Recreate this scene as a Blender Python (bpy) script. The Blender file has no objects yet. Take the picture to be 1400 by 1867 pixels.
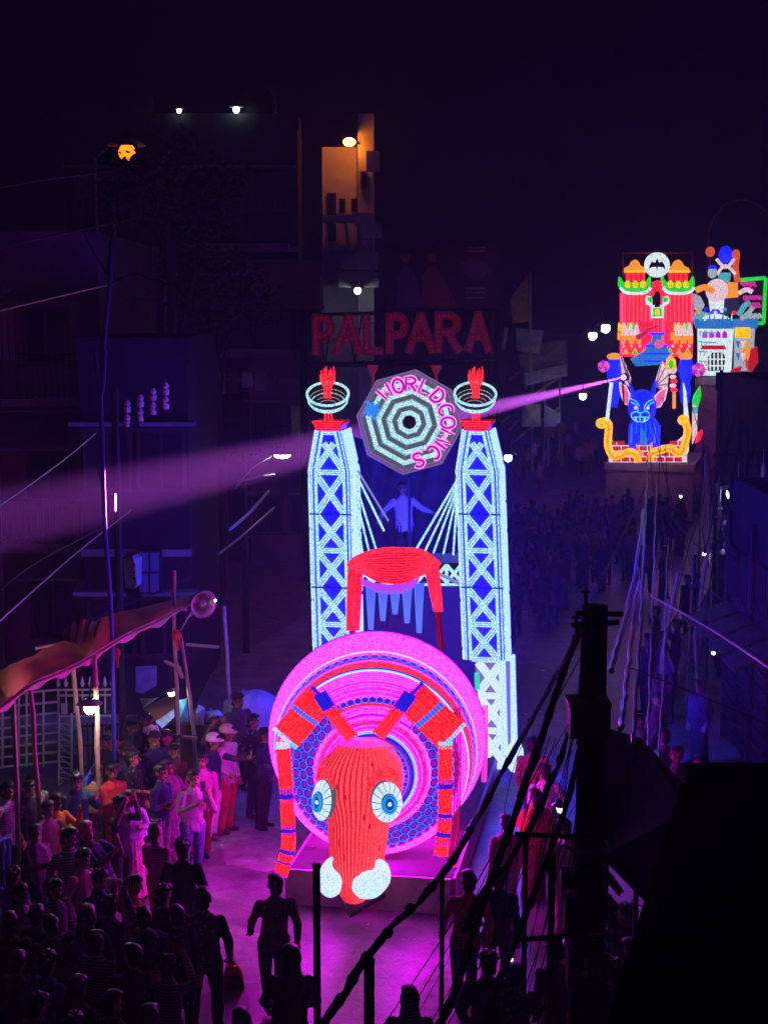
import bpy, bmesh, math, random
from mathutils import Vector, Matrix, kdtree, noise
R = math.radians
PI = math.pi
random.seed(7)
scene = bpy.context.scene
col = scene.collection

# ------------------------------------------------------------------ camera, sky, moonlight, exposure
F, CX, CY, HOR, CAMH = 2800.0, 700.0, 933.5, 560.0, 8.3
PITCH = math.atan((CY - HOR) / F)
cam_d = bpy.data.cameras.new("camera")
cam = bpy.data.objects.new("camera", cam_d)
col.objects.link(cam)
cam.location = (0, 0, CAMH)
cam.rotation_euler = (PI / 2 - PITCH, 0, 0)
cam_d.sensor_fit = 'VERTICAL'
cam_d.sensor_height = 36
cam_d.lens = 36 * F / 1867.0
cam_d.clip_start = 0.1
cam_d.clip_end = 2000
scene.camera = cam

world = bpy.data.worlds.new("World")
scene.world = world
world.use_nodes = True
wn = world.node_tree
wn.nodes.clear()
w_out = wn.nodes.new("ShaderNodeOutputWorld")
w_bg = wn.nodes.new("ShaderNodeBackground")
w_sky = wn.nodes.new("ShaderNodeTexSky")
w_sky.sky_type = 'NISHITA'
w_sky.sun_disc = False
w_sky.sun_elevation = R(-4)
w_sky.sun_rotation = R(200)
w_bg.inputs[1].default_value = 0.09
wn.links.new(w_sky.outputs[0], w_bg.inputs[0])
wn.links.new(w_bg.outputs[0], w_out.inputs[0])

moon_d = bpy.data.lights.new("moon", 'SUN')
moon_d.energy = 0.006
moon_d.angle = R(0.5)
moon_d.color = (0.7, 0.75, 1.0)
moon = bpy.data.objects.new("moon", moon_d)
col.objects.link(moon)
moon.rotation_euler = (R(50), 0, R(160))

vs = scene.view_settings
vs.view_transform = 'Standard'
vs.look = 'None'
vs.gamma = 1
vs.exposure = 0.0
vs.use_curve_mapping = False
cy = scene.cycles
cy.use_denoising = True
cy.max_bounces = 4
cy.diffuse_bounces = 2
cy.glossy_bounces = 2
cy.transmission_bounces = 2
cy.volume_bounces = 0
cy.transparent_max_bounces = 8
cy.caustics_reflective = False
cy.caustics_refractive = False
cy.sample_clamp_indirect = 3
cy.use_light_tree = True

# ------------------------------------------------------------------ helpers
cp, sp = math.cos(PITCH), math.sin(PITCH)
def ray(px, py):
    a, b = (px - CX) / F, (CY - py) / F
    return Vector((a, cp + b * sp, -sp + b * cp))
def at(px, py, Y):
    r = ray(px, py)
    t = Y / r.y
    return Vector((r.x * t, Y, CAMH + r.z * t))
def onz(px, py, z=0.0):
    r = ray(px, py)
    t = (z - CAMH) / r.z
    return Vector((r.x * t, r.y * t, z))

MATS = {}
def mat(name, rgb, rough=0.7, metal=0.0, noise_scale=None, var=0.35, bump=0.0, spec=0.3):
    if name in MATS: return MATS[name]
    m = bpy.data.materials.new(name); m.use_nodes = True
    nt = m.node_tree; b = nt.nodes["Principled BSDF"]
    b.inputs["Base Color"].default_value = (*rgb, 1)
    b.inputs["Roughness"].default_value = rough
    b.inputs["Metallic"].default_value = metal
    b.inputs["Specular IOR Level"].default_value = spec
    if noise_scale:
        tc = nt.nodes.new("ShaderNodeTexCoord")
        n = nt.nodes.new("ShaderNodeTexNoise")
        n.inputs["Scale"].default_value = noise_scale
        n.inputs["Detail"].default_value = 6
        n.inputs["Roughness"].default_value = 0.65
        nt.links.new(tc.outputs["Object"], n.inputs["Vector"])
        r = nt.nodes.new("ShaderNodeValToRGB")
        r.color_ramp.elements[0].position = 0.3
        r.color_ramp.elements[1].position = 0.7
        r.color_ramp.elements[0].color = (*[c * (1 - var) for c in rgb], 1)
        r.color_ramp.elements[1].color = (*[min(1, c * (1 + var)) for c in rgb], 1)
        nt.links.new(n.outputs["Fac"], r.inputs["Fac"])
        nt.links.new(r.outputs["Color"], b.inputs["Base Color"])
        if bump:
            bp = nt.nodes.new("ShaderNodeBump")
            bp.inputs["Strength"].default_value = bump
            bp.inputs["Distance"].default_value = 0.02
            nt.links.new(n.outputs["Fac"], bp.inputs["Height"])
            nt.links.new(bp.outputs["Normal"], b.inputs["Normal"])
    MATS[name] = m
    return m

def em(name, rgb, strength=1.0, dots=None, low=0.45, nee=False, base=(0.03, 0.03, 0.03), hot=None):
    """a surface that gives off light: strings of small bulbs on a dark backing"""
    if name in MATS: return MATS[name]
    m = bpy.data.materials.new(name); m.use_nodes = True
    nt = m.node_tree; b = nt.nodes["Principled BSDF"]
    b.inputs["Base Color"].default_value = (*base, 1)
    b.inputs["Roughness"].default_value = 0.5
    b.inputs["Emission Color"].default_value = (*rgb, 1)
    b.inputs["Emission Strength"].default_value = strength
    if dots:
        tc = nt.nodes.new("ShaderNodeTexCoord")
        v = nt.nodes.new("ShaderNodeTexVoronoi")
        v.inputs["Scale"].default_value = dots
        nt.links.new(tc.outputs["Object"], v.inputs["Vector"])
        mr = nt.nodes.new("ShaderNodeMapRange")
        mr.inputs["From Min"].default_value = 0.1
        mr.inputs["From Max"].default_value = 0.75
        mr.inputs["To Min"].default_value = strength * 1.25
        mr.inputs["To Max"].default_value = strength * low
        nt.links.new(v.outputs["Distance"], mr.inputs["Value"])
        nt.links.new(mr.outputs["Result"], b.inputs["Emission Strength"])
        if hot:   # the bulbs' bright cores
            cr = nt.nodes.new("ShaderNodeValToRGB")
            cr.color_ramp.elements[0].position = 0.18; cr.color_ramp.elements[0].color = (*hot, 1)
            cr.color_ramp.elements[1].position = 0.5; cr.color_ramp.elements[1].color = (*rgb, 1)
            nt.links.new(v.outputs["Distance"], cr.inputs["Fac"]); nt.links.new(cr.outputs["Color"], b.inputs["Emission Color"])
    m.cycles.emission_sampling = 'FRONT_BACK' if nee else 'NONE'
    MATS[name] = m
    return m

PM = {}
def tag(o, label=None, cat=None, group=None, kind=None):
    if label: o["label"] = label
    if cat: o["category"] = cat
    if group: o["group"] = group
    if kind: o["kind"] = kind
    return o
def empty(name, loc, rz=0.0, label=None, cat=None, group=None, tilt=0.0):
    o = bpy.data.objects.new(name, None)
    o.empty_display_size = 0.2
    col.objects.link(o)
    o.location = loc; o.rotation_euler = (0, tilt, rz)
    PM[o.name] = Matrix.Translation(Vector(loc)) @ Matrix.Rotation(rz, 4, 'Z') @ Matrix.Rotation(tilt, 4, 'Y')
    return tag(o, label, cat, group)
def link(name, me, parent=None):
    o = bpy.data.objects.new(name, me)
    col.objects.link(o)
    if parent: o.parent = parent
    return o

class MB:
    """collects shapes given in world (or local) coordinates and links them as one mesh"""
    def __init__(s): s.v = []; s.f = []; s.m = []; s.mi = 0
    def add(s, vs, fs, mi=None):
        b = len(s.v); s.v += [Vector(v) for v in vs]
        for f in fs:
            s.f.append([b + i for i in f]); s.m.append(s.mi if mi is None else mi)
        return s
    def box(s, c, size, M=None):
        x, y, z = [d / 2 for d in size]; c = Vector(c)
        vs = [Vector((i * x, j * y, k * z)) for k in (-1, 1) for j in (-1, 1) for i in (-1, 1)]
        if M is not None: vs = [M @ v for v in vs]
        return s.add([v + c for v in vs], [(0, 2, 3, 1), (4, 5, 7, 6), (0, 1, 5, 4), (2, 6, 7, 3), (0, 4, 6, 2), (1, 3, 7, 5)])
    def tube(s, pts, r, n=6, closed=False, cap=True, flat=None):
        pts = [Vector(p) for p in pts]; N = len(pts)
        if not isinstance(r, (list, tuple)): r = [r] * N
        ref = None; rings = []
        for i in range(N):
            if closed: t = pts[(i + 1) % N] - pts[i - 1]
            else: t = pts[min(i + 1, N - 1)] - pts[max(i - 1, 0)]
            if t.length < 1e-9: t = Vector((0, 0, 1))
            t.normalize()
            if ref is None:
                ref = Vector((0, 0, 1)) if abs(t.z) < 0.9 else Vector((0, 1, 0))
            a = (ref - t * ref.dot(t))
            if a.length < 1e-6: a = t.orthogonal()
            a.normalize(); ref = a; b = t.cross(a)
            rings.append([pts[i] + (a * math.cos(2 * PI * k / n) + b * math.sin(2 * PI * k / n)) * r[i] for k in range(n)])
        vs = [v for g in rings for v in g]; fs = []
        for i in range(N if closed else N - 1):
            j = (i + 1) % N
            for k in range(n):
                l = (k + 1) % n
                fs.append((i * n + k, i * n + l, j * n + l, j * n + k))
        if cap and not closed:
            fs.append(tuple(range(n - 1, -1, -1))); fs.append(tuple((N - 1) * n + k for k in range(n)))
        return s.add(vs, fs)
    def rings(s, rings, closed_ends=True, facemat=None):
        n = len(rings[0]); N = len(rings); vs = [v for g in rings for v in g]
        b = len(s.v); s.v += [Vector(v) for v in vs]
        for i in range(N - 1):
            for k in range(n):
                l = (k + 1) % n
                s.f.append([b + i * n + k, b + i * n + l, b + (i + 1) * n + l, b + (i + 1) * n + k])
                s.m.append(facemat(i, k) if facemat else s.mi)
        if closed_ends:
            s.f.append([b + k for k in range(n - 1, -1, -1)]); s.m.append(s.mi)
            s.f.append([b + (N - 1) * n + k for k in range(n)]); s.m.append(s.mi)
        return s
    def ball(s, c, r, n=8, m=6):
        c = Vector(c)
        if not isinstance(r, (list, tuple)): r = (r, r, r)
        g = []
        for i in range(m + 1):
            th = PI * (0.02 + 0.96 * i / m)
            g.append([c + Vector((r[0] * math.sin(th) * math.cos(2 * PI * k / n), r[1] * math.sin(th) * math.sin(2 * PI * k / n), r[2] * math.cos(th))) for k in range(n)])
        return s.rings(g)
    def slab(s, pts, d):
        """polygon (world points) given thickness by the vector d"""
        n = len(pts); d = Vector(d)
        vs = [Vector(p) for p in pts] + [Vector(p) + d for p in pts]
        fs = [tuple(range(n)), tuple(range(2 * n - 1, n - 1, -1))]
        for k in range(n):
            l = (k + 1) % n
            fs.append((k, k + n, l + n, l))
        return s.add(vs, fs)
    def build(s, name, mats, parent=None, smooth=False, local=False, origin=None):
        me = bpy.data.meshes.new(name)
        vs = s.v
        if parent is not None and not local:
            I = PM[parent.name].inverted(); vs = [I @ v for v in vs]
        elif origin is not None:
            o_ = Vector(origin); vs = [v - o_ for v in vs]
        me.from_pydata([tuple(v) for v in vs], [], s.f)
        if not isinstance(mats, (list, tuple)): mats = [mats]
        for m in mats: me.materials.append(m)
        if len(mats) > 1: me.polygons.foreach_set("material_index", s.m)
        if smooth: me.polygons.foreach_set("use_smooth", [True] * len(me.polygons))
        bm = bmesh.new(); bm.from_mesh(me)
        if smooth: bmesh.ops.remove_doubles(bm, verts=bm.verts, dist=1e-5)
        bmesh.ops.recalc_face_normals(bm, faces=bm.faces); bm.to_mesh(me); bm.free()
        me.update()
        o = link(name, me, parent)
        if origin is not None and parent is None: o.location = origin
        PM[o.name] = PM.get(parent.name, Matrix()) if parent is not None else Matrix.Translation(Vector(origin or (0, 0, 0)))
        return o

def bez(p0, p1, p2, n=10):
    p0, p1, p2 = Vector(p0), Vector(p1), Vector(p2)
    return [p0 * (1 - t) ** 2 + p1 * 2 * t * (1 - t) + p2 * t * t for t in [i / n for i in range(n + 1)]]
def smooth_path(pts, sub=6):
    """Catmull-Rom through the points"""
    pts = [Vector(p) for p in pts]; out = []
    for i in range(len(pts) - 1):
        a = pts[max(i - 1, 0)]; b = pts[i]; c = pts[i + 1]; d = pts[min(i + 2, len(pts) - 1)]
        for k in range(sub):
            t = k / sub
            out.append(0.5 * ((2 * b) + (c - a) * t + (2 * a - 5 * b + 4 * c - d) * t * t + (3 * b - a - 3 * c + d) * t ** 3))
    out.append(pts[-1]); return out
def sag(a, b, s, n=14):
    a, b = Vector(a), Vector(b)
    return [a.lerp(b, i / n) - Vector((0, 0, s * 4 * (i / n) * (1 - i / n))) for i in range(n + 1)]
def copy_tree(o, parent=None):
    c = o.copy(); col.objects.link(c); c.parent = parent
    for ch in o.children: copy_tree(ch, c)
    return c

# ------------------------------------------------------------------ shared materials
asphalt = mat("asphalt", (0.2, 0.18, 0.19), 0.42, noise_scale=1.3, var=0.6, bump=0.5, spec=0.55)
_nt = asphalt.node_tree; _b = _nt.nodes["Principled BSDF"]; _tc = _nt.nodes["Texture Coordinate"]
_n2 = _nt.nodes.new("ShaderNodeTexNoise"); _n2.inputs["Scale"].default_value = 22; _n2.inputs["Detail"].default_value = 8; _nt.links.new(_tc.outputs["Object"], _n2.inputs["Vector"])
_v2 = _nt.nodes.new("ShaderNodeTexVoronoi"); _v2.feature = 'DISTANCE_TO_EDGE'; _v2.inputs["Scale"].default_value = 0.8; _wd = _nt.nodes.new("ShaderNodeMix"); _wd.data_type = 'RGBA'; _wd.blend_type = 'ADD'; _wd.inputs[0].default_value = 1.4
_n3 = _nt.nodes.new("ShaderNodeTexNoise"); _n3.inputs["Scale"].default_value = 1.6; _n3.inputs["Detail"].default_value = 5; _nt.links.new(_tc.outputs["Object"], _n3.inputs["Vector"])
_nt.links.new(_tc.outputs["Object"], _wd.inputs[6]); _nt.links.new(_n3.outputs["Color"], _wd.inputs[7]); _nt.links.new(_wd.outputs[2], _v2.inputs["Vector"])
_cr = _nt.nodes.new("ShaderNodeValToRGB"); _cr.color_ramp.elements[0].color = (.72, .72, .72, 1); _cr.color_ramp.elements[1].position = 0.03; _nt.links.new(_v2.outputs["Distance"], _cr.inputs["Fac"])
_mr = _nt.nodes.new("ShaderNodeMapRange"); _mr.inputs["To Min"].default_value = .45; _mr.inputs["To Max"].default_value = 1.5; _nt.links.new(_n2.outputs["Fac"], _mr.inputs["Value"])
_m1 = _nt.nodes.new("ShaderNodeMix"); _m1.data_type = 'RGBA'; _m1.blend_type = 'MULTIPLY'; _m1.inputs[0].default_value = 1
_src = _b.inputs["Base Color"].links[0].from_socket; _nt.links.new(_src, _m1.inputs[6]); _nt.links.new(_cr.outputs["Color"], _m1.inputs[7])
_m2 = _nt.nodes.new("ShaderNodeMix"); _m2.data_type = 'RGBA'; _m2.blend_type = 'MULTIPLY'; _m2.inputs[0].default_value = 1
_nt.links.new(_m1.outputs[2], _m2.inputs[6]); _nt.links.new(_mr.outputs["Result"], _m2.inputs[7]); _nt.links.new(_m2.outputs[2], _b.inputs["Base Color"])
_bp = _nt.nodes.new("ShaderNodeBump"); _bp.inputs["Strength"].default_value = .6; _bp.inputs["Distance"].default_value = .01; _nt.links.new(_n2.outputs["Fac"], _bp.inputs["Height"])
_nt.links.new(_b.inputs["Normal"].links[0].from_socket, _bp.inputs["Normal"]); _nt.links.new(_bp.outputs["Normal"], _b.inputs["Normal"])
soil = mat("soil", (0.11, 0.12, 0.07), 0.95, noise_scale=4.0, var=0.4)
concrete = mat("concrete", (0.22, 0.21, 0.2), 0.85, noise_scale=1.5, var=0.3, bump=0.3)
plaster = mat("plaster", (0.3, 0.27, 0.25), 0.85, noise_scale=0.8, var=0.3)
plaster_pink = mat("plaster_pink", (0.17, 0.1, 0.1), 0.85, noise_scale=0.8, var=0.3)
plaster_white = mat("plaster_white", (0.55, 0.53, 0.5), 0.8, noise_scale=0.7, var=0.25)
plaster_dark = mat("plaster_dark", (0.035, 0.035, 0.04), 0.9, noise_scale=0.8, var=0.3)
glass_dark = mat("glass_dark", (0.02, 0.02, 0.025), 0.15, spec=0.6)
wood_dark = mat("wood_dark", (0.06, 0.04, 0.03), 0.8, noise_scale=6, var=0.3)
bamboo = mat("bamboo", (0.42, 0.3, 0.2), 0.6, noise_scale=9, var=0.25)
iron_black = mat("iron_black", (0.02, 0.02, 0.022), 0.6, noise_scale=6, var=0.3)
rubber = mat("rubber", (0.015, 0.014, 0.015), 0.7, noise_scale=20, var=0.4, bump=0.4)
iron_white = mat("iron_white", (0.6, 0.6, 0.58), 0.5, noise_scale=5, var=0.2)
steel = mat("steel", (0.45, 0.45, 0.47), 0.35, metal=0.7, noise_scale=6, var=0.2)
blue_paint = mat("blue_paint", (0.02, 0.04, 0.3), 0.5, noise_scale=5, var=0.25)
white_paint = mat("white_paint", (0.7, 0.7, 0.68), 0.5, noise_scale=5, var=0.12)
tarp_brown = mat("tarp_brown", (0.4, 0.18, 0.1), 0.75, noise_scale=3, var=0.4, bump=0.4)
nt_ = tarp_brown.node_tree; tl_ = nt_.nodes.new("ShaderNodeBsdfTranslucent"); tl_.inputs["Color"].default_value = (0.75, 0.3, 0.14, 1)
mx_ = nt_.nodes.new("ShaderNodeMixShader"); mx_.inputs[0].default_value = 0.5
nt_.links.new(nt_.nodes["Principled BSDF"].outputs[0], mx_.inputs[1]); nt_.links.new(tl_.outputs[0], mx_.inputs[2]); nt_.links.new(mx_.outputs[0], nt_.nodes["Material Output"].inputs["Surface"])
tarp_tan = mat("tarp_tan", (0.42, 0.28, 0.12), 0.75, noise_scale=5, var=0.3, bump=0.4)
cloth_red = mat("cloth_red", (0.5, 0.03, 0.03), 0.8, noise_scale=8, var=0.2)
cloth_dark = mat("cloth_dark", (0.05, 0.045, 0.07), 0.9, noise_scale=2.5, var=0.5, bump=0.6)
# ------------------------------------------------------------------ ground, road, kerbs
def sheet(name, pts, z, m):
    mb = MB(); mb.add([(x, y, z) for x, y in pts], [tuple(range(len(pts)))])
    return tag(mb.build(name, m), kind="structure")
sheet("ground", [(-300, -60), (300, -60), (300, 500), (-300, 500)], 0.0, soil)
road_c = smooth_path([(-0.5, -10, 0), (-0.5, 5, 0), (-0.2, 18, 0), (0.9, 28, 0), (4.6, 42, 0), (9.6, 57, 0), (16, 74, 0), (30, 110, 0)], 6)
def strip(off0, off1, z0):
    a, b = [], []
    for i, p in enumerate(road_c):
        t = (road_c[min(i + 1, len(road_c) - 1)] - road_c[max(i - 1, 0)]).normalized()
        n = Vector((t.y, -t.x, 0))
        a.append(p + n * off0 + Vector((0, 0, z0))); b.append(p + n * off1 + Vector((0, 0, z0)))
    return a, b
def strip_obj(name, o0, o1, z, m, thick=0.0):
    a, b = strip(o0, o1, z); mb = MB(); n = len(a)
    vs = a + b; fs = [(i, i + 1, n + i + 1, n + i) for i in range(n - 1)]
    mb.add(vs, fs)
    if thick:
        for lo in (a, b):
            k = len(mb.v); mb.v += lo + [p - Vector((0, 0, thick)) for p in lo]
            for i in range(n - 1): mb.f.append([k + i, k + i + 1, k + n + i + 1, k + n + i]); mb.m.append(0)
    return tag(mb.build(name, m), kind="structure")
strip_obj("road", -3.6, 4.0, 0.006, asphalt)
strip_obj("kerb_left", -3.85, -3.6, 0.12, concrete, 0.12)
strip_obj("kerb_right", 4.0, 4.25, 0.12, concrete, 0.12)
pave = mat("pavement_slabs", (0.16, 0.15, 0.14), 0.9, noise_scale=2.2, var=0.4, bump=0.4)
strip_obj("pavement_left", -6.0, -3.85, 0.1, pave)
strip_obj("pavement_right", 4.25, 6.2, 0.1, pave)
# scraps of paper trodden into the road
rs = random.Random(3)
mb = MB()
for i in range(150):
    y = rs.uniform(14, 55); c = min(road_c, key=lambda p: abs(p.y - y)); x = c.x + rs.uniform(-3.3, 3.6)
    a = rs.uniform(0, 6.3); s = rs.uniform(0.02, 0.06)
    u, v = Vector((math.cos(a), math.sin(a), 0)) * s, Vector((-math.sin(a), math.cos(a), 0)) * s * rs.uniform(0.4, 1)
    o = Vector((x, y, 0.012))
    mb.add([o - u - v, o + u - v + Vector((0, 0, rs.uniform(0, .02))), o + u + v, o - u + v + Vector((0, 0, rs.uniform(0, .02)))], [(0, 1, 2, 3)])
tag(mb.build("litter", white_paint), "scraps of pale paper litter scattered over the road", "litter", kind="stuff")

rs2 = random.Random(12)
for i, (x, y, w_, d_, m_) in enumerate(((-1.6, 16.5, 1.1, 1.6, 0), (1.1, 17.6, .8, 1.3, 1), (-2.4, 19.2, .9, .8, 1), (2.4, 20.5, .9, 2.0, 0), (-1.9, 23.5, .8, 1.6, 1), (2.2, 26, 1.1, 1.9, 1), (3.2, 33, 1.2, 2.4, 0), (6.5, 41, 1.1, 2.2, 1))):
    mb = MB(); k = 14; mb.add([(x + w_ * math.cos(2 * PI * j / k) * rs2.uniform(.75, 1.1), y + d_ * math.sin(2 * PI * j / k) * rs2.uniform(.75, 1.1), .011) for j in range(k)], [tuple(range(k))])
    tag(mb.build("road_patch", mat("patch_dark", (.09, .085, .085), .35, noise_scale=5, var=.4, bump=.4, spec=.55) if m_ == 0 else mat("patch_pale", (.29, .27, .27), .6, noise_scale=5, var=.4, bump=.4)), kind="structure")
# ------------------------------------------------------------------ haze (smoky festival air)
mb = MB(); mb.box((10, 52, 10.5), (150, 140, 23))
hz = mb.build("haze", [])
tag(hz, "thin smoky haze hanging over the whole street", "haze", kind="stuff")
hm = bpy.data.materials.new("haze"); hm.use_nodes = True
hm.node_tree.nodes.clear()
ho = hm.node_tree.nodes.new("ShaderNodeOutputMaterial")
hv = hm.node_tree.nodes.new("ShaderNodeVolumePrincipled")
hv.inputs["Color"].default_value = (0.58, 0.68, 1.0, 1)
hv.inputs["Density"].default_value = 0.0035
hv.inputs["Anisotropy"].default_value = 0.35
hm.node_tree.links.new(hv.outputs[0], ho.inputs["Volume"])
hz.data.materials.append(hm)

# ------------------------------------------------------------------ buildings
def building(name, label, x0, x1, y0, y1, h, m, floors, cols, group=None, win=(0.9, 1.2), parapet=0.5, lit=(), sill=True, first=3.2):
    b = empty(name, ((x0 + x1) / 2, y0, 0), 0, label, "building", group)
    mb = MB(); mb.box(((x0 + x1) / 2, (y0 + y1) / 2, h / 2), (x1 - x0, y1 - y0, h)); mb.build("wall", m, b)
    mb = MB(); w = x1 - x0; d = y1 - y0
    for (cx, cyy, sx, sy) in (((x0 + x1) / 2, y0 + .06, w + .1, .12), ((x0 + x1) / 2, y1 - .06, w + .1, .12), (x0 + .06, (y0 + y1) / 2, .12, d - .3), (x1 - .06, (y0 + y1) / 2, .12, d - .3)):
        mb.box((cx, cyy, h + parapet / 2), (sx, sy, parapet))
    mb.build("parapet", m, b)
    fh = (h - 0.4) / floors
    for f in range(floors):
        z = fh * f + fh * 0.55
        for c in range(cols):
            xx = x0 + w * (c + 0.5) / cols
            fr = MB(); ww, wh = win
            for (dx, dz, sx, sz) in ((0, wh / 2, ww + .16, .08), (0, -wh / 2, ww + .16, .08), (-ww / 2, 0, .08, wh - .08), (ww / 2, 0, .08, wh - .08), (0, 0, .05, wh - .08)):
                fr.box((xx + dx, y0 - .03, z + dz), (sx, .1, sz))
            wo = fr.build("window", wood_dark, b)
            pn = MB(); pn.box((xx, y0 - .012, z), (ww - .1, .03, wh - .1)); pn.build("pane", glass_dark, wo)
            if sill:
                sl = MB(); sl.box((xx, y0 - .2, z + wh / 2 + .14), (ww + .5, .4, .08)); sl.build("sunshade", concrete, b)
        if f:
            bd = MB(); bd.box(((x0 + x1) / 2, y0 - .05, fh * f), (w + .08, .16, .14)); bd.build("floor_band", concrete, b)
    return b
def railing(parent, x0, x1, y, z, h, step, m, name="railing"):
    mb = MB(); mb.tube([(x0, y, z + h), (x1, y, z + h)], .03, 5); mb.tube([(x0, y, z + .08), (x1, y, z + .08)], .02, 5)
    n = max(2, int((x1 - x0) / step))
    for i in range(n + 1):
        x = x0 + (x1 - x0) * i / n
        mb.tube([(x, y, z), (x, y, z + h)], .014, 4)
    return mb.build(name, m, parent)
def balcony(parent, x0, x1, y, z, m, d=1.1):
    mb = MB(); mb.box(((x0 + x1) / 2, y - d / 2, z), (x1 - x0, d, .16)); o = mb.build("balcony", m, parent)
    railing(o, x0 + .05, x1 - .05, y - d + .06, z + .08, .95, .13, iron_black)
    return o

b1 = building("townhouse", "dim pinkish three-storey house with balconies behind the tent canopy", -15.5, -6.15, 33.5, 42, 9.4, plaster_pink, 3, 4)
balcony(b1, -15, -10.6, 33.5, 3.2, concrete); balcony(b1, -10.2, -6.3, 33.5, 3.2, concrete)
balcony(b1, -15, -10.6, 33.5, 6.3, concrete); balcony(b1, -10.2, -6.3, 33.5, 6.3, concrete)
for i in range(9):   # slatted screen on the upper balcony
    mb = MB(); mb.box((-8.9 + i * .14, 32.35, 7.75), (.1, .04, 1.1)); mb.build("screen_slat", plaster, b1)
mb = MB(); mb.slab([(-9.6, 31.7, 5.4), (-6.2, 31.7, 5.4), (-6.2, 33.4, 6.05), (-9.6, 33.4, 6.05)], (0, 0, -.06)); mb.build("tin_awning", plaster_pink, b1)

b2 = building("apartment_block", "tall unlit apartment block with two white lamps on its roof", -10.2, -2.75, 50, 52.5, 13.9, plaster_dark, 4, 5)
for zz in (3.5, 6.9, 10.2): balcony(b2, -6.5, -3.0, 50, zz, concrete)
b2b = building("low_house", "low dark house with a plum wall below the orange-lit tower", -4.3, -2.0, 49.2, 49.9, 9.3, plaster_pink, 3, 2)

def fittings(b, x0, x1, y, seed, zs):
    rr = random.Random(seed)
    for z in zs:
        x = rr.uniform(x0, x1 - 1); mb = MB(); mb.box((x, y - .22, z), (.8, .32, .55)); ac = mb.build("air_conditioner", white_paint, b)
        mb = MB(); mb.tube([(x + math.cos(k * PI / 8) * .2, y - .4, z + math.sin(k * PI / 8) * .2) for k in range(16)], .02, 4, closed=True); mb.build("fan_grille", iron_black, ac)
    for k in range(3):
        x = rr.uniform(x0, x1); mb = MB(); mb.tube([(x, y - .08, .2), (x, y - .08, zs[-1] + 1.2), (x + .4, y - .08, zs[-1] + 1.5)], .05, 6); mb.build("drain_pipe", plaster, b)
    x = rr.uniform(x0, x1 - 2); z = zs[0] - .4; mb = MB(); mb.tube(sag((x, y - 1.2, z + 1.5), (x + 2.4, y - 1.2, z + 1.5), .08), .008, 4); mb.build("clothes_line", rubber, b)
    for k in range(5):
        xx = x + .25 + k * .42; h_ = rr.uniform(.4, .75); mb = MB(); mb.slab([(xx, y - 1.2, z + 1.46), (xx + .3, y - 1.2, z + 1.45), (xx + .32, y - 1.17, z + 1.45 - h_), (xx - .02, y - 1.23, z + 1.45 - h_)], (0, .015, 0)); mb.build("hung_cloth", (plaster, plaster_pink, plaster_white)[k % 3], b)
fittings(b1, -11.5, -6.6, 33.5, 3, (4.3, 7.2)); fittings(b2, -9.6, -3.2, 50, 4, (5.2, 8.6, 11.8))
for x, y, z in ((-8.2, 51.4, 13.9), (-4.2, 51.2, 13.9)):
    mb = MB(); mb.rings([[Vector((x + math.cos(k * PI / 8) * r, y + math.sin(k * PI / 8) * r, z + h_)) for k in range(16)] for r, h_ in ((.7, 0), (.72, 1.2), (.5, 1.45), (.2, 1.5))]); mb.build("water_tank", iron_black, b2, smooth=True)
# orange-lit stair tower
b3 = empty("stair_tower", (-1.3, 57, 0), 0, "narrow stair tower with an orange-lit wall and stacked balconies", "building")
A = lambda px, py, Y=57.0: at(px, py, Y)
def pxbox(mb, x0, y0, x1, y1, Y, d):
    a, c = at(x0, y0, Y), at(x1, y1, Y)
    mb.box(((a.x + c.x) / 2, Y + d / 2, (a.z + c.z) / 2), (abs(c.x - a.x), d, abs(a.z - c.z))); return mb
gz = lambda Y: 560 + CAMH * F / Y
pxbox(MB(), 587, 268, 652, gz(57), 57.0, 4).build("wall", plaster_white, b3)
pxbox(MB(), 652, 207, 682, gz(56), 56.0, 4).build("stair_shaft", plaster_white, b3)
pxbox(MB(), 668, 275, 692, 312, 55.6, .3).build("water_tank_shelf", plaster_white, b3)
for (x0, y0, x1, y1) in ((597, 352, 613, 440), (618, 362, 630, 388), (640, 362, 655, 386), (657, 312, 668, 344)):
    o = pxbox(MB(), x0, y0, x1, y1, 56.9 if x0 < 650 else 55.9, .08).build("window", wood_dark, b3)
    pxbox(MB(), x0 + 2, y0 + 2, x1 - 2, y1 - 2, 56.86 if x0 < 650 else 55.86, .03).build("pane", glass_dark, o)
for (x0, y0, x1, y1, Y) in ((624, 460, 690, 492, 55.0), (618, 496, 690, 524, 54.8), (646, 388, 678, 408, 55.3), (655, 408, 696, 432, 55.2), (588, 392, 650, 404, 55.4), (588, 446, 648, 458, 55.6)):  # last two slabs added to keep the flood lamp off the lower wall
    pxbox(MB(), x0, y0, x1, y1, Y, 1.2).build("balcony_and_shade_wall", plaster_white, b3)
mb = MB(); mb.tube([at(627, 388, 55.9), at(640, 470, 55.9)], .07, 6); mb.tube([at(662, 410, 55.1), at(662, 448, 55.1)], .1, 8); mb.build("drain_pipe", plaster_white, b3)

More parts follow.
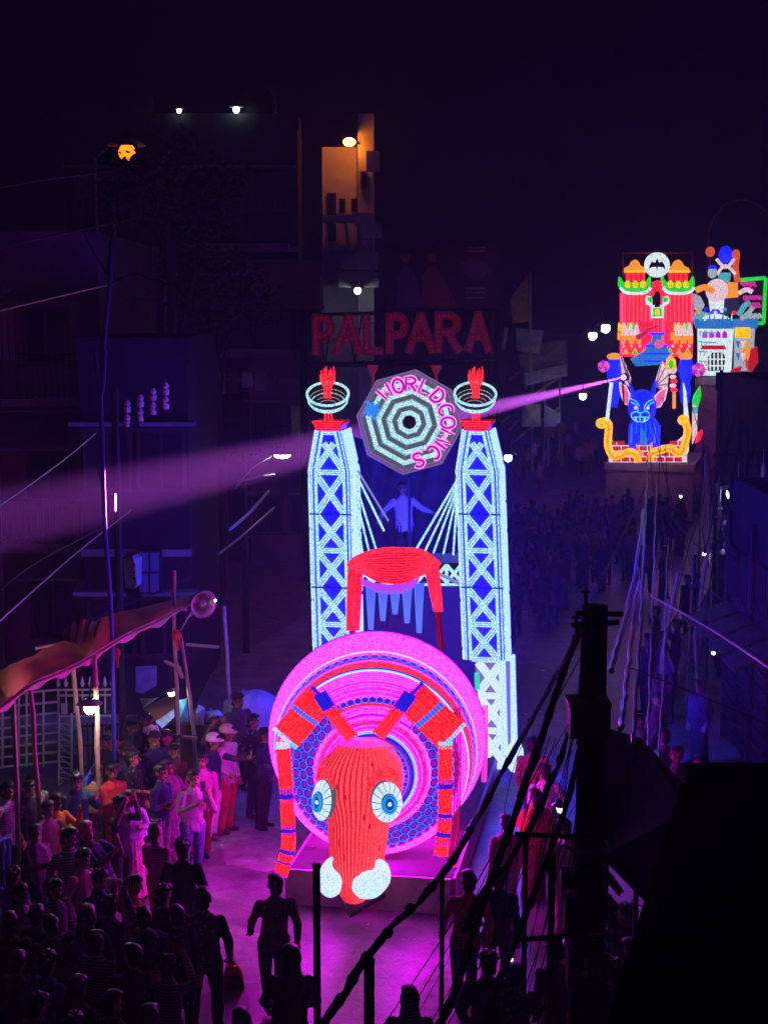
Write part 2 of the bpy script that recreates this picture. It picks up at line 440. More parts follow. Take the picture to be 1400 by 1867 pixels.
# ------------------------------------------------------------------ lamps that show as points of light
def lamp(name, label, p, r, rgb, strength, bracket=None, group=None, cap=True, m_b=iron_black, shade=True):
    l = empty(name, p, 0, label, "lamp", group)
    m = em("glow_%s_%.1f" % ("_".join("%d" % (c * 100) for c in rgb), strength), rgb, strength, nee=True)
    mb = MB(); mb.ball(p, (r, r, r * 1.1), 10, 8); mb.build("bulb", m, l, smooth=True)
    if cap:
        mb = MB(); p = Vector(p)
        mb.rings([[p + Vector((math.cos(k * PI / 4) * rr, math.sin(k * PI / 4) * rr, zz)) for k in range(8)] for rr, zz in ((r * .75, r * .8), (r * .7, r * 1.5), (r * .25, r * 2.0))])
        mb.build("holder", m_b, l)
        if shade:
            mb = MB(); mb.rings([[p + Vector((math.cos(k * PI / 8) * rr, math.sin(k * PI / 8) * rr, zz)) for k in range(16)] for rr, zz in ((r * 2.3, r * .75), (r * 1.7, r * 1.25), (r * .7, r * 1.6))], closed_ends=False); mb.build("shade", steel, l, smooth=True)
    if bracket:
        mb = MB(); mb.tube([Vector(p) + Vector((0, 0, r * 1.6))] + [Vector(b) for b in bracket], max(.012, r * .14), 5); mb.build("bracket", m_b, l)
    return l
COOL = (0.85, 1.0, 0.97); ORANGE = (1.0, 0.17, 0.008)
lamp("rooftop_lamp", "small white lamp at the edge of the apartment block roof, left of two", at(327, 202, 49.8), .07, COOL, 12, [at(327, 236, 50.2)])
lamp("rooftop_lamp", "larger white lamp on the apartment block roof, right of two", at(431, 200, 49.8), .1, COOL, 14, [at(431, 236, 50.2)])
p = at(637, 259, 55.6)
l = empty("flood_lamp", p, 0, "orange flood lamp high on the stair tower wall", "lamp")
mb = MB(); mb.ball(p, (.22, .12, .15), 12, 8); mb.build("bulb", em("sodium", (1.0, 0.22, 0.015), 70, nee=True), l, smooth=True)
mb = MB(); mb.tube([p + Vector((0.1, .1, .1)), at(655, 262, 56.0)], .04, 6); mb.build("bracket", iron_black, l)
mb = MB(); mb.slab([p + Vector((-.26, -.12, .2)), p + Vector((.26, -.12, .2)), p + Vector((.26, .25, .24)), p + Vector((-.26, .25, .24))], (0, 0, .03)); mb.build("hood", iron_black, l)
lamp("wall_lamp", "white lamp on the wall under the orange-lit tower's balconies", at(652, 530, 54.5), .12, COOL, 14, [at(648, 540, 55.5)])
lamp("sodium_lamp", "orange lamp glowing through the tree leaves", at(232, 278, 44.6), .24, ORANGE, 3, [at(215, 268, 45)])
lamp("sodium_lamp", "dull orange lamp low behind the tree crown", at(345, 349, 44.6), .16, ORANGE, 2.2, [at(345, 330, 45)])
lamp("shop_lamp", "white bulb beyond the upper outer edge of the tower nearer the far floats", at(926, 834, 33), .085, COOL, 35, [at(926, 800, 33)])
lamp("far_street_lamp", "lower white street lamp of the pair beside the red castle", at(1080, 612, 41), .11, COOL, 30, [at(1080, 590, 41)])
lamp("far_street_lamp", "upper white street lamp of the pair beside the red castle", at(1104, 598, 42), .12, COOL, 30, [at(1104, 578, 42)])
lamp("far_street_lamp", "white bulb just below the purple light beam", at(1062, 722, 44), .1, COOL, 50, [at(1062, 700, 44)])
lamp("shop_lamp", "upper round white bulb of two hanging in the dark shops", at(1333, 900, 33.5), .12, (1, 1, .95), 10, [at(1333, 860, 33.5)])
lamp("shop_lamp", "lower round white bulb of two hanging in the dark shops", at(1334, 963, 33.5), .12, (1, 1, .95), 10, [at(1334, 925, 33.5)])
lamp("stall_lamp", "round white bulb beside the black utility pole over the crowd", at(1021, 1474, 17.5), .048, (1, 1, .97), 10, [at(1030, 1440, 17.5)])
# tube-light post left of the float
p = at(515, 830, 36)
l = empty("street_light", (p.x - .9, p.y, 0), 0, "tall street light with a flat white head above the tangled wires", "street light")
mb = MB(); mb.tube([(p.x - .9, p.y, 0), (p.x - .9, p.y, p.z + .15)], [.09, .06], 8); mb.build("pole", iron_black, l)
mb = MB(); mb.tube(bez((p.x - .9, p.y, p.z + .1), (p.x - .7, p.y, p.z + .35), (p.x - .1, p.y, p.z + .12)), .035, 6); mb.build("arm", iron_black, l)
mb = MB(); mb.ball((p.x, p.y, p.z + .05), (.26, .14, .07), 12, 6); mb.build("lamp_head", iron_black, l)
mb = MB(); mb.ball(p, (.2, .11, .08), 12, 6); mb.build("lens", em("street_lens", (1, .97, 1), 24, nee=True), l)
# ------------------------------------------------------------------ LED colours
PINK = em("led_pink", (0.82, 0.0013, 1.0), 115.0, dots=34, low=.4, nee=True, hot=(0.82, 0.0023, 1.0))
PINK_BARREL = em("led_pink_barrel", (1.0, 0.0055, 0.95), 24.0, dots=34, low=.4, nee=True, hot=(1.0, 0.011, 0.97))
PINK_GAP = em("led_pink_gap", (1.0, 0.015, 0.5), 0.34)
RED = em("led_red", (1.0, 0.008, 0.014), 3.2, dots=36, low=.45, hot=(1.0, 0.035, 0.045))
RED_HEAD = em("led_red_head", (1.0, 0.045, 0.065), 1.5, dots=40, low=.7, hot=(1.0, 0.08, 0.1))
RED_GAP = em("led_red_gap", (0.62, 0.002, 0.008), 0.55)
BLUE = em("led_blue", (0.012, 0.012, 0.75), 1.0)
BLUE_DEEP = em("led_blue_deep", (0.02, 0.0, 0.42), 0.9)
BLUE_NET = em("led_blue_net", (0.06, 0.16, 1.0), 1.2)
PURPLE = em("led_purple", (0.28, 0.01, 0.6), 0.9)
CYAN = em("led_cyan", (0.2, 0.75, 1.0), 1.1)
WHITE = em("led_white", (0.42, 0.92, 1.0), 1.12, dots=36, low=.6, hot=(0.75, 1.0, 1.05))
WHITE_HOT = em("led_white_hot", (0.68, 0.9, 1.4), 1.1, dots=45, low=.75)
WHITE_SIDE = em("led_white_side", (0.5, 0.8, 36.0), 1.25, dots=45, low=.75, nee=True)
SIDE_BLUE = em("led_side_blue", (0.0003, 0.001, 1.0), 60.0, nee=True)
SIDE_BLUE_DIM = em("led_side_blue_dim", (0.0006, 0.002, 1.0), 60.0, nee=True)
WHITE_GAP = em("led_white_gap", (0.3, 0.62, 0.68), 0.75)
PANEL_BLUE = em("led_panel_blue", (0.0002, 0.0006, 1.0), 14.0, dots=26, low=.04, nee=True)
MAGENTA = em("led_magenta", (0.55, 0.0, 0.38), 1.0)
MAGENTA_PALE = em("led_magenta_pale", (1.0, 0.3, 0.85), 1.3)
ORCHID = em("led_dim_rope", (0.2, 0.1, 0.32), 1.0)
GREY_WEB = em("led_grey_web", (0.075, 0.09, 0.12), 1.0)

YAW = R(-10)
# ------------------------------------------------------------------ the truck bed that carries the giant bug
O = at(676, 1641, 20.95)
tr = empty("float_trailer", (O.x, O.y, 0), YAW, "low dark flatbed trailer under the giant pink bug", "trailer")
def fl(x, y, z): return Vector((x, y, z))
trailer_paint = mat("trailer_paint", (0.3, 0.2, 0.3), 0.6, noise_scale=3, var=0.4)
mb = MB(); mb.box((0.1, 2.6, .5), (2.25, 6.4, .14)); mb.build("deck", mat("deck_boards", (.04, .03, .035), .8, noise_scale=4, var=.4), tr, local=True)
mb = MB(); mb.box((0.08, -.68, .33), (2.3, .06, .5)); mb.build("front_skirt", trailer_paint, tr, local=True)
for sx in (-1.05, 1.25):
    mb = MB(); mb.box((sx, 2.6, .33), (.06, 6.3, .42)); mb.build("side_skirt", trailer_paint, tr, local=True)
    for yy in (0.2, 2.3, 4.6):
        g = MB(); g.rings([[Vector((sx + d * (1 if sx > 0 else -1), yy + math.cos(k * PI / 8) * rr, .3 + math.sin(k * PI / 8) * rr)) for k in range(16)] for d, rr in ((-.22, .2), (-.2, .29), (-.06, .29), (-.04, .2))]).build("wheel", rubber, tr, local=True)
mb = MB(); mb.tube([(-.3, -.7, .3), (0, -1.5, .32), (.3, -.7, .3)], .05, 6); mb.build("tow_bar", iron_black, tr, local=True)

# ------------------------------------------------------------------ giant bug made of light ropes
def ab(px, py, Y): return at(px, py, Y - .75)
C0 = ab(681, 1392, 21.5)
bug = empty("giant_bug", (C0.x, C0.y, 0.57), R(-2.0), "huge glowing pink and blue bug with a red horned head on the trailer", "lantern bug")
ZC = C0.z - 0.57
def pt(r, y, a): return Vector((r * math.cos(a), y, ZC + r * math.sin(a)))
def front_y(r):   # bulging front face
    return -0.62 * (1 - (min(r, 1.3) / 1.3) ** 2) ** 0.8
def lathe_band(r0, y0, r1, y1, m, a0=0, a1=2 * PI, n=96, k=2):
    mb = MB(); full = abs(a1 - a0 - 2 * PI) < 1e-4; cnt = n if full else max(6, int(n * (a1 - a0) / (2 * PI)))
    g = []
    for i in range(k + 1):
        t = i / k; r = r0 + (r1 - r0) * t; y = y0 + (y1 - y0) * t
        g.append([pt(r, y, a0 + (a1 - a0) * j / cnt) for j in range(cnt + (0 if full else 1))])
    c = len(g[0])
    for i in range(k):
        for j in range(c if full else c - 1):
            l = (j + 1) % c
            mb.add([g[i][j], g[i][l], g[i + 1][l], g[i + 1][j]], [(0, 1, 2, 3)])
    return mb
def rope_ring(mb, r, y, rad, a0=0, a1=2 * PI, n=110, dash=0, seed=0):
    rr = random.Random(seed)
    if dash:
        a = a0
        while a < a1:
            d = rr.uniform(.25, .7) * dash; e = min(a + d, a1); k = max(2, int((e - a) * 16))
            mb.tube([pt(r, y, a + (e - a) * i / k) for i in range(k + 1)], rad, 5, cap=True)
            a = e + rr.uniform(.012, .03)
    elif abs(a1 - a0 - 2 * PI) < 1e-4:
        mb.tube([pt(r, y, 2 * PI * i / n) for i in range(n)], rad, 5, closed=True)
    else:
        k = max(4, int(n * (a1 - a0) / (2 * PI)))
        mb.tube([pt(r, y, a0 + (a1 - a0) * i / k) for i in range(k + 1)], rad, 5)
body_bm = MB()
for (r0, y0, r1, y1) in ((1.29, 0.0, 1.57, 1.3),):
    b_ = lathe_band(r0, y0, r1, y1, None); body_bm.add(b_.v, b_.f)
body = body_bm.build("body", PINK_GAP, bug, local=True, smooth=True)
def dome(r0, r1, m, name="face_band", a0=0, a1=2 * PI, k=4):
    mb = MB(); rs_ = [r0 + (r1 - r0) * i / k for i in range(k + 1)]
    for i in range(k):
        b_ = lathe_band(rs_[i], front_y(rs_[i]), rs_[i + 1], front_y(rs_[i + 1]), m, a0, a1, k=1); mb.add(b_.v, b_.f)
    return mb.build(name, m, body, local=True, smooth=True)
dome(.02, .60, PURPLE); dome(.60, .80, PINK_GAP); dome(.80, 1.20, BLUE_DEEP); dome(1.20, 1.30, PINK_GAP)
def ring_group(name, m, rings, dome_=True, a0=0, a1=2 * PI, rad=.011, dash=0):
    mb = MB()
    for i, q in enumerate(rings):
        if dome_: rope_ring(mb, q, front_y(q) - .012, rad, a0, a1, dash=dash, seed=i)
        else: rope_ring(mb, q[0] + .012, q[1], rad, a0, a1, dash=dash, seed=i)
    return mb.build(name, m, body, local=True, smooth=True)
fr = lambda a, b, n: [a + (b - a) * i / (n - 1) for i in range(n)]
ring_group("light_rope", PINK, fr(1.215, 1.305, 5), rad=.0105)
ring_group("light_rope", PINK, [.765, .785])
ring_group("light_rope", BLUE, [.655, .71], rad=.012)
ring_group("light_rope", RED, [.72, .74])
ring_group("light_rope", PINK, [.63, .68])
ring_group("light_rope", CYAN, [.585, .605], rad=.008)
ring_group("light_rope", BLUE, [.55, .565], rad=.012)
ring_group("light_rope", PINK, [.38, .40, .42])
ring_group("light_rope", BLUE_NET, [.50], rad=.008, dash=.5)
# upper sector, between the legs: red and pink lines over the blue
UA0, UA1 = R(52), R(128)
dome(.83, 1.195, PINK_GAP, a0=UA0, a1=UA1)
mb = None
ring_group("light_rope", PINK, [.84, .865, .905, 1.05, 1.10, 1.15, 1.18], a0=UA0, a1=UA1)
ring_group("light_rope", RED, [.885, .925, .945, 1.075, 1.125], a0=UA0, a1=UA1)
# barrel ropes
bar = lambda y: 1.30 + (y / 1.3) * .28
B = lambda ys: [(bar(y), y) for y in ys]
ring_group("light_rope", CYAN, B([.03, .055]), False, rad=.011)
ring_group("light_rope", BLUE, B([.08, .1]), False, rad=.013)
ring_group("light_rope", RED, B(fr(.125, .29, 7)), False, rad=.013)
ring_group("light_rope", PINK_BARREL, B([.31, .33, .565, .585]), False, rad=.012)
ring_group("light_rope", WHITE, B([.61]), False, rad=.014)
ring_group("light_rope", CYAN, B([.635]), False, rad=.01)
ring_group("light_rope", PINK_BARREL, B(fr(.66, 1.24, 15)), False, rad=.015, dash=1.0)
ring_group("light_rope", RED, B([1.265, 1.285]), False, rad=.013)
ring_group("light_rope", BLUE, B([1.31]), False, rad=.016)
lb = lathe_band(bar(.345), .345, bar(.55), .55, None)
for i, v in enumerate(lb.v): lb.v[i] = Vector((v.x * 1.008, v.y, ZC + (v.z - ZC) * 1.008))
lb.build("chain_band", PURPLE, body, local=True, smooth=True)
# honeycomb: each cell of the net a hexagon of light
def hex_mesh(name, r, w, m, core=None):
    mb = MB()
    mb.tube([Vector((math.cos(k * PI / 3) * r, 0, math.sin(k * PI / 3) * r)) for k in range(6)], w, 4, closed=True)
    if core:
        mb.mi = 1
        mb.add([Vector((math.cos(k * PI / 3) * r * .62, .004, math.sin(k * PI / 3) * r * .62)) for k in range(6)], [(0, 1, 2, 3, 4, 5)])
    me = bpy.data.meshes.new(name); me.from_pydata([tuple(v) for v in mb.v], [], mb.f)
    me.materials.append(m)
    if core: me.materials.append(core); me.polygons.foreach_set("material_index", mb.m)
    return me
hexm = hex_mesh("hexagon", .078, .0075, BLUE_NET, PURPLE)
hexs = hex_mesh("hexagon_small", .055, .007, BLUE_NET, BLUE)
def put_hex(me, p, n, s=1.0, rot=0.0):
    o = link("hexagon", me, body)
    q = Vector((0, -1, 0)).rotation_difference(Vector(n))
    o.location = p; o.rotation_mode = 'QUATERNION'; o.rotation_quaternion = q @ Matrix.Rotation(rot, 3, 'Y').to_quaternion(); o.scale = (s, s, s)
rh = random.Random(5)
for ri, r in enumerate((.855, .955, 1.06, 1.155)):
    n = int(2 * PI * r / .134)
    for k in range(n):
        a = 2 * PI * (k + .5 * (ri % 2)) / n
        if UA0 - .05 < a < UA1 + .05: continue
        nrm = Vector((math.cos(a) * .55, -1, math.sin(a) * .55)).normalized()
        put_hex(hexm, pt(r, front_y(r) - .015, a), nrm, rh.uniform(.8, 1.05), rh.uniform(0, 1))
for k in range(13):
    a = UA0 + (UA1 - UA0) * (k + .5) / 13
    put_hex(hexs, pt(1.0, front_y(1.0) - .02, a), Vector((math.cos(a) * .55, -1, math.sin(a) * .55)).normalized(), rh.uniform(.9, 1.1), rh.uniform(0, 1))
for k in range(64):   # chain of cells round the barrel
    a = 2 * PI * k / 64
    put_hex(hexs, pt(bar(.45) + .025, .45, a), Vector((math.cos(a), -.22, math.sin(a))).normalized(), 1.2, rh.uniform(0, 1))
for k in range(26):
    a = 2 * PI * k / 26
    put_hex(hexs, pt(.47, front_y(.47) - .02, a), Vector((math.cos(a) * .2, -1, math.sin(a) * .2)).normalized(), .75, rh.uniform(0, 1))

# head: rows of upright red ropes on a dark red backing
Yh = 20.75
sec = []   # (py, left px, right px, y centre, half depth)
for (py, l, r, yc, hd) in ((1352, 640, 684, 20.95, .16), (1360, 617, 705, 20.9, .26), (1375, 600, 720, 20.88, .32), (1395, 583, 733, 20.85, .36), (1420, 576, 736, 20.82, .38), (1445, 578, 733, 20.8, .38),
                           (1470, 592, 718, 20.75, .36), (1495, 598, 710, 20.7, .34), (1525, 599, 706, 20.65, .32), (1560, 603, 700, 20.6, .3), (1590, 609, 690, 20.56, .26), (1612, 615, 682, 20.54, .2), (1630, 628, 664, 20.53, .12), (1634, 636, 656, 20.53, .06)):
    a, b = ab(l, py, Yh), ab(r, py, Yh)
    sec.append(((a.x + b.x) / 2, yc + C0.y - 21.5, a.z, (b.x - a.x) / 2, hd))
fine = []
for i in range(len(sec) - 1):
    for k in range(3):
        t = k / 3; fine.append(tuple(sec[i][j] * (1 - t) + sec[i + 1][j] * t for j in range(5)))
fine.append(sec[-1])
NR = 46; g = []
for (x, y, z, rx, ry) in fine:
    ring = []
    for k in range(NR):
        for q, bulge in ((0, .004), (.38, .016), (.76, .016)):
            a = 2 * PI * (k + q) / NR
            ring.append(Vector((x + (rx + bulge - .01) * math.cos(a), y + (ry + bulge - .01) * math.sin(a), z)))
    g.append(ring)
RED_HEAD_GAP = em("led_red_head_gap", (0.8, 0.004, 0.02), 0.8)
mb = MB(); mb.rings(g, facemat=lambda i, k: 1 if (k % 3 == 2 or (k * 7 + i * 13) % 61 == 0) else 0)
head = mb.build("head", [RED_HEAD, RED_HEAD_GAP], bug)
# brows, eyes
def eye(cx, cyp, w, h, turn, side):
    c = ab(cx, cyp, Yh - .32)
    M = Matrix.Rotation(turn, 3, 'Z') @ Matrix.Rotation(R(8) * side, 3, 'Y')
    W, H = w / 2 / 135.0 / max(.4, math.cos(turn)), h / 2 / 135.0
    E = lambda u, v, d=0.0: c + M @ Vector((u * W, -d, v * H))
    mb = MB(); g_ = [[E(rr * math.cos(k * PI / 14), rr * math.sin(k * PI / 14), d) for k in range(28)] for rr, d in ((1.0, -.1), (1.0, .0), (.85, .045), (.5, .075), (.15, .085))]
    mb.rings(g_); e = mb.build("eye", GREY_WEB, bug)
    for k in range(15):
        a0, a1 = 2 * PI * (k + .05) / 15, 2 * PI * (k + .93) / 15
        pb = MB(); rr = [(1.02, .012), (.85, .06), (.5, .092)]
        vs = [E(q * math.cos(a), q * math.sin(a), d) for q, d in rr for a in (a0, (a0 + a1) / 2, a1)]
        pb.add(vs, [(0, 1, 4, 3), (1, 2, 5, 4), (3, 4, 7, 6), (4, 5, 8, 7)]); pb.build("petal", WHITE_HOT, e)
    ib = MB(); ib.rings([[E(q * math.cos(k * PI / 10), q * math.sin(k * PI / 10), d) for k in range(20)] for q, d in ((.54, .085), (.5, .11), (.1, .115))]); ib.build("iris", em("led_iris", (.003, .05, .32), 1.0), e)
    for q in (.47, .34):
        rb = MB(); rb.tube([E(q * math.cos(k * PI / 10), q * math.sin(k * PI / 10), .118) for k in range(20)], .011, 4, closed=True); rb.build("iris_ring", em("led_iris_ring", (.01, .35, .85), 1.1), e)
    pb = MB(); pb.ball(E(0, 0, .11), .032, 8, 5); pb.build("pupil_lamp", WHITE_HOT, e)
eye(588, 1459, 34, 76, R(-38), 1)
eye(705, 1462, 53, 74, R(20), -1)
for (pts) in ([(578, 1425), (586, 1412), (598, 1418), (606, 1440)], [(672, 1442), (684, 1424), (705, 1415), (727, 1424)]):
    mb = MB()
    for d in range(4):
        mb.tube(smooth_path([ab(x, y - d * 5, Yh - .37 + d * .015) for x, y in pts], 4), .012, 5)
    mb.build("brow", RED, bug)
# tusks
def tusk(path, rad):
    mb = MB(); mb.tube(smooth_path([ab(x, y, Yh - d) for x, y, d in path], 5), [rad[min(i // 5, len(rad) - 1)] + (rad[min(i // 5 + 1, len(rad) - 1)] - rad[min(i // 5, len(rad) - 1)]) * (i % 5) / 5 for i in range((len(path) - 1) * 5 + 1)], 12)
    return mb.build("tusk", WHITE_HOT, bug, smooth=True)
tusk([(606, 1563, .3), (598, 1576, .36), (597, 1590, .42), (601, 1606, .46), (600, 1622, .46), (597, 1630, .44)], [.014, .06, .11, .165, .15, .05])
tusk([(682, 1566, .3), (694, 1580, .36), (692, 1598, .42), (676, 1612, .46), (658, 1614, .48), (643, 1611, .48)], [.014, .1, .16, .19, .17, .06])
# bundles of ropes for feelers and legs
def bundle(name, path, width, nrope, segs, Yd, parent=bug, rad=None):
    rad = rad or width / nrope * .42
    """segs: list of (t0, t1, material)"""
    P = smooth_path([ab(x, y, d) for x, y, d in path], 8); N = len(P)
    mb = MB(); mats_ = []
    for (t0, t1, m) in segs:
        if m not in mats_: mats_.append(m)
        mb.mi = mats_.index(m)
        bk_ = {"led_red": RED_GAP, "led_blue": BLUE_DEEP, "led_blue_net": BLUE_DEEP}.get(m.name)
        i0, i1 = int(t0 * (N - 1)), max(int(t0 * (N - 1)) + 1, int(round(t1 * (N - 1))))
        for k in range(nrope):
            off = (k - (nrope - 1) / 2) * width / nrope
            ring = []
            for i in range(i0, min(i1, N - 1) + 1):
                t = (P[min(i + 1, N - 1)] - P[max(i - 1, 0)]).normalized()
                s_ = Vector((t.z, 0, -t.x)).normalized()
                ring.append(P[i] + s_ * off + Vector((0, -.02 * math.cos(PI * (k + .5) / nrope - PI / 2) * 2, 0)))
            mb.tube(ring, rad, 5)
        if bk_:   # cloth backing behind the ropes
            if bk_ not in mats_: mats_.append(bk_)
            mb.mi = mats_.index(bk_); E0, E1 = [], []
            for i in range(i0, min(i1, N - 1) + 1):
                t = (P[min(i + 1, N - 1)] - P[max(i - 1, 0)]).normalized(); s_ = Vector((t.z, 0, -t.x)).normalized() * width * .47
                E0.append(P[i] + s_ + Vector((0, .02, 0))); E1.append(P[i] - s_ + Vector((0, .02, 0)))
            for i in range(len(E0) - 1): mb.add([E0[i], E0[i + 1], E1[i + 1], E1[i]], [(0, 1, 2, 3)])
    return mb.build(name, mats_, parent)
FE = 20.7
bundle("feeler", [(642, 1345, 20.75), (620, 1318, 20.55), (600, 1290, 20.4), (583, 1264, 20.35)], .2, 4, [(0, .66, RED), (.66, 1, BLUE)], 0)
bundle("feeler", [(690, 1340, 20.75), (708, 1318, 20.55), (728, 1292, 20.4), (748, 1264, 20.35)], .2, 4, [(0, .66, RED), (.66, 1, BLUE)], 0)
bundle("leg", [(590, 1268, 20.5), (568, 1290, 20.55), (545, 1318, 20.6), (518, 1348, 20.6)], .42, 9, [(0, .12, BLUE), (.12, .46, RED), (.46, .56, BLUE_NET), (.56, .93, RED), (.93, 1, CYAN)], 0)
bundle("leg", [(744, 1266, 20.5), (768, 1288, 20.55), (798, 1318, 20.6), (826, 1345, 20.6)], .5, 10, [(0, .12, BLUE), (.12, .46, RED), (.46, .56, BLUE_NET), (.56, .93, RED), (.93, 1, CYAN)], 0)
LS = [(0, .05, CYAN), (.05, .27, RED), (.27, .32, BLUE), (.32, .47, RED), (.47, .52, BLUE), (.52, .66, RED), (.66, .72, BLUE), (.72, .8, RED), (.8, .83, BLUE), (.83, .97, RED), (.97, 1, BLUE)]
bundle("leg", [(515, 1352, 20.6), (521, 1420, 20.6), (525, 1490, 20.6), (526, 1540, 20.6), (519, 1570, 20.6), (511, 1599, 20.6)], .2, 5, LS, 0)
bundle("leg", [(812, 1352, 20.55), (811, 1420, 20.55), (811, 1490, 20.5), (806, 1530, 20.5), (803, 1562, 20.5)], .2, 5, LS, 0)
bundle("leg", [(833, 1290, 20.75), (834, 1400, 20.75), (831, 1500, 20.75), (824, 1555, 20.7), (827, 1585, 20.7)], .1, 3, [(0, .5, RED_GAP), (.5, .8, RED_GAP), (.8, .95, RED), (.95, 1, BLUE)], 0)
bundle("leg", [(865, 1495, 21.3), (855, 1515, 21.3), (843, 1537, 21.3)], .1, 3, [(0, .3, BLUE), (.3, .7, MAGENTA_PALE), (.7, 1, BLUE)], 0)
bundle("leg", [(884, 1285, 23.0), (884, 1350, 23.0), (882, 1425, 23.0)], .09, 3, [(0, 1, em("led_pink_side", (1, .05, .6), 1.1))], 0)
# ------------------------------------------------------------------ bridge towers of white light ropes
def tower(cx_top, cx_bot, Y, label, low_ext):
    zt = at(cx_top, 772, Y); zb = at(cx_bot, 1205, Y)
    tw = empty("bridge_tower", (zb.x, Y, at(cx_bot, 1412, Y).z), YAW, label, "lantern tower")
    Z = lambda py: at(700, py, Y).z
    q = Matrix.Rotation(YAW, 3, 'Z')
    def loc(u, d, py):   # u across, d back, py height on the photo's scale
        t = (py - 772) / (1205 - 772); x = zt.x + (zb.x - zt.x) * t
        return Vector((x, Y, Z(py))) + q @ Vector((u, d, 0))
    HW, DP = .355, .62
    def hw(py): return .2 + (HW - .2) * min(1, max(0, (py - 775) / 85.0))
    def bar3(mb, a, b, off, n=3, rad=.0125):
        a, b = Vector(a), Vector(b); t = (b - a).normalized(); nrm = q @ Vector((0, -1, 0)); s_ = t.cross(nrm).normalized()
        for k in range(n):
            o_ = s_ * ((k - (n - 1) / 2) * off) + nrm * .015
            mb.tube([a + o_, b + o_], rad, 5)
    # blue back panel
    mb = MB(); mb.add([loc(-hw(785) * .9, .02, 785), loc(hw(785) * .9, .02, 785), loc(HW * .95, .02, 860), loc(HW * .95, .02, 1203), loc(-HW * .95, .02, 1203), loc(-HW * .95, .02, 860)], [(0, 1, 2, 3, 4, 5)])
    mb.build("front_panel", PANEL_BLUE, tw)
    mb = MB()
    for py0, py1 in ((785, 860), (860, 1203)):
        mb.add([loc(hw(py0), .03, py0), loc(hw(py0), DP, py0), loc(hw(py1), DP, py1), loc(hw(py1), .03, py1)], [(0, 1, 2, 3)])
    mb.build("side_panel", SIDE_BLUE, tw); mb = MB()
    for py0, py1 in ((785, 860), (860, 1203)):
        mb.add([loc(-hw(py0), .03, py0), loc(-hw(py0), DP, py0), loc(-hw(py1), DP, py1), loc(-hw(py1), .03, py1)], [(0, 1, 2, 3)])
    mb.build("side_panel", SIDE_BLUE_DIM, tw)
    # corner posts
    for sx in (-1, 1):
        mb = MB()
        for d, k in ((0, 0), (0, .045), (0, .1), (0, .125)):
            mb.tube([loc(sx * (hw(785) - k), d - .015, 785), loc(sx * (HW - k), d - .015, 860), loc(sx * (HW - k), d - .015, 1204)], .0145, 5)
        mb.build("corner_post", WHITE, tw)
    # outer (side) face ropes with small slots
    for sx in (-1, 1):
        mb = MB(); rr = random.Random(11)
        for d in fr(.06, DP, 9):
            py = 785
            while py < 1204:
                e = min(1204, py + rr.uniform(40, 130))
                pts = [loc(sx * (hw(py) + .012), d, py)] + ([loc(sx * (HW + .012), d, 860)] if py < 860 < e else []) + [loc(sx * (hw(e) + .012), d, e)]
                mb.tube(pts, .0275, 5); py = e + 7
        mb.build("side_ropes", WHITE_SIDE if sx > 0 else WHITE_HOT, tw)
    bays = [(866, 934), (941, 1000), (1007, 1067), (1075, 1134), (1142, 1200)]
    iw = HW - .13
    for y0, y1 in bays:
        for s_ in (-1, 1):
            mb = MB(); bar3(mb, loc(-s_ * iw, -.01 - .012 * s_, y0), loc(s_ * iw, -.01 - .012 * s_, y1), .04, 3, .0165); mb.build("cross_brace", WHITE, tw)
    mb = MB(); bar3(mb, loc(-.09, -.01, 808), loc(iw, -.01, 855), .038, 3, .0165); mb.build("cross_brace", WHITE, tw)
    mb = MB(); bar3(mb, loc(.09, -.03, 808), loc(-iw, -.03, 855), .038, 3, .0165); mb.build("cross_brace", WHITE, tw)
    for py in (861, 1003.5, 1138, 1202, 788):
        w_ = iw if py > 800 else .09
        mb = MB(); bar3(mb, loc(-w_, -.02, py), loc(w_, -.02, py), .032, 3, .013); mb.build("cross_rail", WHITE, tw)
    for py in (937.5, 1071):
        mb = MB(); mb.tube([loc(-HW, -.03, py), loc(HW, -.03, py)], .014, 5); mb.build("joint", iron_black, tw)
    # red cap
    mb = MB()
    g = [[loc(sx * w_, d_, py) for sx, d_ in ((-1, -.08), (1, -.08), (1, .5), (-1, .5))] for w_, py in ((.2, 784), (.21, 779), (.28, 770), (.26, 768))]
    mb.rings(g); cap = mb.build("cap", RED_GAP, tw)
    for k in range(5):
        mb = MB(); mb.tube([loc(-.26 + .02 * k, -.1, 768 + 4 * k), loc(.26 - .02 * k, -.1, 768 + 4 * k)], .011, 5); mb.build("cap_rope", RED, cap)
    for k in (-1, 0, 1):
        mb = MB(); mb.tube([loc(k * .055, 0, 768), loc(k * .055, 0, 752)], .016, 5); mb.build("cap_stem", RED, cap)
    # bowl tipped toward the street, with a flame
    c = loc(0, 0, 720); T = Matrix.Rotation(R(31), 3, 'X')
    def bp(r, z, a): return c + T @ Vector((r * math.cos(a), r * math.sin(a), z))
    mb = MB(); mb.rings([[bp(r, z, 2 * PI * k / 32) for k in range(32)] for r, z in ((.335, .02), (.31, -.1), (.25, -.2), (.12, -.26))], closed_ends=False)
    bowl = mb.build("bowl", cloth_dark, tw, smooth=True)
    for r, z, w_, m in ((.345, .02, .024, WHITE), (.325, -.1, .017, WHITE), (.29, -.155, .017, WHITE)):
        mb = MB(); mb.tube([bp(r, z, 2 * PI * k / 40) for k in range(40)], w_, 6, closed=True); mb.build("rim", m, bowl, smooth=True)
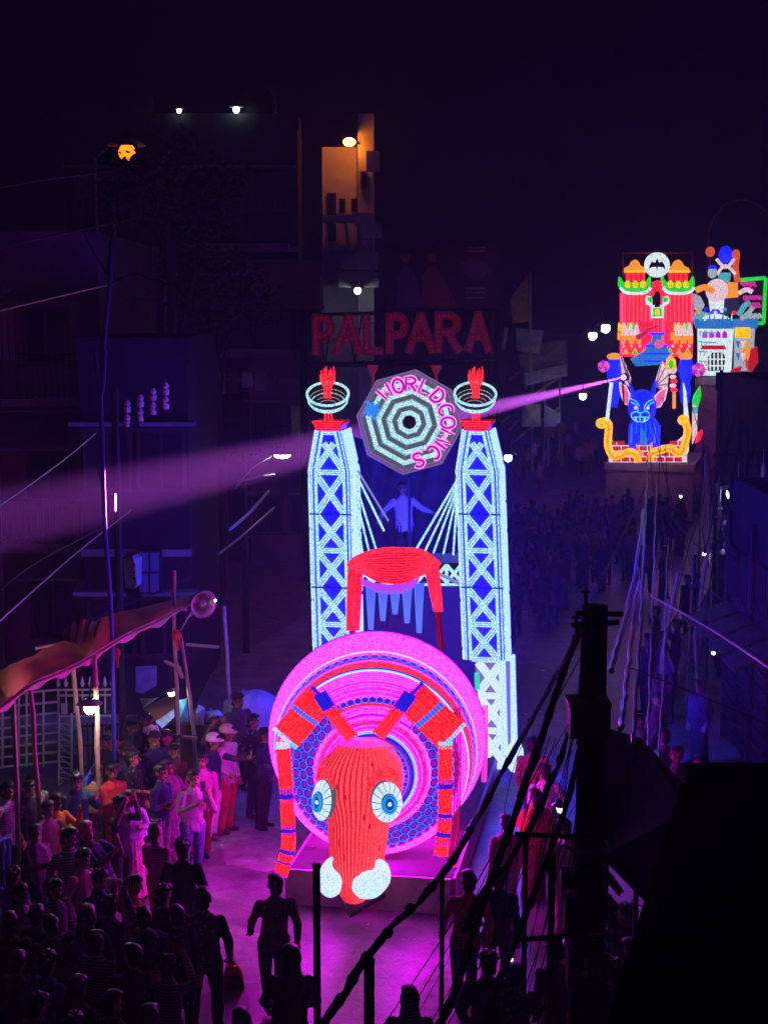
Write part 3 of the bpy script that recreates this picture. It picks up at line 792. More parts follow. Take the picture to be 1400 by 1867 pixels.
    for i, (r, z) in enumerate(((.27, -.14), (.22, -.19), (.16, -.22))):
        mb = MB(); rr = random.Random(i)
        for k in range(7):
            a = .5 + 2.1 * k / 7; mb.tube([bp(r, z, a), bp(r, z, a + .14), bp(r, z + .01, a + .24)], .009, 4)
        mb.build("inner_rope", em("led_bowl_inner", (.35, .33, .42), .7), bowl)
    for k in range(6):
        u = (k - 2.5) * .022; mb = MB()
        mb.tube(smooth_path([c + Vector((u * .8, -.1, -.05)), c + Vector((u * .9, -.1, .12)), c + Vector((u * 2.0, -.1, .26)), c + Vector((u * 1.7 + .01 * (k % 2), -.1, .42 + .03 * (k % 3)))], 4), [.018] * 10 + [.014, .01, .005], 5)
        mb.build("flame", RED, bowl)
    # low extension to the trailer
    if low_ext:
        x0, x1 = .12, .36
        mb = MB(); mb.add([loc(-.2, .25, 1210), loc(.4, .25, 1210), loc(.36, .25, 1395), loc(-.2, .25, 1395)], [(0, 1, 2, 3)]); mb.build("lower_panel", em("led_lilac", (.3, .22, .6), .6), tw)
        for i in range(3):
            y0 = 1212 + i * 64
            for s_ in (-1, 1):
                mb = MB(); bar3(mb, loc(-s_ * .2 + .06, .2 - .02 * s_, y0), loc(s_ * .2 + .06, .2 - .02 * s_, y0 + 56), .05, 3, .026); mb.build("cross_brace", WHITE_HOT, tw)
            mb = MB(); bar3(mb, loc(-.16, .15, y0 + 60), loc(.28, .15, y0 + 60), .04, 3, .02); mb.build("cross_rail", WHITE_HOT, tw)
        mb = MB()
        for k in range(9): mb.tube([loc(.25 + .022 * k, .12 + .06 * k, 1206), loc(.24 + .022 * k, .12 + .06 * k, 1380)], .035, 5)
        mb.build("lower_ropes", WHITE_SIDE, tw)
        mb = MB(); p_ = loc(.42, .3, 1385); mb.ball(p_, (.16, .2, .3), 12, 8); mb.build("foot_lantern", WHITE_HOT, tw, smooth=True)
        mb = MB(); mb.tube([loc(-.17, .18, 1232), loc(-.17, .18, 1262)], .05, 6); mb.build("green_lamp", em("led_green_dim", (.05, .8, .45), .8), tw)
    return tw, loc
twL, locL = tower(599, 610, 25.6, "tall white and blue X-braced light tower left of the octagon sign", False)
twR, locR = tower(868, 884, 25.6, "tall white and blue X-braced light tower between octagon sign and road", True)
# stay cables fanning from the towers, bridge girder
for i, (x, y) in enumerate(((700, 968), (686, 1003), (674, 1010), (662, 1012), (652, 1010))):
    mb = MB(); mb.tube([at(650 - i * 2, 866 + i * 14, 25.75), at(x, y, 25.9)], .02, 6); mb.build("stay_cable", WHITE, twL)
mb = MB(); mb.tube([at(652, 858, 25.75), at(708, 950, 25.9)], .018, 5); mb.build("stay_cable", em("led_dim_white", (.35, .4, .5), .6), twL)
for i, (x, y) in enumerate(((757, 1004), (774, 1006), (790, 1008), (808, 1010), (826, 1012))):
    mb = MB(); mb.tube([at(833, 876 + i * 8, 25.75), at(x, y, 25.9)], .02, 6); mb.build("stay_cable", WHITE, twR)
gd = empty("bridge_girder", at(748, 1045, 26.1), YAW, "white and blue zigzag bridge girder between the two light towers", "girder")
mb = MB(); mb.slab([at(648, 1010, 26.1), at(838, 1010, 26.1), at(838, 1026, 26.1), at(648, 1026, 26.1)], (0, .1, 0)); mb.build("deck_edge", em("led_girder_blue", (.02, .05, .3), .6), gd)
for i in range(7):
    x0 = 652 + i * 27
    for a, b in (((x0, 1030), (x0 + 27, 1062)), ((x0, 1062), (x0 + 27, 1030)), ((x0, 1030), (x0, 1062))):
        mb = MB(); mb.tube([at(*a, 26.1), at(*b, 26.1)], .032, 5); mb.build("girder_bar", WHITE, gd)
mb = MB(); mb.tube([at(650, 1066, 26.1), at(842, 1066, 26.1)], .025, 5); mb.build("lower_chord", WHITE, gd)
mb = MB(); mb.tube([at(845, 1068, 26), at(800, 1046, 26)], .03, 5); mb.build("tie_bar", em("led_dim_white", (.35, .4, .5), .6), gd)
# the trailer that carries the bridge
mb = MB()
c = at(750, 1412, 26.2)
tr2 = empty("bridge_trailer", (c.x, c.y, 0), YAW, "dark flatbed trailer carrying the light towers behind the bug", "trailer")
mb = MB(); mb.box((0, .6, .62), (2.7, 3.4, .16)); mb.build("deck", trailer_paint, tr2, local=True)
for sx in (-1.1, 1.1):
    for yy in (-.4, 1.6):
        MB().rings([[Vector((sx + d, yy + math.cos(k * PI / 8) * rr, .33 + math.sin(k * PI / 8) * rr)) for k in range(16)] for d, rr in ((-.12, .22), (-.1, .32), (.1, .32), (.12, .22))]).build("wheel", rubber, tr2, local=True)
# rear platform and cloth behind the sign
pl = empty("rear_platform", (c.x, 27.6, 0), YAW, "dark boxed platform behind the octagon sign where a man stands", "platform")
q = at(748, 1048, 27.8)
mb = MB(); mb.box((q.x, 28.2, (q.z + .6) / 2), (2.6, 1.8, q.z - .6)); mb.build("box", iron_black, pl)
bc = empty("backdrop_cloth", at(745, 1000, 28.9), 0, "dark creased cloth hanging behind the octagon sign", "cloth")
mb = MB(); g = []
for i in range(15):
    v = i / 14; row = []
    for k in range(31):
        u = k / 30; x = 640 + 210 * u
        sag_ = (795 if v == 0 else 795) ; py = 795 + 18 * math.sin(u * PI) * (1 - v) + (1012 - 795) * v
        d = 28.9 + .09 * math.sin(u * 23 + 3 * v) + .05 * math.sin(u * 41 + v * 9)
        row.append(at(x, py, d))
    g.append(row)
for i in range(14):
    for k in range(30): mb.add([g[i][k], g[i][k + 1], g[i + 1][k + 1], g[i + 1][k]], [(0, 1, 2, 3)])
mb.build("sheet", cloth_dark, bc, smooth=True)
for x in (641, 849):
    mb = MB(); mb.tube([at(x, 785, 28.95), at(x, 1080, 28.95)], .03, 6); mb.build("post", bamboo, bc)

# ------------------------------------------------------------------ stroke letters
ARC = lambda cx, cy_, rx, ry, a0, a1, n=10: [(cx + rx * math.cos(R(a0 + (a1 - a0) * i / n)), cy_ + ry * math.sin(R(a0 + (a1 - a0) * i / n))) for i in range(n + 1)]
GLYPH = {
 'W': [[(0, 1), (.22, 0), (.5, .75), (.78, 0), (1, 1)]],
 'O': [ARC(.5, .5, .46, .5, 90, 450, 16)],
 'R': [[(.08, 0), (.08, 1), (.5, 1)] + ARC(.5, .76, .38, .24, 90, -90, 8) + [(.08, .52)], [(.45, .52), (.95, 0)]],
 'L': [[(.12, 1), (.12, 0), (.85, 0)]],
 'D': [[(.08, 0), (.08, 1), (.4, 1)] + ARC(.4, .5, .5, .5, 90, -90, 10) + [(.08, 0)]],
 'C': [ARC(.52, .5, .45, .5, 50, 310, 14)],
 'M': [[(0, 0), (.1, 1), (.5, .2), (.9, 1), (1, 0)]],
 'I': [[(.5, 0), (.5, 1)]],
 'S': [ARC(.5, .75, .38, .25, 20, 270, 10) + ARC(.5, .25, .4, .25, 90, -160, 10)],
 'P': [[(.12, 0), (.12, 1), (.5, 1)] + ARC(.5, .73, .38, .27, 90, -90, 8) + [(.12, .46)]],
 'A': [[(.0, 0), (.5, 1), (1, 0)], [(.2, .36), (.8, .36)]],
}
# ------------------------------------------------------------------ octagon sign
YS = 25.2
S0 = at(746, 770, YS)
sg = empty("octagon_sign", S0, 0, "octagonal sign of nested white light rings lettered WORLD COMICS", "sign")
pm = F / 1.0 / YS
def oc(r, k, dz=0.0, n=8, rot=0.0):
    a = R(22.5 * 0 + 360.0 * k / n) + rot
    return S0 + Vector((r / pm * math.cos(a), dz, r / pm * math.sin(a)))
mb = MB(); ROT = R(-7)
def octa(r0, r1, d, m, name, w=.02):
    mb = MB()
    vs = []; fs = []
    for k in range(8): vs += [oc(r0, k, d, rot=ROT), oc(r1, k, d, rot=ROT)]
    for k in range(8):
        l = (k + 1) % 8; fs.append((2 * k, 2 * k + 1, 2 * l + 1, 2 * l))
    vs2 = [v + Vector((0, w, 0)) for v in vs]; n0 = len(vs)
    fs2 = [tuple(n0 + i for i in f[::-1]) for f in fs]
    for k in range(8):
        l = (k + 1) % 8
        fs2 += [(2 * k, 2 * l, n0 + 2 * l, n0 + 2 * k), (2 * k + 1, n0 + 2 * k + 1, n0 + 2 * l + 1, 2 * l + 1)]
    mb.add(vs + vs2, fs + fs2); return mb.build(name, m, sg)
octa(0.5, 96, .06, GREY_WEB, "backing", .03)
WRING = WHITE
for (r0, r1) in ((13.5, 22.5), (32, 41), (52, 60), (71, 80)): octa(r0, r1, .02, WRING, "light_ring")
octa(60.5, 62.5, .03, WHITE_GAP, "light_ring"); octa(41.5, 43, .03, WHITE_GAP, "light_ring")
octa(0.5, 12, .03, iron_black, "hub")
for r in (90, 96): 
    mb = MB(); mb.tube([oc(r, k, 0, rot=ROT) for k in range(8)], .014, 5, closed=True); mb.build("outer_rope", ORCHID, sg)
for k in range(8):
    mb = MB(); mb.tube([oc(96, k, .05, rot=ROT), oc(12, k, .05, rot=ROT)], .008, 4); mb.build("spoke", ORCHID, sg)
txt = "WORLD COMICS"
angs = [128, 107, 88, 66, 43, None, 19, 0, -21, -36, -51, -76]
for ch, a in zip(txt, angs):
    if a is None: continue
    a = R(a); c = S0 + Vector((math.cos(a) * 70 / pm, -.05, math.sin(a) * 70 / pm))
    up = Vector((math.cos(a), 0, math.sin(a))); rt = Vector((math.sin(a), 0, -math.cos(a)))
    h, w = 25 / pm, 21 / pm
    mb = MB(); mb2 = MB()
    for st in GLYPH[ch]:
        P = [c + rt * ((x - .5) * w) + up * ((y - .5) * h) for x, y in st]
        mb.tube(P, .044, 6); mb2.tube([p_ + Vector((0, -.05, 0)) for p_ in P], .02, 6)
    lo = mb.build("letter", MAGENTA_PALE, sg); mb2.build("letter_core", MAGENTA, lo)
lo_ = None
mb = MB(); c = at(678, 747, YS - .08)
for k in range(9):
    a = 2 * PI * k / 9; r_ = (12 + 5 * (k % 2)) / pm
    mb.tube([c, c + Vector((math.cos(a) * r_, -.02, math.sin(a) * r_)), c + Vector((math.cos(a + .3) * r_ * 1.1, 0, math.sin(a + .3) * r_ * 1.1))], [.035, .025, .012], 5)
mb.build("starburst", em("led_star_blue", (.01, .25, 1.0), 1.1), sg)
mb = MB(); mb.tube([at(746, 868, YS + .2), at(746, 1012, YS + 1.2)], .03, 6); mb.build("post", iron_black, sg)

# ------------------------------------------------------------------ red arch with blue drapes (plain generic decoration)
ya = 23.6
ar = empty("light_arch", at(712, 1160, ya), YAW, "red rope-light arch hung with blue pennants behind the bug", "arch")
def ropes_panel(name, quads, n, rad, m, mgap, parent):
    """quads: left-edge points and right-edge points (px) of a band filled with upright ropes"""
    L, Rr = quads; mb = MB(); mb.mi = 1
    k = len(L)
    for i in range(k - 1): mb.add([at(*L[i], ya + .05), at(*Rr[i], ya + .05), at(*Rr[i + 1], ya + .05), at(*L[i + 1], ya + .05)], [(0, 1, 2, 3)])
    mb.mi = 0
    for j in range(n):
        t = (j + .5) / n
        P = [at(L[i][0] + (Rr[i][0] - L[i][0]) * t, L[i][1] + (Rr[i][1] - L[i][1]) * t, ya - .1 * math.sin(PI * t)) for i in range(k)]
        mb.tube(smooth_path(P, 3) if k > 2 else P, rad, 5)
    return mb.build(name, [m, mgap], parent)
ropes_panel("column", ([(634, 1030), (632, 1080), (631, 1150)], [(662, 1030), (660, 1080), (656, 1150)]), 6, .012, RED, RED_GAP, ar)
ropes_panel("column", ([(772, 1030), (780, 1070), (790, 1115)], [(800, 1030), (804, 1070), (808, 1115)]), 6, .012, RED, RED_GAP, ar)
ropes_panel("crown_panel", ([(636, 1030), (650, 1018), (690, 1006), (730, 1004), (770, 1008), (798, 1030)], [(636, 1036), (660, 1046), (690, 1062), (730, 1066), (765, 1052), (798, 1036)]), 13, .011, RED, RED_GAP, ar)
for i in range(5):
    x = 666 + i * 22; L_ = (86, 70, 58, 74, 92)[i]
    ropes_panel("pennant", ([(x, 1062 + (6, 12, 14, 12, 4)[i]), (x + 6, 1062 + L_)], [(x + 20, 1062 + (10, 14, 14, 8, 0)[i]), (x + 14, 1062 + L_)]), 4, .016, BLUE_NET, BLUE_DEEP, ar)
ropes_panel("valance", ([(655, 1052), (680, 1062), (712, 1066), (745, 1062), (765, 1050)], [(662, 1066), (685, 1080), (712, 1084), (742, 1080), (760, 1064)]), 6, .012, em("led_valance", (.5, .06, .9), 1.0), PURPLE, ar)
for x in (643, 798):
    mb = MB(); mb.tube([at(x, 1150 if x < 700 else 1115, ya), at(x + 6, 1185, ya + .3)], .05, 7); mb.build("foot_post", cloth_red, ar)
mb = MB(); mb.tube([at(705, 1085, ya + .1), at(706, 1160, ya + .1)], .02, 6); mb.build("prop", iron_black, ar)
mb = MB(); mb.tube(smooth_path([at(634, 1032, ya - .06), at(650, 1016, ya - .06), at(690, 1003, ya - .06), at(730, 1001, ya - .06), at(772, 1006, ya - .06), at(802, 1030, ya - .06)], 5), .03, 7); mb.build("arch_rim", RED, ar)

# ------------------------------------------------------------------ PALPARA gantry
YG = 46.0
pg = empty("name_gantry", at(730, 700, YG), 0, "dark gantry across the street spelling PALPARA in dim red bulbs", "sign")
RED_DIM = em("bulb_red_dim", (.42, .01, .04), .1); RED_BULB = em("bulb_red", (.75, .02, .07), .13)
ppm = F / YG
for ch, x0, x1 in (("P", 572, 607), ("A", 614, 656), ("L", 664, 698), ("P", 706, 742), ("A", 746, 788), ("R", 796, 838), ("A", 854, 890)):
    t = (x0 - 572) / 300.0; top, bot = 580 - 6 * t, 642 - 6 * t
    mb = MB(); mbb = MB()
    for st in GLYPH[ch]:
        P = [at(x0 + x * (x1 - x0), bot + (top - bot) * y, YG) for x, y in st]
        for a, b in zip(P[:-1], P[1:]):
            d = (b - a); L_ = d.length; d.normalize(); s_ = Vector((d.z, 0, -d.x)) * .12; e_ = d * .1
            mb.slab([a - s_ - e_, a + s_ - e_, b + s_ + e_, b - s_ + e_], (0, .08, 0))
        dist = 0; cur = 0
        tot = sum((b - a).length for a, b in zip(P[:-1], P[1:])); nb = max(2, int(tot / .125))
        for i in range(nb + 1):
            u = tot * i / nb; acc = 0
            for a, b in zip(P[:-1], P[1:]):
                l_ = (b - a).length
                if acc + l_ >= u - 1e-6:
                    pp = a.lerp(b, (u - acc) / max(l_, 1e-6)); break
                acc += l_
            mbb.ball(pp + Vector((0, -.03, 0)), .05, 6, 4)
    lo = mb.build("letter", RED_DIM, pg); tag(mbb.build("bulbs", RED_BULB, lo), kind="stuff")
for y in (570, 660):
    for d in (0, .5):
        mb = MB(); mb.tube([at(548, y + 4, YG + .2 + d), at(905, y - 4, YG + .2 + d)], .05, 6); mb.build("beam", iron_black, pg)
for i in range(14):
    x = 552 + i * 27
    mb = MB(); mb.tube([at(x, 573, YG + .22), at(x + (13 if i % 2 else -13), 659, YG + .22)], .025, 5); mb.build("lattice_bar", iron_black, pg)
for x in (550, 904):
    for dx in (0, 7):
        a = at(x + dx, 565, YG + .25); mb = MB(); mb.tube([a, (a.x, a.y, 0)], .06, 6); mb.build("post", iron_black, pg)
for x in (680, 795):
    a = at(x, 672, YG - .2)
    mb = MB(); mb.rings([[a + Vector((math.cos(k * PI / 5) * r, math.sin(k * PI / 5) * r, z)) for k in range(10)] for r, z in ((.16, .1), (.15, .02), (.05, -.18), (.04, -.9))]); mb.build("red_cup", em("cup_red", (.3, .015, .06), .45), pg)
mb = MB(); mb.tube([at(600, 668, YG), at(860, 664, YG)], .03, 5); mb.build("beam", iron_black, pg)
# ------------------------------------------------------------------ far floats
def fm(n, rgb, s=1.0, dots=14, low=.7): return em("far_" + n, rgb, s, dots=dots, low=low)
fRED = em("far_red", (1, .005, .02), 4.5, dots=14, low=.5, nee=True); fRED2 = fm("red_deep", (.8, .01, .03), .8); fORA = fm("orange", (1, .3, .02), 1.3); fYEL = em("far_yellow", (1, .28, .003), 3.2, dots=14, low=.5, nee=True)
fGRN = fm("green", (.02, .85, .04), 1.0); fWHT = fm("white", (.8, .95, 1), 1.15); fBLU = em("far_blue", (.002, .008, 1.0), 4.0, dots=14, low=.5, nee=True); fSKY = fm("sky_blue", (.02, .22, .7), 1.0)
fPNK = fm("pink", (1, .12, .4), 1.1); fROS = fm("rose_white", (1, .7, .8), 1.05); fPUR = fm("purple", (.5, .02, .85), 1.1); fLIN = fm("face_line", (.1, .6, 1), 1.3); fDRK = iron_black
fTEA = fm("teal", (.08, .5, .6), 1.0); fGRY = fm("grey_white", (.5, .58, .62), .9)
def sl(name, par, pts, Y, m, d=.2):
    mb = MB(); mb.slab([at(x, y, Y) for x, y in pts], (0, d, 0)); return mb.build(name, m, par)
def ln(name, par, pts, Y, r, m, closed=False, sub=4, taper=None):
    P = [at(x, y, Y) for x, y in pts]
    if sub and len(P) > 2: P = smooth_path(P, sub)
    rr = r if not taper else [r + (taper - r) * i / (len(P) - 1) for i in range(len(P))]
    mb = MB(); mb.tube(P, rr, 7, closed=closed); return mb.build(name, m, par, smooth=True)
def disc(name, par, cx, cy_, r, Y, m, d=.15, ry=None, n=20):
    return sl(name, par, [(cx + r * math.cos(2 * PI * k / n), cy_ + (ry or r) * math.sin(2 * PI * k / n)) for k in range(n)], Y, m, d)
YF = 58.0
def far_trailer(cx, Y, w, label, top_py, depth=5.0):
    p = at(cx, 900, Y)
    t = empty("float_trailer", (p.x, Y, 0), R(-16), label, "trailer")
    zt = at(cx, top_py, Y).z
    mb = MB(); mb.box((0, depth / 2, zt - .15), (w, depth, .3)); mb.build("deck", trailer_paint, t, local=True)
    mb = MB(); mb.box((0, .15, zt / 2), (w - .1, .1, zt - .4)); mb.build("skirt", trailer_paint, t, local=True)
    for sx in (-1, 1):
        for yy in (1, depth - 1):
            MB().rings([[Vector((sx * (w / 2 - .2) + d, yy + math.cos(k * PI / 8) * rr, .45 + math.sin(k * PI / 8) * rr)) for k in range(16)] for d, rr in ((-.15, .3), (-.12, .45), (.12, .45), (.15, .3))]).build("wheel", rubber, t, local=True)
    return t
far_trailer(1182, YF + .3, 3.4, "dark trailer under the red castle and blue beast", 845)
far_trailer(1325, 66, 3.0, "dark trailer under the white castle", 690)

cs = empty("castle_panel", at(1198, 845, YF + 2), 0, "tall red castle of lights with orange roofs and a white disc", "lantern castle")
Y2 = YF + 2
sl("castle_wall", cs, [(1133, 534), (1186, 534), (1186, 580), (1208, 580), (1208, 534), (1262, 534), (1262, 650), (1133, 650)], Y2, fRED, .5)
for x0, x1 in ((1130, 1186), (1208, 1265)):
    m_ = (x0 + x1) / 2
    sl("balcony", cs, [(x0, 504), (x0 + 6, 514), (x1 - 6, 514), (x1, 504), (x1 + 1, 520), (x1 - 6, 531), (x0 + 6, 531), (x0 - 1, 520)], Y2 - .25, fGRN, .5)
    ln("balcony_rim", cs, [(x0, 524), (x0 + 9, 533), (m_, 535), (x1 - 9, 533), (x1, 524)], Y2 - .3, .06, fWHT)
    for k in range(3): disc("lotus_bud", cs, x0 + 14 + k * 14, 518, 4.5, Y2 - .32, fYEL, .1, ry=7, n=10)
    sl("colonnade", cs, [(x0 + 10, 496), (x1 - 10, 496), (x1 - 12, 512), (x0 + 12, 512)], Y2, fRED2, .3)
    for k in range(4): ln("column", cs, [(x0 + 15 + k * 9, 497), (x0 + 15 + k * 9, 512)], Y2 - .05, .06, fRED, sub=0)
    sl("roof", cs, [(x0 + 8, 496), (x0 + 9, 489), (x0 + 19, 484), (x0 + 22, 477), (m_, 473), (x1 - 22, 477), (x1 - 19, 484), (x1 - 9, 489), (x1 - 8, 496)], Y2 - .1, fORA, .4)
    ln("roof_edge", cs, [(x0 + 8, 495), (x1 - 8, 495)], Y2 - .14, .05, fYEL, sub=0)
disc("emblem_disc", cs, 1197.5, 483, 23, Y2 - .4, fWHT, .12, n=32)
sl("bat_emblem", cs, [(1197.5, 470), (1199, 475), (1201, 479), (1207, 477), (1211.5, 485), (1212, 492), (1209, 487.5), (1206, 487), (1203, 487), (1199.5, 486), (1197.5, 491), (1195.5, 486), (1192, 487), (1189, 487), (1186, 487.5), (1183, 492), (1183.5, 485), (1188, 477), (1194, 479), (1196, 475)], Y2 - .46, fDRK, .05)
for pts in ([(1186, 536), (1192, 520), (1198, 514), (1204, 520), (1211, 536)], [(1190, 514), (1198, 526), (1207, 514)], [(1184, 541), (1194, 530), (1198, 520)], [(1213, 541), (1203, 530), (1198, 520)]):
    ln("red_scroll", cs, pts, Y2 - .1, .06, fRED)
sl("niche", cs, [(1177, 545), (1180, 539), (1188, 541), (1189, 556), (1208, 556), (1209, 541), (1217, 539), (1220, 545), (1219, 553), (1210, 558), (1209, 580), (1187, 580), (1186, 558), (1178, 554)], Y2 - .2, fWHT, .25)
sl("niche_leaf", cs, [(1179, 543), (1188, 541), (1188, 552), (1181, 549)], Y2 - .25, fGRN, .1); sl("niche_leaf", cs, [(1209, 541), (1218, 543), (1216, 549), (1209, 552)], Y2 - .25, fGRN, .1)
sl("niche_leaf", cs, [(1190, 562), (1206, 562), (1206, 577), (1190, 577)], Y2 - .25, fGRN, .1); disc("lotus_bud", cs, 1198, 569, 4, Y2 - .3, fYEL, .06, ry=6, n=10)
sl("niche_slot", cs, [(1193, 532), (1202, 532), (1202, 560), (1193, 560)], Y2 - .26, mat("slot_brown", (.1, .03, .02)), .05)
for x in range(1128, 1262, 17):
    if 1160 < x < 1215: continue
    sl("leaf_crest", cs, [(x, 588), (x + 4, 594), (x + 8, 588), (x + 13, 595), (x + 15, 604), (x - 1, 604)], Y2 - .2, fGRN if x % 2 else fYEL, .2)
for x0, x1 in ((1127, 1168), (1224, 1263)):
    sl("crenel_band", cs, [(x0, 606), (x1, 606), (x1, 627), (x1 - 6, 627), (x1 - 6, 620), (x1 - 12, 620), (x1 - 12, 627), (x1 - 20, 627), (x1 - 20, 620), (x0 + 13, 620), (x0 + 13, 627), (x0 + 6, 627), (x0 + 6, 620), (x0, 620)], Y2 - .3, fORA, .3)
    for k in range(3): sl("white_flame", cs, [(x0 + 6 + 11 * k, 612), (x0 + 9 + 11 * k, 596), (x0 + 12 + 11 * k, 588), (x0 + 15 + 11 * k, 598), (x0 + 17 + 11 * k, 612)], Y2 - .4, fROS, .15)
for a, b in (((1135, 461), (1262, 461)), ((1135, 461), (1135, 504)), ((1262, 461), (1262, 504))): ln("frame_bar", cs, [a, b], Y2, .035, cloth_red, sub=0)

for x in [1139 + 7.5 * k for k in range(17)]:
    if 1184 < x < 1210: ln("wall_rope", cs, [(x, 584), (x, 648)], Y2 - .04, .02, fm("rope_rose", (1, .16, .2), 1.0), sub=0)
    else: ln("wall_rope", cs, [(x, 537), (x, 586)], Y2 - .04, .02, fm("rope_rose", (1, .16, .2), 1.0), sub=0)
for x0, x1 in ((1133, 1186), (1208, 1262)):
    for pts in ([(x0, 535), (x0, 648)], [(x1, 535), (x1, 584)]): ln("wall_edge", cs, pts, Y2 - .06, .05, fPNK, sub=0)
for k in range(9): disc("band_stud", cs, 1136 + k * 15, 631, 2.6, Y2 - .06, fYEL if k % 2 else fROS, .05, n=8)
for k in range(8): sl("band_leaf", cs, [(1135 + k * 16, 646), (1141 + k * 16, 634), (1147 + k * 16, 646)], Y2 - .08, fGRN if k % 2 else fORA, .06)
# blue urn with a red ribbon, above the beast (plain decoration)
ur = empty("blue_urn", at(1196, 664, YF + 1), 0, "blue light urn with a rose ribbon above the blue beast", "lantern urn")
Y3 = YF + 1
c = at(1196, 640, Y3)
mb = MB(); mb.rings([[c + Vector((math.cos(k * PI / 8) * r, math.sin(k * PI / 8) * r * .7, z)) for k in range(16)] for r, z in ((.2, -.5), (.42, -.38), (.5, -.1), (.4, .2), (.2, .38), (.18, .55), (.28, .68))]); mb.build("urn_body", fSKY, ur, smooth=True)
for z, r in ((-.38, .44), (-.1, .52), (.2, .42), (.66, .3)):
    mb = MB(); mb.tube([c + Vector((math.cos(k * PI / 10) * r, math.sin(k * PI / 10) * r * .7, z)) for k in range(20)], .035, 5, closed=True); mb.build("urn_band", fBLU, ur)
ln("ribbon", ur, [(1160, 616), (1172, 610), (1184, 600), (1200, 594)], Y3 - .3, .11, fm("rose", (.7, .02, .12), .9), taper=.04)
disc("urn_boss", ur, 1201, 628, 8, Y3 - .6, fPNK, .1); sl("skirt_band", ur, [(1150, 655), (1175, 640), (1190, 656), (1215, 650), (1218, 664), (1160, 668)], Y3 + .2, fSKY, .3)

bt = empty("blue_beast", at(1172, 815, YF), 0, "blue horned beast of lights with pink ears and white wings", "lantern beast")
def blob(name, par, cx, cy_, Y, rx, ry, rz, m, n=14):
    mb = MB(); mb.ball(at(cx, cy_, Y), (rx, ry, rz), n, 10); return mb.build(name, m, par, smooth=True)
blob("head", bt, 1170, 742, YF - .2, .54, .5, .66, fBLU); blob("muzzle", bt, 1167, 757, YF - .45, .36, .36, .34, fBLU)
blob("chest", bt, 1174, 785, YF + .3, .6, .6, .62, fBLU)
for x in (1154, 1196): 
    ln("leg", bt, [(x, 775), (x - 2, 800), (x, 816)], YF - .1, .17, fBLU); disc("paw", bt, x, 815, 6, YF - .3, fBLU, .3, ry=4)
ln("leg", bt, [(1172, 785), (1173, 812)], YF - .2, .13, fSKY, sub=0)
sl("ear", bt, [(1129, 697), (1140, 704), (1147, 718), (1146, 740), (1138, 736), (1131, 716)], YF - .1, fPNK, .12)
sl("ear", bt, [(1216, 706), (1205, 711), (1194, 722), (1192, 744), (1202, 742), (1211, 728)], YF - .1, fPNK, .12)
for pts in ([(1129, 697), (1140, 704), (1147, 718), (1146, 740), (1138, 736), (1131, 716), (1129, 697)], [(1216, 706), (1205, 711), (1194, 722), (1192, 744), (1202, 742), (1211, 728), (1216, 706)]): ln("ear_edge", bt, pts, YF - .15, .035, fROS, sub=0)
ln("horn", bt, [(1154, 722), (1150, 708), (1146, 698)], YF, .1, fBLU, taper=.02); ln("horn", bt, [(1188, 720), (1192, 704), (1194, 692)], YF, .12, fBLU, taper=.02)
for side, pts, root in ((0, [(1130, 645), (1136, 655), (1142, 668), (1150, 690), (1148, 706), (1140, 700), (1133, 680)], (1148, 706)), (1, [(1206, 656), (1213, 668), (1218, 684), (1217, 700), (1214, 712), (1200, 708), (1194, 696), (1200, 676)], (1195, 704))):
    sl("wing", bt, pts, YF + .4, fROS, .08)
    for x, y in pts[:-2]: ln("wing_rib", bt, [root, (x, y)], YF + .36, .022, fm("rib", (.35, .1, .2), .7), sub=0)
for pts in ([(1150, 733), (1158, 738), (1163, 746), (1160, 752)], [(1148, 727), (1158, 731), (1165, 740)], [(1190, 728), (1180, 733), (1174, 744), (1182, 752)], [(1192, 733), (1184, 737), (1178, 745)], [(1150, 755), (1158, 750), (1167, 753), (1176, 750), (1184, 755), (1180, 765), (1172, 769), (1160, 768), (1152, 762), (1150, 755)], [(1167, 753), (1166, 768)], [(1153, 761), (1167, 760), (1181, 761)]):
    ln("face_line", bt, pts, YF - .86, .026, fLIN)

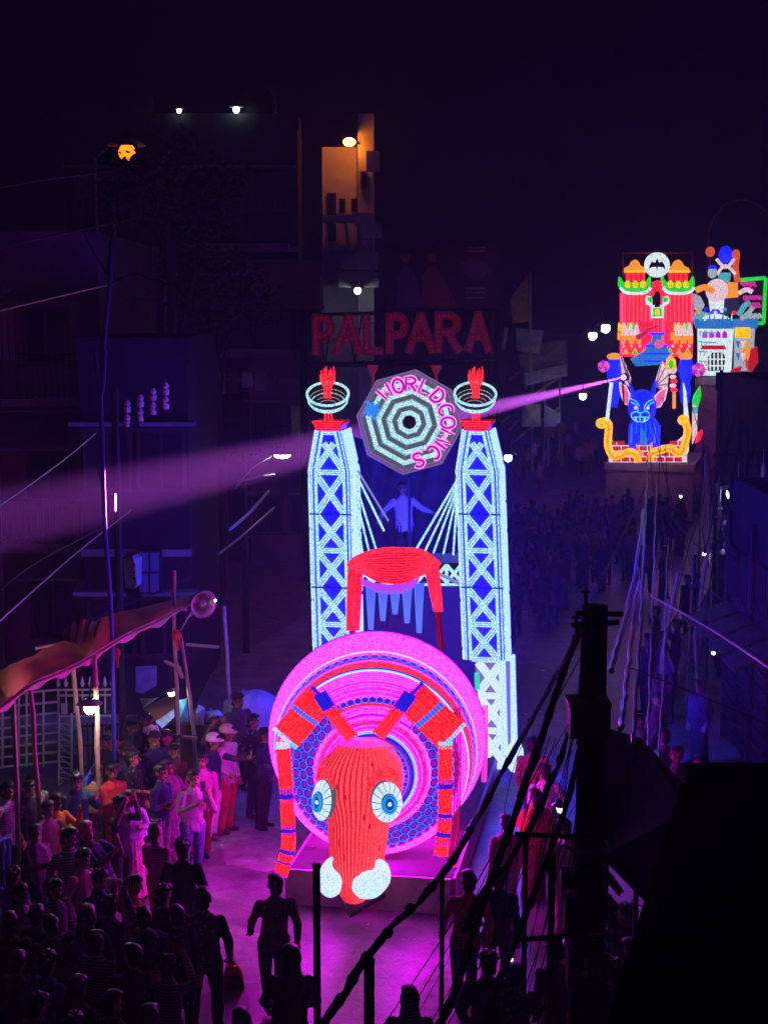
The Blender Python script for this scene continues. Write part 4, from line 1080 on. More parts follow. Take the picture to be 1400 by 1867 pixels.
for x in (1154, 1172, 1196): ln("leg_stripe", bt, [(x - 3, 780), (x - 4, 808)], YF - .34, .04, fSKY, sub=0)
for k in range(6): ln("neck_line", bt, [(1152 + k * 8, 772), (1150 + k * 9, 790)], YF - .36, .022, fSKY, sub=0)
for x in (1158, 1181): disc("eye", bt, x, 744, 2.6, YF - .9, fYEL, .05, n=10)
ln("fang", bt, [(1158, 762), (1160, 770)], YF - .9, .04, fWHT, sub=0, taper=.01); ln("fang", bt, [(1175, 762), (1173, 770)], YF - .9, .04, fWHT, sub=0, taper=.01)
for pts, w_ in (([(1096, 772), (1103, 768), (1109, 776), (1108, 795), (1108, 815), (1118, 832), (1135, 828), (1150, 824), (1160, 832), (1163, 842)], .15), ([(1184, 840), (1188, 826), (1205, 820), (1222, 817), (1234, 826), (1243, 822), (1250, 800), (1252, 780), (1245, 766)], .15)):
    sn = empty("yellow_serpent", at(pts[4][0], 845, YF - .5), 0, "yellow light serpent coiled along the brick base, %s" % ("its head up on the outer end" if pts[0][0] < 1120 else "nearer the white castle"), "lantern serpent")
    ln("coil", sn, pts, YF - .5, w_, fYEL); hd = pts[0] if pts[0][0] < 1120 else pts[-1]
    blob("head", sn, hd[0], hd[1], YF - .55, .22, .18, .2, fYEL); ln("belly_line", sn, [(x, y + 2) for x, y in pts], YF - .66, .04, fORA)
    fx = pts[-1] if pts[0][0] < 1120 else pts[0]
    ln("tail_fin", sn, [(fx[0], fx[1]), (fx[0] + 3, fx[1] - 16), (fx[0] - 4, fx[1] - 32)] if pts[0][0] < 1120 else [(fx[0], fx[1]), (fx[0] + 1, fx[1] - 18), (fx[0] + 4, fx[1] - 34)], YF - .5, .1, fORA, taper=.02)
bw = empty("brick_base", at(1180, 845, YF - .2), 0, "low red brick-pattern base with pale joints under the blue beast", "lantern wall")
sl("backing", bw, [(1110, 800), (1135, 812), (1225, 812), (1252, 790), (1252, 843), (1110, 843)], YF - .1, fROS, .15)
for r_ in range(4):
    for k in range(9):
        x0 = 1109 + k * 16 + (8 if r_ % 2 else 0); y0 = 804 + r_ * 10
        if (r_ == 0 and 1130 < x0 < 1215) or x0 > 1240: continue
        sl("brick", bw, [(x0, y0), (x0 + 13.5, y0), (x0 + 13.5, y0 + 7.5), (x0, y0 + 7.5)], YF - .16, fRED2, .08)
for (x0, x1, y0, y1, fx, fy, fr_, lab) in ((1106, 1132, 655, 742, 1100, 668, 10, "blue drum column with a purple flower beside the spotlight"), (1236, 1262, 655, 735, 1273, 674, 13, "blue drum column with a purple flower next to the white castle")):
    cl_ = empty("blue_column", at((x0 + x1) / 2, 840, YF + .8), 0, lab, "lantern column")
    a, b = at(x0, y0, YF + .8), at(x1, y1, YF + .8); w_ = (b.x - a.x) / 2; cx_ = (a.x + b.x) / 2
    mb = MB(); mb.rings([[Vector((cx_ + math.cos(k * PI / 8) * r, YF + .8 + math.sin(k * PI / 8) * r, z)) for k in range(16)] for r, z in ((w_ * .5, b.z), (w_ * .75, b.z + .4), (w_ * .55, b.z + .8), (w_ * .9, b.z + 1.1), (w_, a.z - .35), (w_ * .8, a.z))]); mb.build("drum", fBLU, cl_, smooth=True)
    for k in range(7):
        aa = 2 * PI * k / 7; blob("petal", cl_, fx + fr_ * .55 * math.cos(aa), fy + fr_ * .55 * math.sin(aa), YF + .3, .12, .06, .12, fPUR if k % 2 else fPNK, 8)
    blob("cap", cl_, (x0 + x1) / 2, y0 - 5, YF + .8, .28, .28, .14, fORA)
    ln("leg_post", cl_, [((x0 + x1) / 2, y1), ((x0 + x1) / 2, 838)], YF + .9, .04, fDRK, sub=0)
wp = empty("white_wedge", at(1250, 830, YF - .4), 0, "upright white wedge of light on the castle float's outer corner", "lantern post")
sl("wedge", wp, [(1246, 698), (1250, 712), (1256, 770), (1255, 824), (1246, 832), (1248, 770)], YF - .4, fWHT, .2)
gs = empty("green_spear", at(1266, 810, YF + .2), 0, "green-tipped white spear with a red foot at the float's corner", "lantern post")
sl("shaft", gs, [(1263, 738), (1271, 736), (1270, 790), (1262, 810)], YF + .2, fROS, .15); sl("spear_tip", gs, [(1262, 736), (1264, 722), (1276, 704), (1278, 722), (1272, 742)], YF + .15, fGRN, .15)
sl("foot", gs, [(1268, 808), (1272, 790), (1280, 784), (1278, 800)], YF + .1, fRED, .15); sl("collar", gs, [(1262, 742), (1272, 742), (1270, 754), (1264, 754)], YF + .12, fTEA, .1)
lw = empty("white_pole_lamp", at(1107, 768, YF - .6), 0, "slim white light pole slanting above the yellow serpent's head", "lantern post"); ln("pole", lw, [(1114, 697), (1106, 766)], YF - .6, .07, fWHT, sub=0)
lo2 = empty("lotus_lantern", at(1223, 715, YF - .2), 0, "small yellow-green lotus lantern over a red and white stack", "lantern")
sl("lotus", lo2, [(1214, 672), (1216, 655), (1223, 648), (1231, 655), (1233, 672)], YF - .2, fYEL, .2); disc("bud", lo2, 1223, 664, 5, YF - .26, fGRN, .08, ry=8); sl("dish", lo2, [(1212, 673), (1235, 673), (1230, 681), (1217, 681)], YF - .22, fROS, .2)
for k in range(4): blob("stack_bead", lo2, 1226 + (k % 2) * 2, 687 + k * 8, YF - .1, .13, .1, .08, fRED if k % 2 else fROS, 8)
ln("stack_post", lo2, [(1228, 712), (1228, 745)], YF - .1, .07, fORA, sub=0)

# white castle with a green-framed board
YW = 66.0
wc = empty("white_castle", at(1305, 690, YW), 0, "white light castle with purple windows and a spiked gate, at the street's end", "lantern castle")
def turret(x0, x1, y0, y1, Y, m, name):
    a, b = at(x0, y0, Y), at(x1, y1, Y); r = (b.x - a.x) / 2; cx_ = (a.x + b.x) / 2
    mb = MB(); mb.rings([[Vector((cx_ + math.cos(k * PI / 12) * r * s_, Y + math.sin(k * PI / 12) * r * s_, z)) for k in range(24)] for s_, z in ((.92, b.z), (.95, (a.z + b.z) / 2), (1, a.z))]); o = mb.build(name, m, wc, smooth=True)
    for k in range(12):
        an = PI + PI * (k + .5) / 12 ; p_ = Vector((cx_ + math.cos(an) * r * 1.03, Y + math.sin(an) * r * 1.03, a.z + .08))
        mb = MB(); mb.box(p_, (.2, .2, .34), Matrix.Rotation(an + PI / 2, 3, 'Z')); mb.build("merlon", fSKY, o)
    mb = MB(); mb.tube([Vector((cx_ + math.cos(k * PI / 12) * r * 1.04, Y + math.sin(k * PI / 12) * r * 1.04, a.z - .1)) for k in range(24)], .08, 5, closed=True); mb.build("rim", fSKY, o)
    return o
turret(1271, 1334, 592, 684, YW, fWHT, "keep"); turret(1338, 1373, 592, 676, YW + .5, fGRY, "side_tower")
mb = MB(); mb.ball(at(1304, 592, YW), (.72, .72, .46), 16, 8); mb.build("dome", fWHT, wc, smooth=True)
sl("yellow_patch", wc, [(1340, 597), (1367, 597), (1366, 617), (1341, 615)], YW - .5, fYEL, .1)
sl("yellow_patch", wc, [(1352, 630), (1368, 634), (1364, 655), (1354, 652)], YW - .5, fORA, .1)
for x in (1285, 1297, 1309, 1321): sl("window", wc, [(x - 4, 616), (x - 4, 608), (x, 603), (x + 4, 608), (x + 4, 616)], YW - .95, fPUR, .15)
sl("red_ledge", wc, [(1282, 630), (1320, 630), (1324, 637), (1278, 637)], YW - 1.05, fRED2, .25)
sl("gate", wc, [(1291, 676), (1291, 652), (1298, 643), (1316, 643), (1324, 652), (1324, 676)], YW - .95, fDRK, .12)
for k in range(5): ln("gate_bar", wc, [(1294 + k * 7, 644), (1294 + k * 7, 675)], YW - 1.0, .035, fWHT, sub=0)
for y in (655, 667): ln("gate_bar", wc, [(1291, y), (1324, y)], YW - 1.02, .03, fWHT, sub=0)
sl("buttress", wc, [(1318, 684), (1324, 650), (1332, 684)], YW - 1.1, fWHT, .2)
for pts in ([(1363, 640), (1380, 632), (1382, 660), (1368, 680), (1362, 668)], [(1330, 676), (1352, 668), (1346, 688), (1334, 690)]): sl("red_rock", wc, pts, YW - .4, fRED2, .4)
sl("plinth_drape", wc, [(1262, 574), (1272, 566), (1300, 572), (1296, 590), (1266, 592)], YW + .3, fTEA, .2)
for y in (604, 622, 640, 658, 672):
    ln("stone_course", wc, [(1273, y), (1282, y + 2), (1304, y + 3)] if y < 640 else [(1273, y), (1281, y + 1), (1289, y + 2)], YW - 1.12, .025, fTEA, sub=0)
    for x in (1276, 1284): ln("stone_joint", wc, [(x + (y % 4), y), (x + (y % 4), y + 9)], YW - 1.1, .02, fTEA, sub=0)
for k in range(6): sl("tower_scale", wc, [(1341 + (k % 3) * 9, 622 + (k // 3) * 22), (1349 + (k % 3) * 9, 622 + (k // 3) * 22), (1345 + (k % 3) * 9, 636 + (k // 3) * 22)], YW - .6, (fSKY, fROS, fORA)[k % 3], .08)
for k in range(8): ln("roof_spike", wc, [(1276 + k * 8, 585), (1278 + k * 8, 574 - (k % 3) * 3)], YW - .7, .05, (fTEA, fWHT, fSKY)[k % 3], sub=0, taper=.01)
for k in range(5): disc("roof_bauble", wc, 1270 + k * 17, 570 - (k % 2) * 6, 3.4, YW - .8, (fORA, fBLU, fROS, fTEA, fRED)[k], .08, n=10)
gb = empty("green_framed_board", at(1368, 590, YW + 1), 0, "dark board in a bright green frame with lines of magenta script", "sign")
sl("board", gb, [(1345, 511), (1392, 508), (1390, 588), (1345, 585)], YW + 1.1, iron_black, .1)
for a, b in (((1343, 511), (1395, 507)), ((1395, 507), (1391, 590)), ((1391, 590), (1360, 588))): ln("frame_bar", gb, [a, b], YW + 1, .09, fGRN, sub=0)
rr = random.Random(4)
for (y, x0, x1) in ((520, 1349, 1376), (530, 1356, 1368), (545, 1354, 1386), (558, 1356, 1384)):
    x = x0
    while x < x1:
        w_ = rr.uniform(3, 6); ln("script_stroke", gb, [(x, y + rr.uniform(-2, 3)), (x + w_ * .5, y + rr.uniform(-5, 0)), (x + w_, y + rr.uniform(-1, 4))], YW + 1, .05, fm("magenta", (.85, .03, .45), .9)); x += w_ + .5
    ln("script_stroke", gb, [(x0, y - 4), (x1, y - 4.5)], YW + 1, .05, fm("magenta", (.85, .03, .45), .9), sub=0)
for k in range(4): ln("script_stroke", gb, [(1360 + k * 7, 582), (1362 + k * 7, 572), (1366 + k * 7, 580)], YW + 1, .05, fGRY)
# plain lanterns on the castle roof
def finial(name, label, specs, base):
    e = empty(name, base, 0, label, "lantern")
    for s_ in specs:
        if s_[0] == "ball": blob(s_[1], e, *s_[2])
        elif s_[0] == "slab": sl(s_[1], e, *s_[2])
        else: ln(s_[1], e, *s_[2])
finial("blue_globe_lantern", "blue globe lantern with crossed white straps, topmost on the white castle", [("ball", "globe", (1322, 464, YW + .4, .3, .3, .36, fBLU)), ("line", "strap", ([(1305, 472), (1322, 488), (1338, 472)], YW, .07, fROS)), ("line", "strap", ([(1306, 500), (1322, 484), (1340, 500)], YW, .07, fROS)), ("slab", "drum", ([(1311, 497), (1332, 497), (1330, 514), (1313, 514)], YW + .3, fTEA, .4)), ("slab", "pedestal", ([(1310, 516), (1344, 514), (1346, 555), (1312, 556)], YW + .5, fORA, .4))], at(1322, 560, YW + .4))
finial("orange_torch", "orange torch lantern beside the blue globe lantern", [("line", "stem", ([(1342, 465), (1340, 490), (1344, 515)], YW + .2, .14, fm("torch", (1, .12, .03), .9))), ("ball", "flame", (1341, 464, YW + .2, .17, .15, .22, fm("torch", (1, .12, .03), .9)))], at(1344, 520, YW + .2))
finial("red_ball_lantern", "red ball lantern on a stick over the white castle", [("ball", "ball", (1294, 459, YW, .2, .2, .22, fm("torch", (1, .12, .03), .9))), ("line", "stick", ([(1294, 464), (1294, 500)], YW, .04, cloth_red, False, 0))], at(1294, 500, YW))
finial("white_urn_lantern", "white urn-shaped lantern with an orange sash on the castle roof", [("ball", "urn", (1306, 530, YW - .3, .48, .35, .5, fROS)), ("line", "sash", ([(1268, 530), (1284, 524), (1300, 532)], YW - .6, .14, fORA)), ("ball", "neck", (1298, 497, YW - .3, .2, .2, .24, fGRY)), ("ball", "lid", (1298, 488, YW - .3, .19, .19, .1, fBLU)), ("slab", "foot", ([(1294, 545), (1320, 540), (1318, 570), (1298, 572)], YW - .2, fWHT, .4)), ("slab", "side_drape", ([(1264, 535), (1276, 540), (1284, 556), (1276, 572), (1266, 562)], YW, fGRY, .3)), ("slab", "blue_knob", ([(1296, 572), (1300, 564), (1310, 564), (1314, 572)], YW - .6, fBLU, .3))], at(1306, 572, YW - .3))
finial("grey_figurehead", "grey-white leafy ornament at the castle roof corner by the green frame", [("line", "leaf", ([(1346, 535), (1360, 528), (1370, 533)], YW - .2, .1, fROS)), ("line", "leaf", ([(1346, 575), (1356, 558), (1366, 552)], YW - .2, .12, fTEA)), ("line", "leaf", ([(1350, 582), (1364, 570), (1372, 560)], YW - .2, .1, fGRY)), ("slab", "base", ([(1316, 545), (1346, 542), (1348, 572), (1320, 574)], YW - .1, fm("navy", (.02, .03, .12), .6), .4))], at(1346, 584, YW - .2))

# spotlight on the castle float: its beam runs through the haze above the road
P0, P1 = at(1136, 688, 56.6), at(-40, 958, 20.0)
ps = empty("spotlight", P0, 0, "small purple spotlight at the blue beast's shoulder throwing a long beam", "spotlight")
d = (P1 - P0).normalized(); qd = Vector((0, 0, -1)).rotation_difference(d)
mb = MB(); MM = Vector((0, 0, 1)).rotation_difference(-d).to_matrix()
mb.rings([[P0 + MM @ Vector((math.cos(k * PI / 6) * r, math.sin(k * PI / 6) * r, z)) for k in range(12)] for r, z in ((.13, .02), (.15, .1), (.15, .4), (.08, .5))]); mb.build("housing", iron_black, ps)
mb = MB(); mb.rings([[P0 + MM @ Vector((math.cos(k * PI / 6) * r, math.sin(k * PI / 6) * r, z)) for k in range(12)] for r, z in ((.11, 0), (.09, -.012), (.02, -.014))]); mb.build("lens", em("beam_lens", (.9, .35, 1), 2.5), ps)
mb = MB(); mb.tube([P0 + Vector((0, .2, -.15)), P0 + Vector((.1, .3, -1.2))], .03, 6); mb.build("stand", iron_black, ps)
sd = bpy.data.lights.new("beam", 'SPOT'); sd.energy = 3300000; sd.color = (.95, .13, .78); sd.spot_size = R(1.65); sd.spot_blend = .8; sd.shadow_soft_size = .03
so = bpy.data.objects.new("beam", sd); col.objects.link(so); so.parent = ps
so.location = d * .03; so.rotation_mode = 'QUATERNION'; so.rotation_quaternion = qd
# ------------------------------------------------------------------ brown tent canopy on bamboo poles
tn = empty("tent_canopy", onz(165, 1640, 0), 0, "sagging brown tarpaulin canopy on thin bamboo poles over the spectators", "canopy")
rt = random.Random(9)
front = smooth_path([at(-60, 1310, 19.5), at(0, 1285, 20.0), at(60, 1243, 20.6), at(110, 1222, 21.2), at(160, 1198, 21.8), at(230, 1155, 22.8), at(290, 1128, 23.6), at(342, 1098, 24.4)], 5)
back = smooth_path([at(-90, 1255, 20.7), at(-40, 1240, 21.2), at(20, 1212, 21.8), at(80, 1184, 22.4), at(140, 1150, 23.1), at(200, 1122, 24.0), at(270, 1104, 24.6), at(345, 1085, 25.0)], 5)
mb = MB(); n = len(front); rows = []
for j in range(9):
    t = j / 8
    rows.append([front[i].lerp(back[i], t) + Vector((0, 0, .10 * math.sin(PI * t) * math.sin(i * .55) - .14 * math.sin(PI * t) * (.4 + .6 * math.sin(i * .9 + 1)) + rt.uniform(-.02, .02))) for i in range(n)])
for j in range(8):
    for i in range(n - 1): mb.add([rows[j][i], rows[j][i + 1], rows[j + 1][i + 1], rows[j + 1][i]], [(0, 1, 2, 3)])
mb.build("tarpaulin", tarp_brown, tn, smooth=True)
# hanging scalloped valance and edge pole
mb = MB(); 
for i in range(n - 1):
    a, b = front[i], front[i + 1]; da, db = .1 + .05 * math.sin(i * 1.3), .1 + .05 * math.sin((i + 1) * 1.3)
    mb.add([a, b, b - Vector((0, -.02, db)), a - Vector((0, -.02, da))], [(0, 1, 2, 3)])
mb.build("valance", mat("valance_pink", (.5, .3, .33), .8, noise_scale=6), tn)
mb = MB(); mb.tube([p_ + Vector((0, -.03, -.05)) for p_ in front], .028, 6); mb.build("edge_pole", bamboo, tn)
mb = MB(); P = smooth_path([at(118, 1178, 22.9), at(140, 1172, 23.0), at(165, 1150, 23.2), at(188, 1140, 23.5)], 5)
for i, p_ in enumerate(P[:-1]):
    b_ = P[i + 1]; w_ = .12 + .12 * math.sin(i * .35)
    mb.add([p_ + Vector((0, -.1, .1 + w_)), b_ + Vector((0, -.1, .1 + w_ * (1 + .2 * math.sin(i * 2)))), b_ + Vector((.0, -.35, -.02 - .1 * math.sin(i * 1.7))), p_ + Vector((0, -.35, -.02 - .1 * math.sin(i * 1.7 - 1.7)))], [(0, 1, 2, 3)])
mb.build("tan_fold", tarp_tan, tn, smooth=True)
def leaning_pole(name, par, a, Yb, px_b, r=.03, m=bamboo, over=None):
    top = a; bx = (px_b - CX) / F * Yb * 1.0
    mb = MB(); b_ = Vector((bx, Yb, 0)) ; k = 7
    mb.tube([top.lerp(b_, i / k) + Vector((rt.uniform(-.012, .012), 0, 0)) for i in range(k + 1)], [r * (1 + .12 * (i % 2)) for i in range(k + 1)], 7)
    return mb.build(name, m, par)
for (x, y, Y, xb) in ((58, 1255, 20.7, 56), (26, 1270, 20.6, 10), (173, 1196, 21.9, 166), (135, 1215, 23.2, 140)):
    leaning_pole("pole", tn, at(x, y, Y), Y, xb, .035)
mb = MB(); mb.tube([at(65, 1182, 23), at(118, 1172, 23.2)], .03, 6); mb.build("cross_pole", bamboo, tn)
for (x, y, Y) in ((322, 1158, 24.2), (212, 1190, 24.6)):
    mb = MB(); p_ = at(x, y, Y); mb.ball(p_, (.08, .08, .1), 7, 5); mb.tube([p_, p_ + Vector((.03, -.02, -.25))], [.05, .02], 5); mb.build("red_tie", cloth_red, tn)

# trestle of bamboo poles by the stall
ts = empty("bamboo_trestle", onz(330, 1500, 0), 0, "tall bamboo trestle tied at the top beside the tent end", "trestle")
for (x0, y0, x1, y1, Y) in ((317, 1040, 318, 1100, 24.6), (319, 1158, 325, 1345, 24.6), (330, 1158, 355, 1340, 24.9), (408, 1105, 420, 1282, 27), (322, 1210, 334, 1236, 24.5)):
    mb = MB(); a, b_ = at(x0, y0, Y), at(x1, y1, Y); k = 6
    mb.tube([a.lerp(b_, i / k) + Vector((rt.uniform(-.01, .01), 0, 0)) for i in range(k + 1)], .035, 7); mb.build("pole", bamboo, ts)
for (x0, y0, x1, y1, Y) in ((300, 1205, 328, 1218, 24.5), (340, 1175, 400, 1180, 26.5), (300, 1340, 360, 1346, 24.5)):
    mb = MB(); mb.tube([at(x0, y0, Y), at(x1, y1, Y)], .03, 6); mb.build("cross_pole", bamboo, ts)
mb = MB(); mb.tube([at(318, 1100, 24.6), at(318, 1160, 24.6)], .03, 6); mb.build("pole", bamboo, ts)
for x in (325, 355, 420):
    Y = 24.6 if x < 330 else (24.9 if x < 400 else 27); a = at(x, 1345 if x < 400 else 1282, Y)
    mb = MB(); mb.tube([a, (a.x + .02, a.y, 0)], .035, 7); mb.build("pole", bamboo, ts)

# horn loudspeaker
hs = empty("horn_loudspeaker", at(368, 1103, 24.3), 0, "round grey horn loudspeaker at the tent's end pole", "loudspeaker")
c = at(372, 1102, 24.3); dr = Vector((.55, -.8, -.1)).normalized(); MM = Vector((0, 0, 1)).rotation_difference(dr).to_matrix()
mb = MB(); mb.rings([[c + MM @ Vector((math.cos(k * PI / 12) * r, math.sin(k * PI / 12) * r, z)) for k in range(24)] for r, z in ((.225, .0), (.21, .01), (.14, -.12), (.07, -.26), (.05, -.3))], closed_ends=False); mb.build("horn", steel, hs, smooth=True)
mb = MB(); mb.rings([[c + MM @ Vector((math.cos(k * PI / 12) * r, math.sin(k * PI / 12) * r, z)) for k in range(24)] for r, z in ((.232, .005), (.24, -.01), (.225, -.015))], closed_ends=False); mb.build("rim", steel, hs, smooth=True)
mb = MB(); mb.ball(c + MM @ Vector((0, 0, -.33)), .09, 10, 6); mb.build("driver", steel, hs, smooth=True)
mb = MB(); mb.ball(c + MM @ Vector((0, 0, -.05)), (.06, .06, .06), 10, 6); mb.build("inner_cone", steel, hs, smooth=True)
mb = MB(); mb.tube([at(345, 1100, 24.5), at(355, 1118, 24.4), at(340, 1128, 24.4)], .015, 5); mb.tube([at(350, 1115, 24.4), at(330, 1150, 24.4)], .012, 5); mb.build("bracket", iron_white, hs)
lamp("small_led", "tiny white light on the horn loudspeaker's rim", at(393, 1095, 24.0), .022, (1, 1, 1), 6, cap=False)

# bulbs under the tent
lamp("tent_bulb", "large bright bulb hanging on the tent's front pole", at(164, 1291, 21.5), .082, (1, .93, .75), 190, [at(170, 1215, 21.6)], cap=True)
lamp("tent_bulb", "small hanging bulb between the trestle and the iron gate", at(313, 1264, 25), .05, (1, .93, .75), 120, [at(312, 1215, 25)])

# ------------------------------------------------------------------ white spear-topped gate and its fence
gt = empty("iron_gate", onz(110, 1445, 0), 0, "white spear-topped iron gate standing ajar behind the tent poles", "gate")
YGt = 26.2
def gbar(x0, y0, x1, y1, Y0, Y1=None, r=.022, name="bar", m=iron_white):
    mb = MB(); mb.tube([at(x0, y0, Y0), at(x1, y1, Y1 or Y0)], r, 5); return mb.build(name, m, gt)
for y0, y1 in ((1255, 1262), (1277, 1283), (1297, 1300), (1316, 1319), (1333, 1336), (1350, 1352), (1368, 1370), (1386, 1388)): gbar(-10, y0 + 14, 108, y0 + 2, YGt)
for x in (5, 35, 49, 80, 107): gbar(x, 1262, x, 1398, YGt)
for x in (107, 121, 136, 151, 165, 178, 192, 205):
    gbar(x, 1256, x, 1300, YGt, r=.018)
    mb = MB(); p_ = at(x, 1253, YGt); mb.rings([[p_ + Vector((math.cos(k * PI / 3) * r, math.sin(k * PI / 3) * r, z)) for k in range(6)] for r, z in ((.012, 0), (.045, .06), (.028, .1), (.004, .2))]); mb.build("spear", iron_white, gt)
for y in (1258, 1268, 1306): gbar(104, y, 208, y - 1, YGt)
for x in (108, 131): gbar(x, 1300, x, 1458, YGt - .2)
for i in range(14): gbar(108, 1318 + i * 10, 131, 1322 + i * 10, YGt - .2, r=.012, name="lattice_bar"); 
for i in range(7): gbar(108, 1318 + i * 20, 131, 1338 + i * 20, YGt - .2, r=.012, name="lattice_bar")
mb = MB(); p_ = at(118, 1292, YGt - .1); mb.box(p_, (.1, .05, .18)); mb.build("latch_plate", iron_white, gt)
gf = empty("iron_grille", onz(170, 1450, 0), 0, "dark iron grille panel beside the white gate", "fence")
for i in range(9):
    mb = MB(); a = at(142 + i * 9, 1318, 25.9); mb.tube([a, (a.x, a.y, 0.1)], .016, 5); mb.build("bar", iron_black, gf)
for y in (1325, 1360, 1400):
    mb = MB(); mb.tube([at(140, y, 25.9), at(218, y - 4, 25.9)], .02, 5); mb.build("rail", iron_black, gf)
# low wall behind the crowd
wl = MB(); a, b_ = at(-20, 1400, 27.8), at(210, 1390, 27.8)
wl.box(((a.x + b_.x) / 2, 28, .35), (b_.x - a.x + 4, .25, .7)); tag(wl.build("low_wall", plaster, origin=((a.x + b_.x) / 2, 28, 0)), "low pale yard wall behind the white iron gate", "wall")
mb = MB(); mb.box((-6.0, 27.4, .45), (1.6, .7, .12)); o = empty("stone_bench", (-6.0, 27.4, 0), 0, "dark stone bench inside the gate yard", "bench"); mb.build("seat", concrete, o)
for sx in (-.6, .6):
    mb = MB(); mb.box((-6 + sx, 27.4, .2), (.2, .55, .4)); mb.build("leg", concrete, o)

# ------------------------------------------------------------------ stall with pale awnings and bright sheets
stl = empty("street_stall", onz(330, 1440, 0), 0, "roadside stall with pale green awnings and a blue sheet behind the crowd", "stall")
pale = mat("pale_sheet", (.5, .62, .56), .8, noise_scale=4, var=.25, bump=.4); sheet_blue = mat("blue_sheet", (.1, .4, .55), .8, noise_scale=10, var=.5)
def crumple(pts, d, m, name, par):
    mb = MB(); c_ = sum((Vector(p_) for p_ in pts), Vector()) / len(pts) + Vector(d)
    k = len(pts); vs = [Vector(p_) for p_ in pts] + [c_]
    mb.add(vs, [(i, (i + 1) % k, k) for i in range(k)]); mb.slab(pts, (0, .04, 0)); return mb.build(name, m, par)
crumple([at(256, 1274, 27), at(286, 1275, 26.6), at(292, 1270, 26.4), at(262, 1292, 26.6)], (0, -.1, .05), pale, "awning", stl)
mb = MB(); mb.slab([at(260, 1292, 26), at(318, 1262, 26.6), at(318, 1290, 25.6), at(285, 1318, 25.2)], (0, .03, -.03)); mb.build("dark_awning", tarp_brown, stl)
mb = MB(); mb.slab([at(284, 1316, 25.1), at(318, 1294, 25.5), at(318, 1308, 25.4), at(296, 1328, 25.0)], (0, .04, 0)); mb.build("counter_front", mat("pale_blue_board", (.3, .42, .55), .6, noise_scale=8), stl)
crumple([at(327, 1277, 25.3), at(341, 1274, 25.3), at(344, 1316, 25.3), at(326, 1318, 25.3)], (0, -.08, 0), sheet_blue, "hanging_sheet", stl)
crumple([at(352, 1300, 25.6), at(362, 1285, 25.6), at(374, 1292, 25.6), at(372, 1322, 25.6), at(356, 1322, 25.6)], (0, -.2, .1), pale, "awning", stl)
crumple([at(374, 1298, 25.8), at(398, 1295, 25.8), at(408, 1305, 25.8), at(404, 1318, 25.8), at(390, 1312, 25.8), at(376, 1318, 25.8)], (0, -.2, .1), pale, "awning", stl)
mb = MB(); mb.box(at(310, 1322, 25.6) + Vector((0, .3, -.7)), (1.6, .6, 1.4)); mb.build("counter", wood_dark, stl)
for x in (290, 385):
    a = at(x, 1290, 26); mb = MB(); mb.tube([a, (a.x, a.y, 0)], .03, 6); mb.build("post", bamboo, stl)
mb = MB(); mb.slab([at(248, 1216, 29), at(286, 1214, 29), at(286, 1250, 29), at(262, 1264, 29), at(248, 1262, 29)], (0, .05, 0)); tag(mb.build("wall_banner", mat("mauve_cloth", (.35, .25, .33), .8, noise_scale=6), origin=at(268, 1264, 29)), "mauve cloth banner hanging behind the stall", "banner")
tk = empty("tarp_bundle", onz(455, 1420, 0), 0, "pale tarpaulin-covered load behind the spectators near the towers", "load")
mb = MB(); c = onz(458, 1420, 0); mb.rings([[c + Vector((math.cos(k * PI / 8) * r * (1 + .06 * math.sin(k * 3.1)), .2 + math.sin(k * PI / 8) * r * .8, z + .05 * math.sin(k * 2.3))) for k in range(16)] for r, z in ((.55, 0), (.58, .8), (.5, 1.35), (.2, 1.52))]); mb.build("cover", mat("grey_tarp", (.36, .36, .42), .75, noise_scale=4, bump=.5), tk, smooth=True)

# ------------------------------------------------------------------ barricades
def barricade(label, p0, p1, m, n, h=1.05):
    p0, p1 = Vector(p0), Vector(p1)
    b_ = empty("crowd_barricade", (p0 + p1) / 2, 0, label, "barricade", "crowd barricades by the road")
    U = Vector((0, 0, 1))
    mb = MB(); mb.tube([p0 + U * .1, p0 + U * (h - .12), p0.lerp(p1, .06) + U * h, p0.lerp(p1, .94) + U * h, p1 + U * (h - .12), p1 + U * .1], .028, 7); mb.build("frame", m, b_)
    mb = MB(); mb.tube([p0 + U * .25, p1 + U * .25], .022, 6); mb.build("rail", m, b_)
    for i in range(1, n):
        q_ = p0.lerp(p1, i / n); mb = MB(); mb.tube([q_ + U * .25, q_ + U * (h - .01)], .022, 6); mb.build("bar", m, b_)
    for q_ in (p0, p1):
        mb = MB(); mb.box(q_ + U * .05, (.08, .5, .1)); mb.build("foot", m, b_)
    return b_
bp2 = mat("barricade_blue", (.16, .18, .42), .5, noise_scale=5, var=.3); bp3 = mat("barricade_bright", (.03, .09, .6), .5, noise_scale=5)
barricade("blue-grey crowd barricade below the woman in orange", onz(118, 1612, .1), onz(165, 1570, .1), bp2, 7)
barricade("bright blue crowd barricade end by the stout shawled woman", onz(160, 1575, .1), onz(182, 1540, .1), bp3, 4, 1.3)
barricade("grey crowd barricade behind the striped-shirt man", onz(64, 1672, .1), onz(92, 1640, .1), iron_white, 4, 1.2)
barricade("bright blue barricade beside the woman with the purple shawl", onz(222, 1610, .1), onz(250, 1590, .1), bp3, 3, 1.15)
barricade("blue-grey barricade low at the picture's left edge", onz(-20, 1690, .1), onz(20, 1668, .1), bp3, 4, 1.1)
mb = MB(); a, b_ = at(224, 1556, 20.6), at(275, 1512, 21.8)
mb.tube([a, b_], .03, 7); mb.tube([b_, b_ + Vector((-.08, .05, .06))], .03, 7); tag(mb.build("white_rail", white_paint, origin=a), "white handrail bar slanting in front of the purple-shawled woman", "handrail")
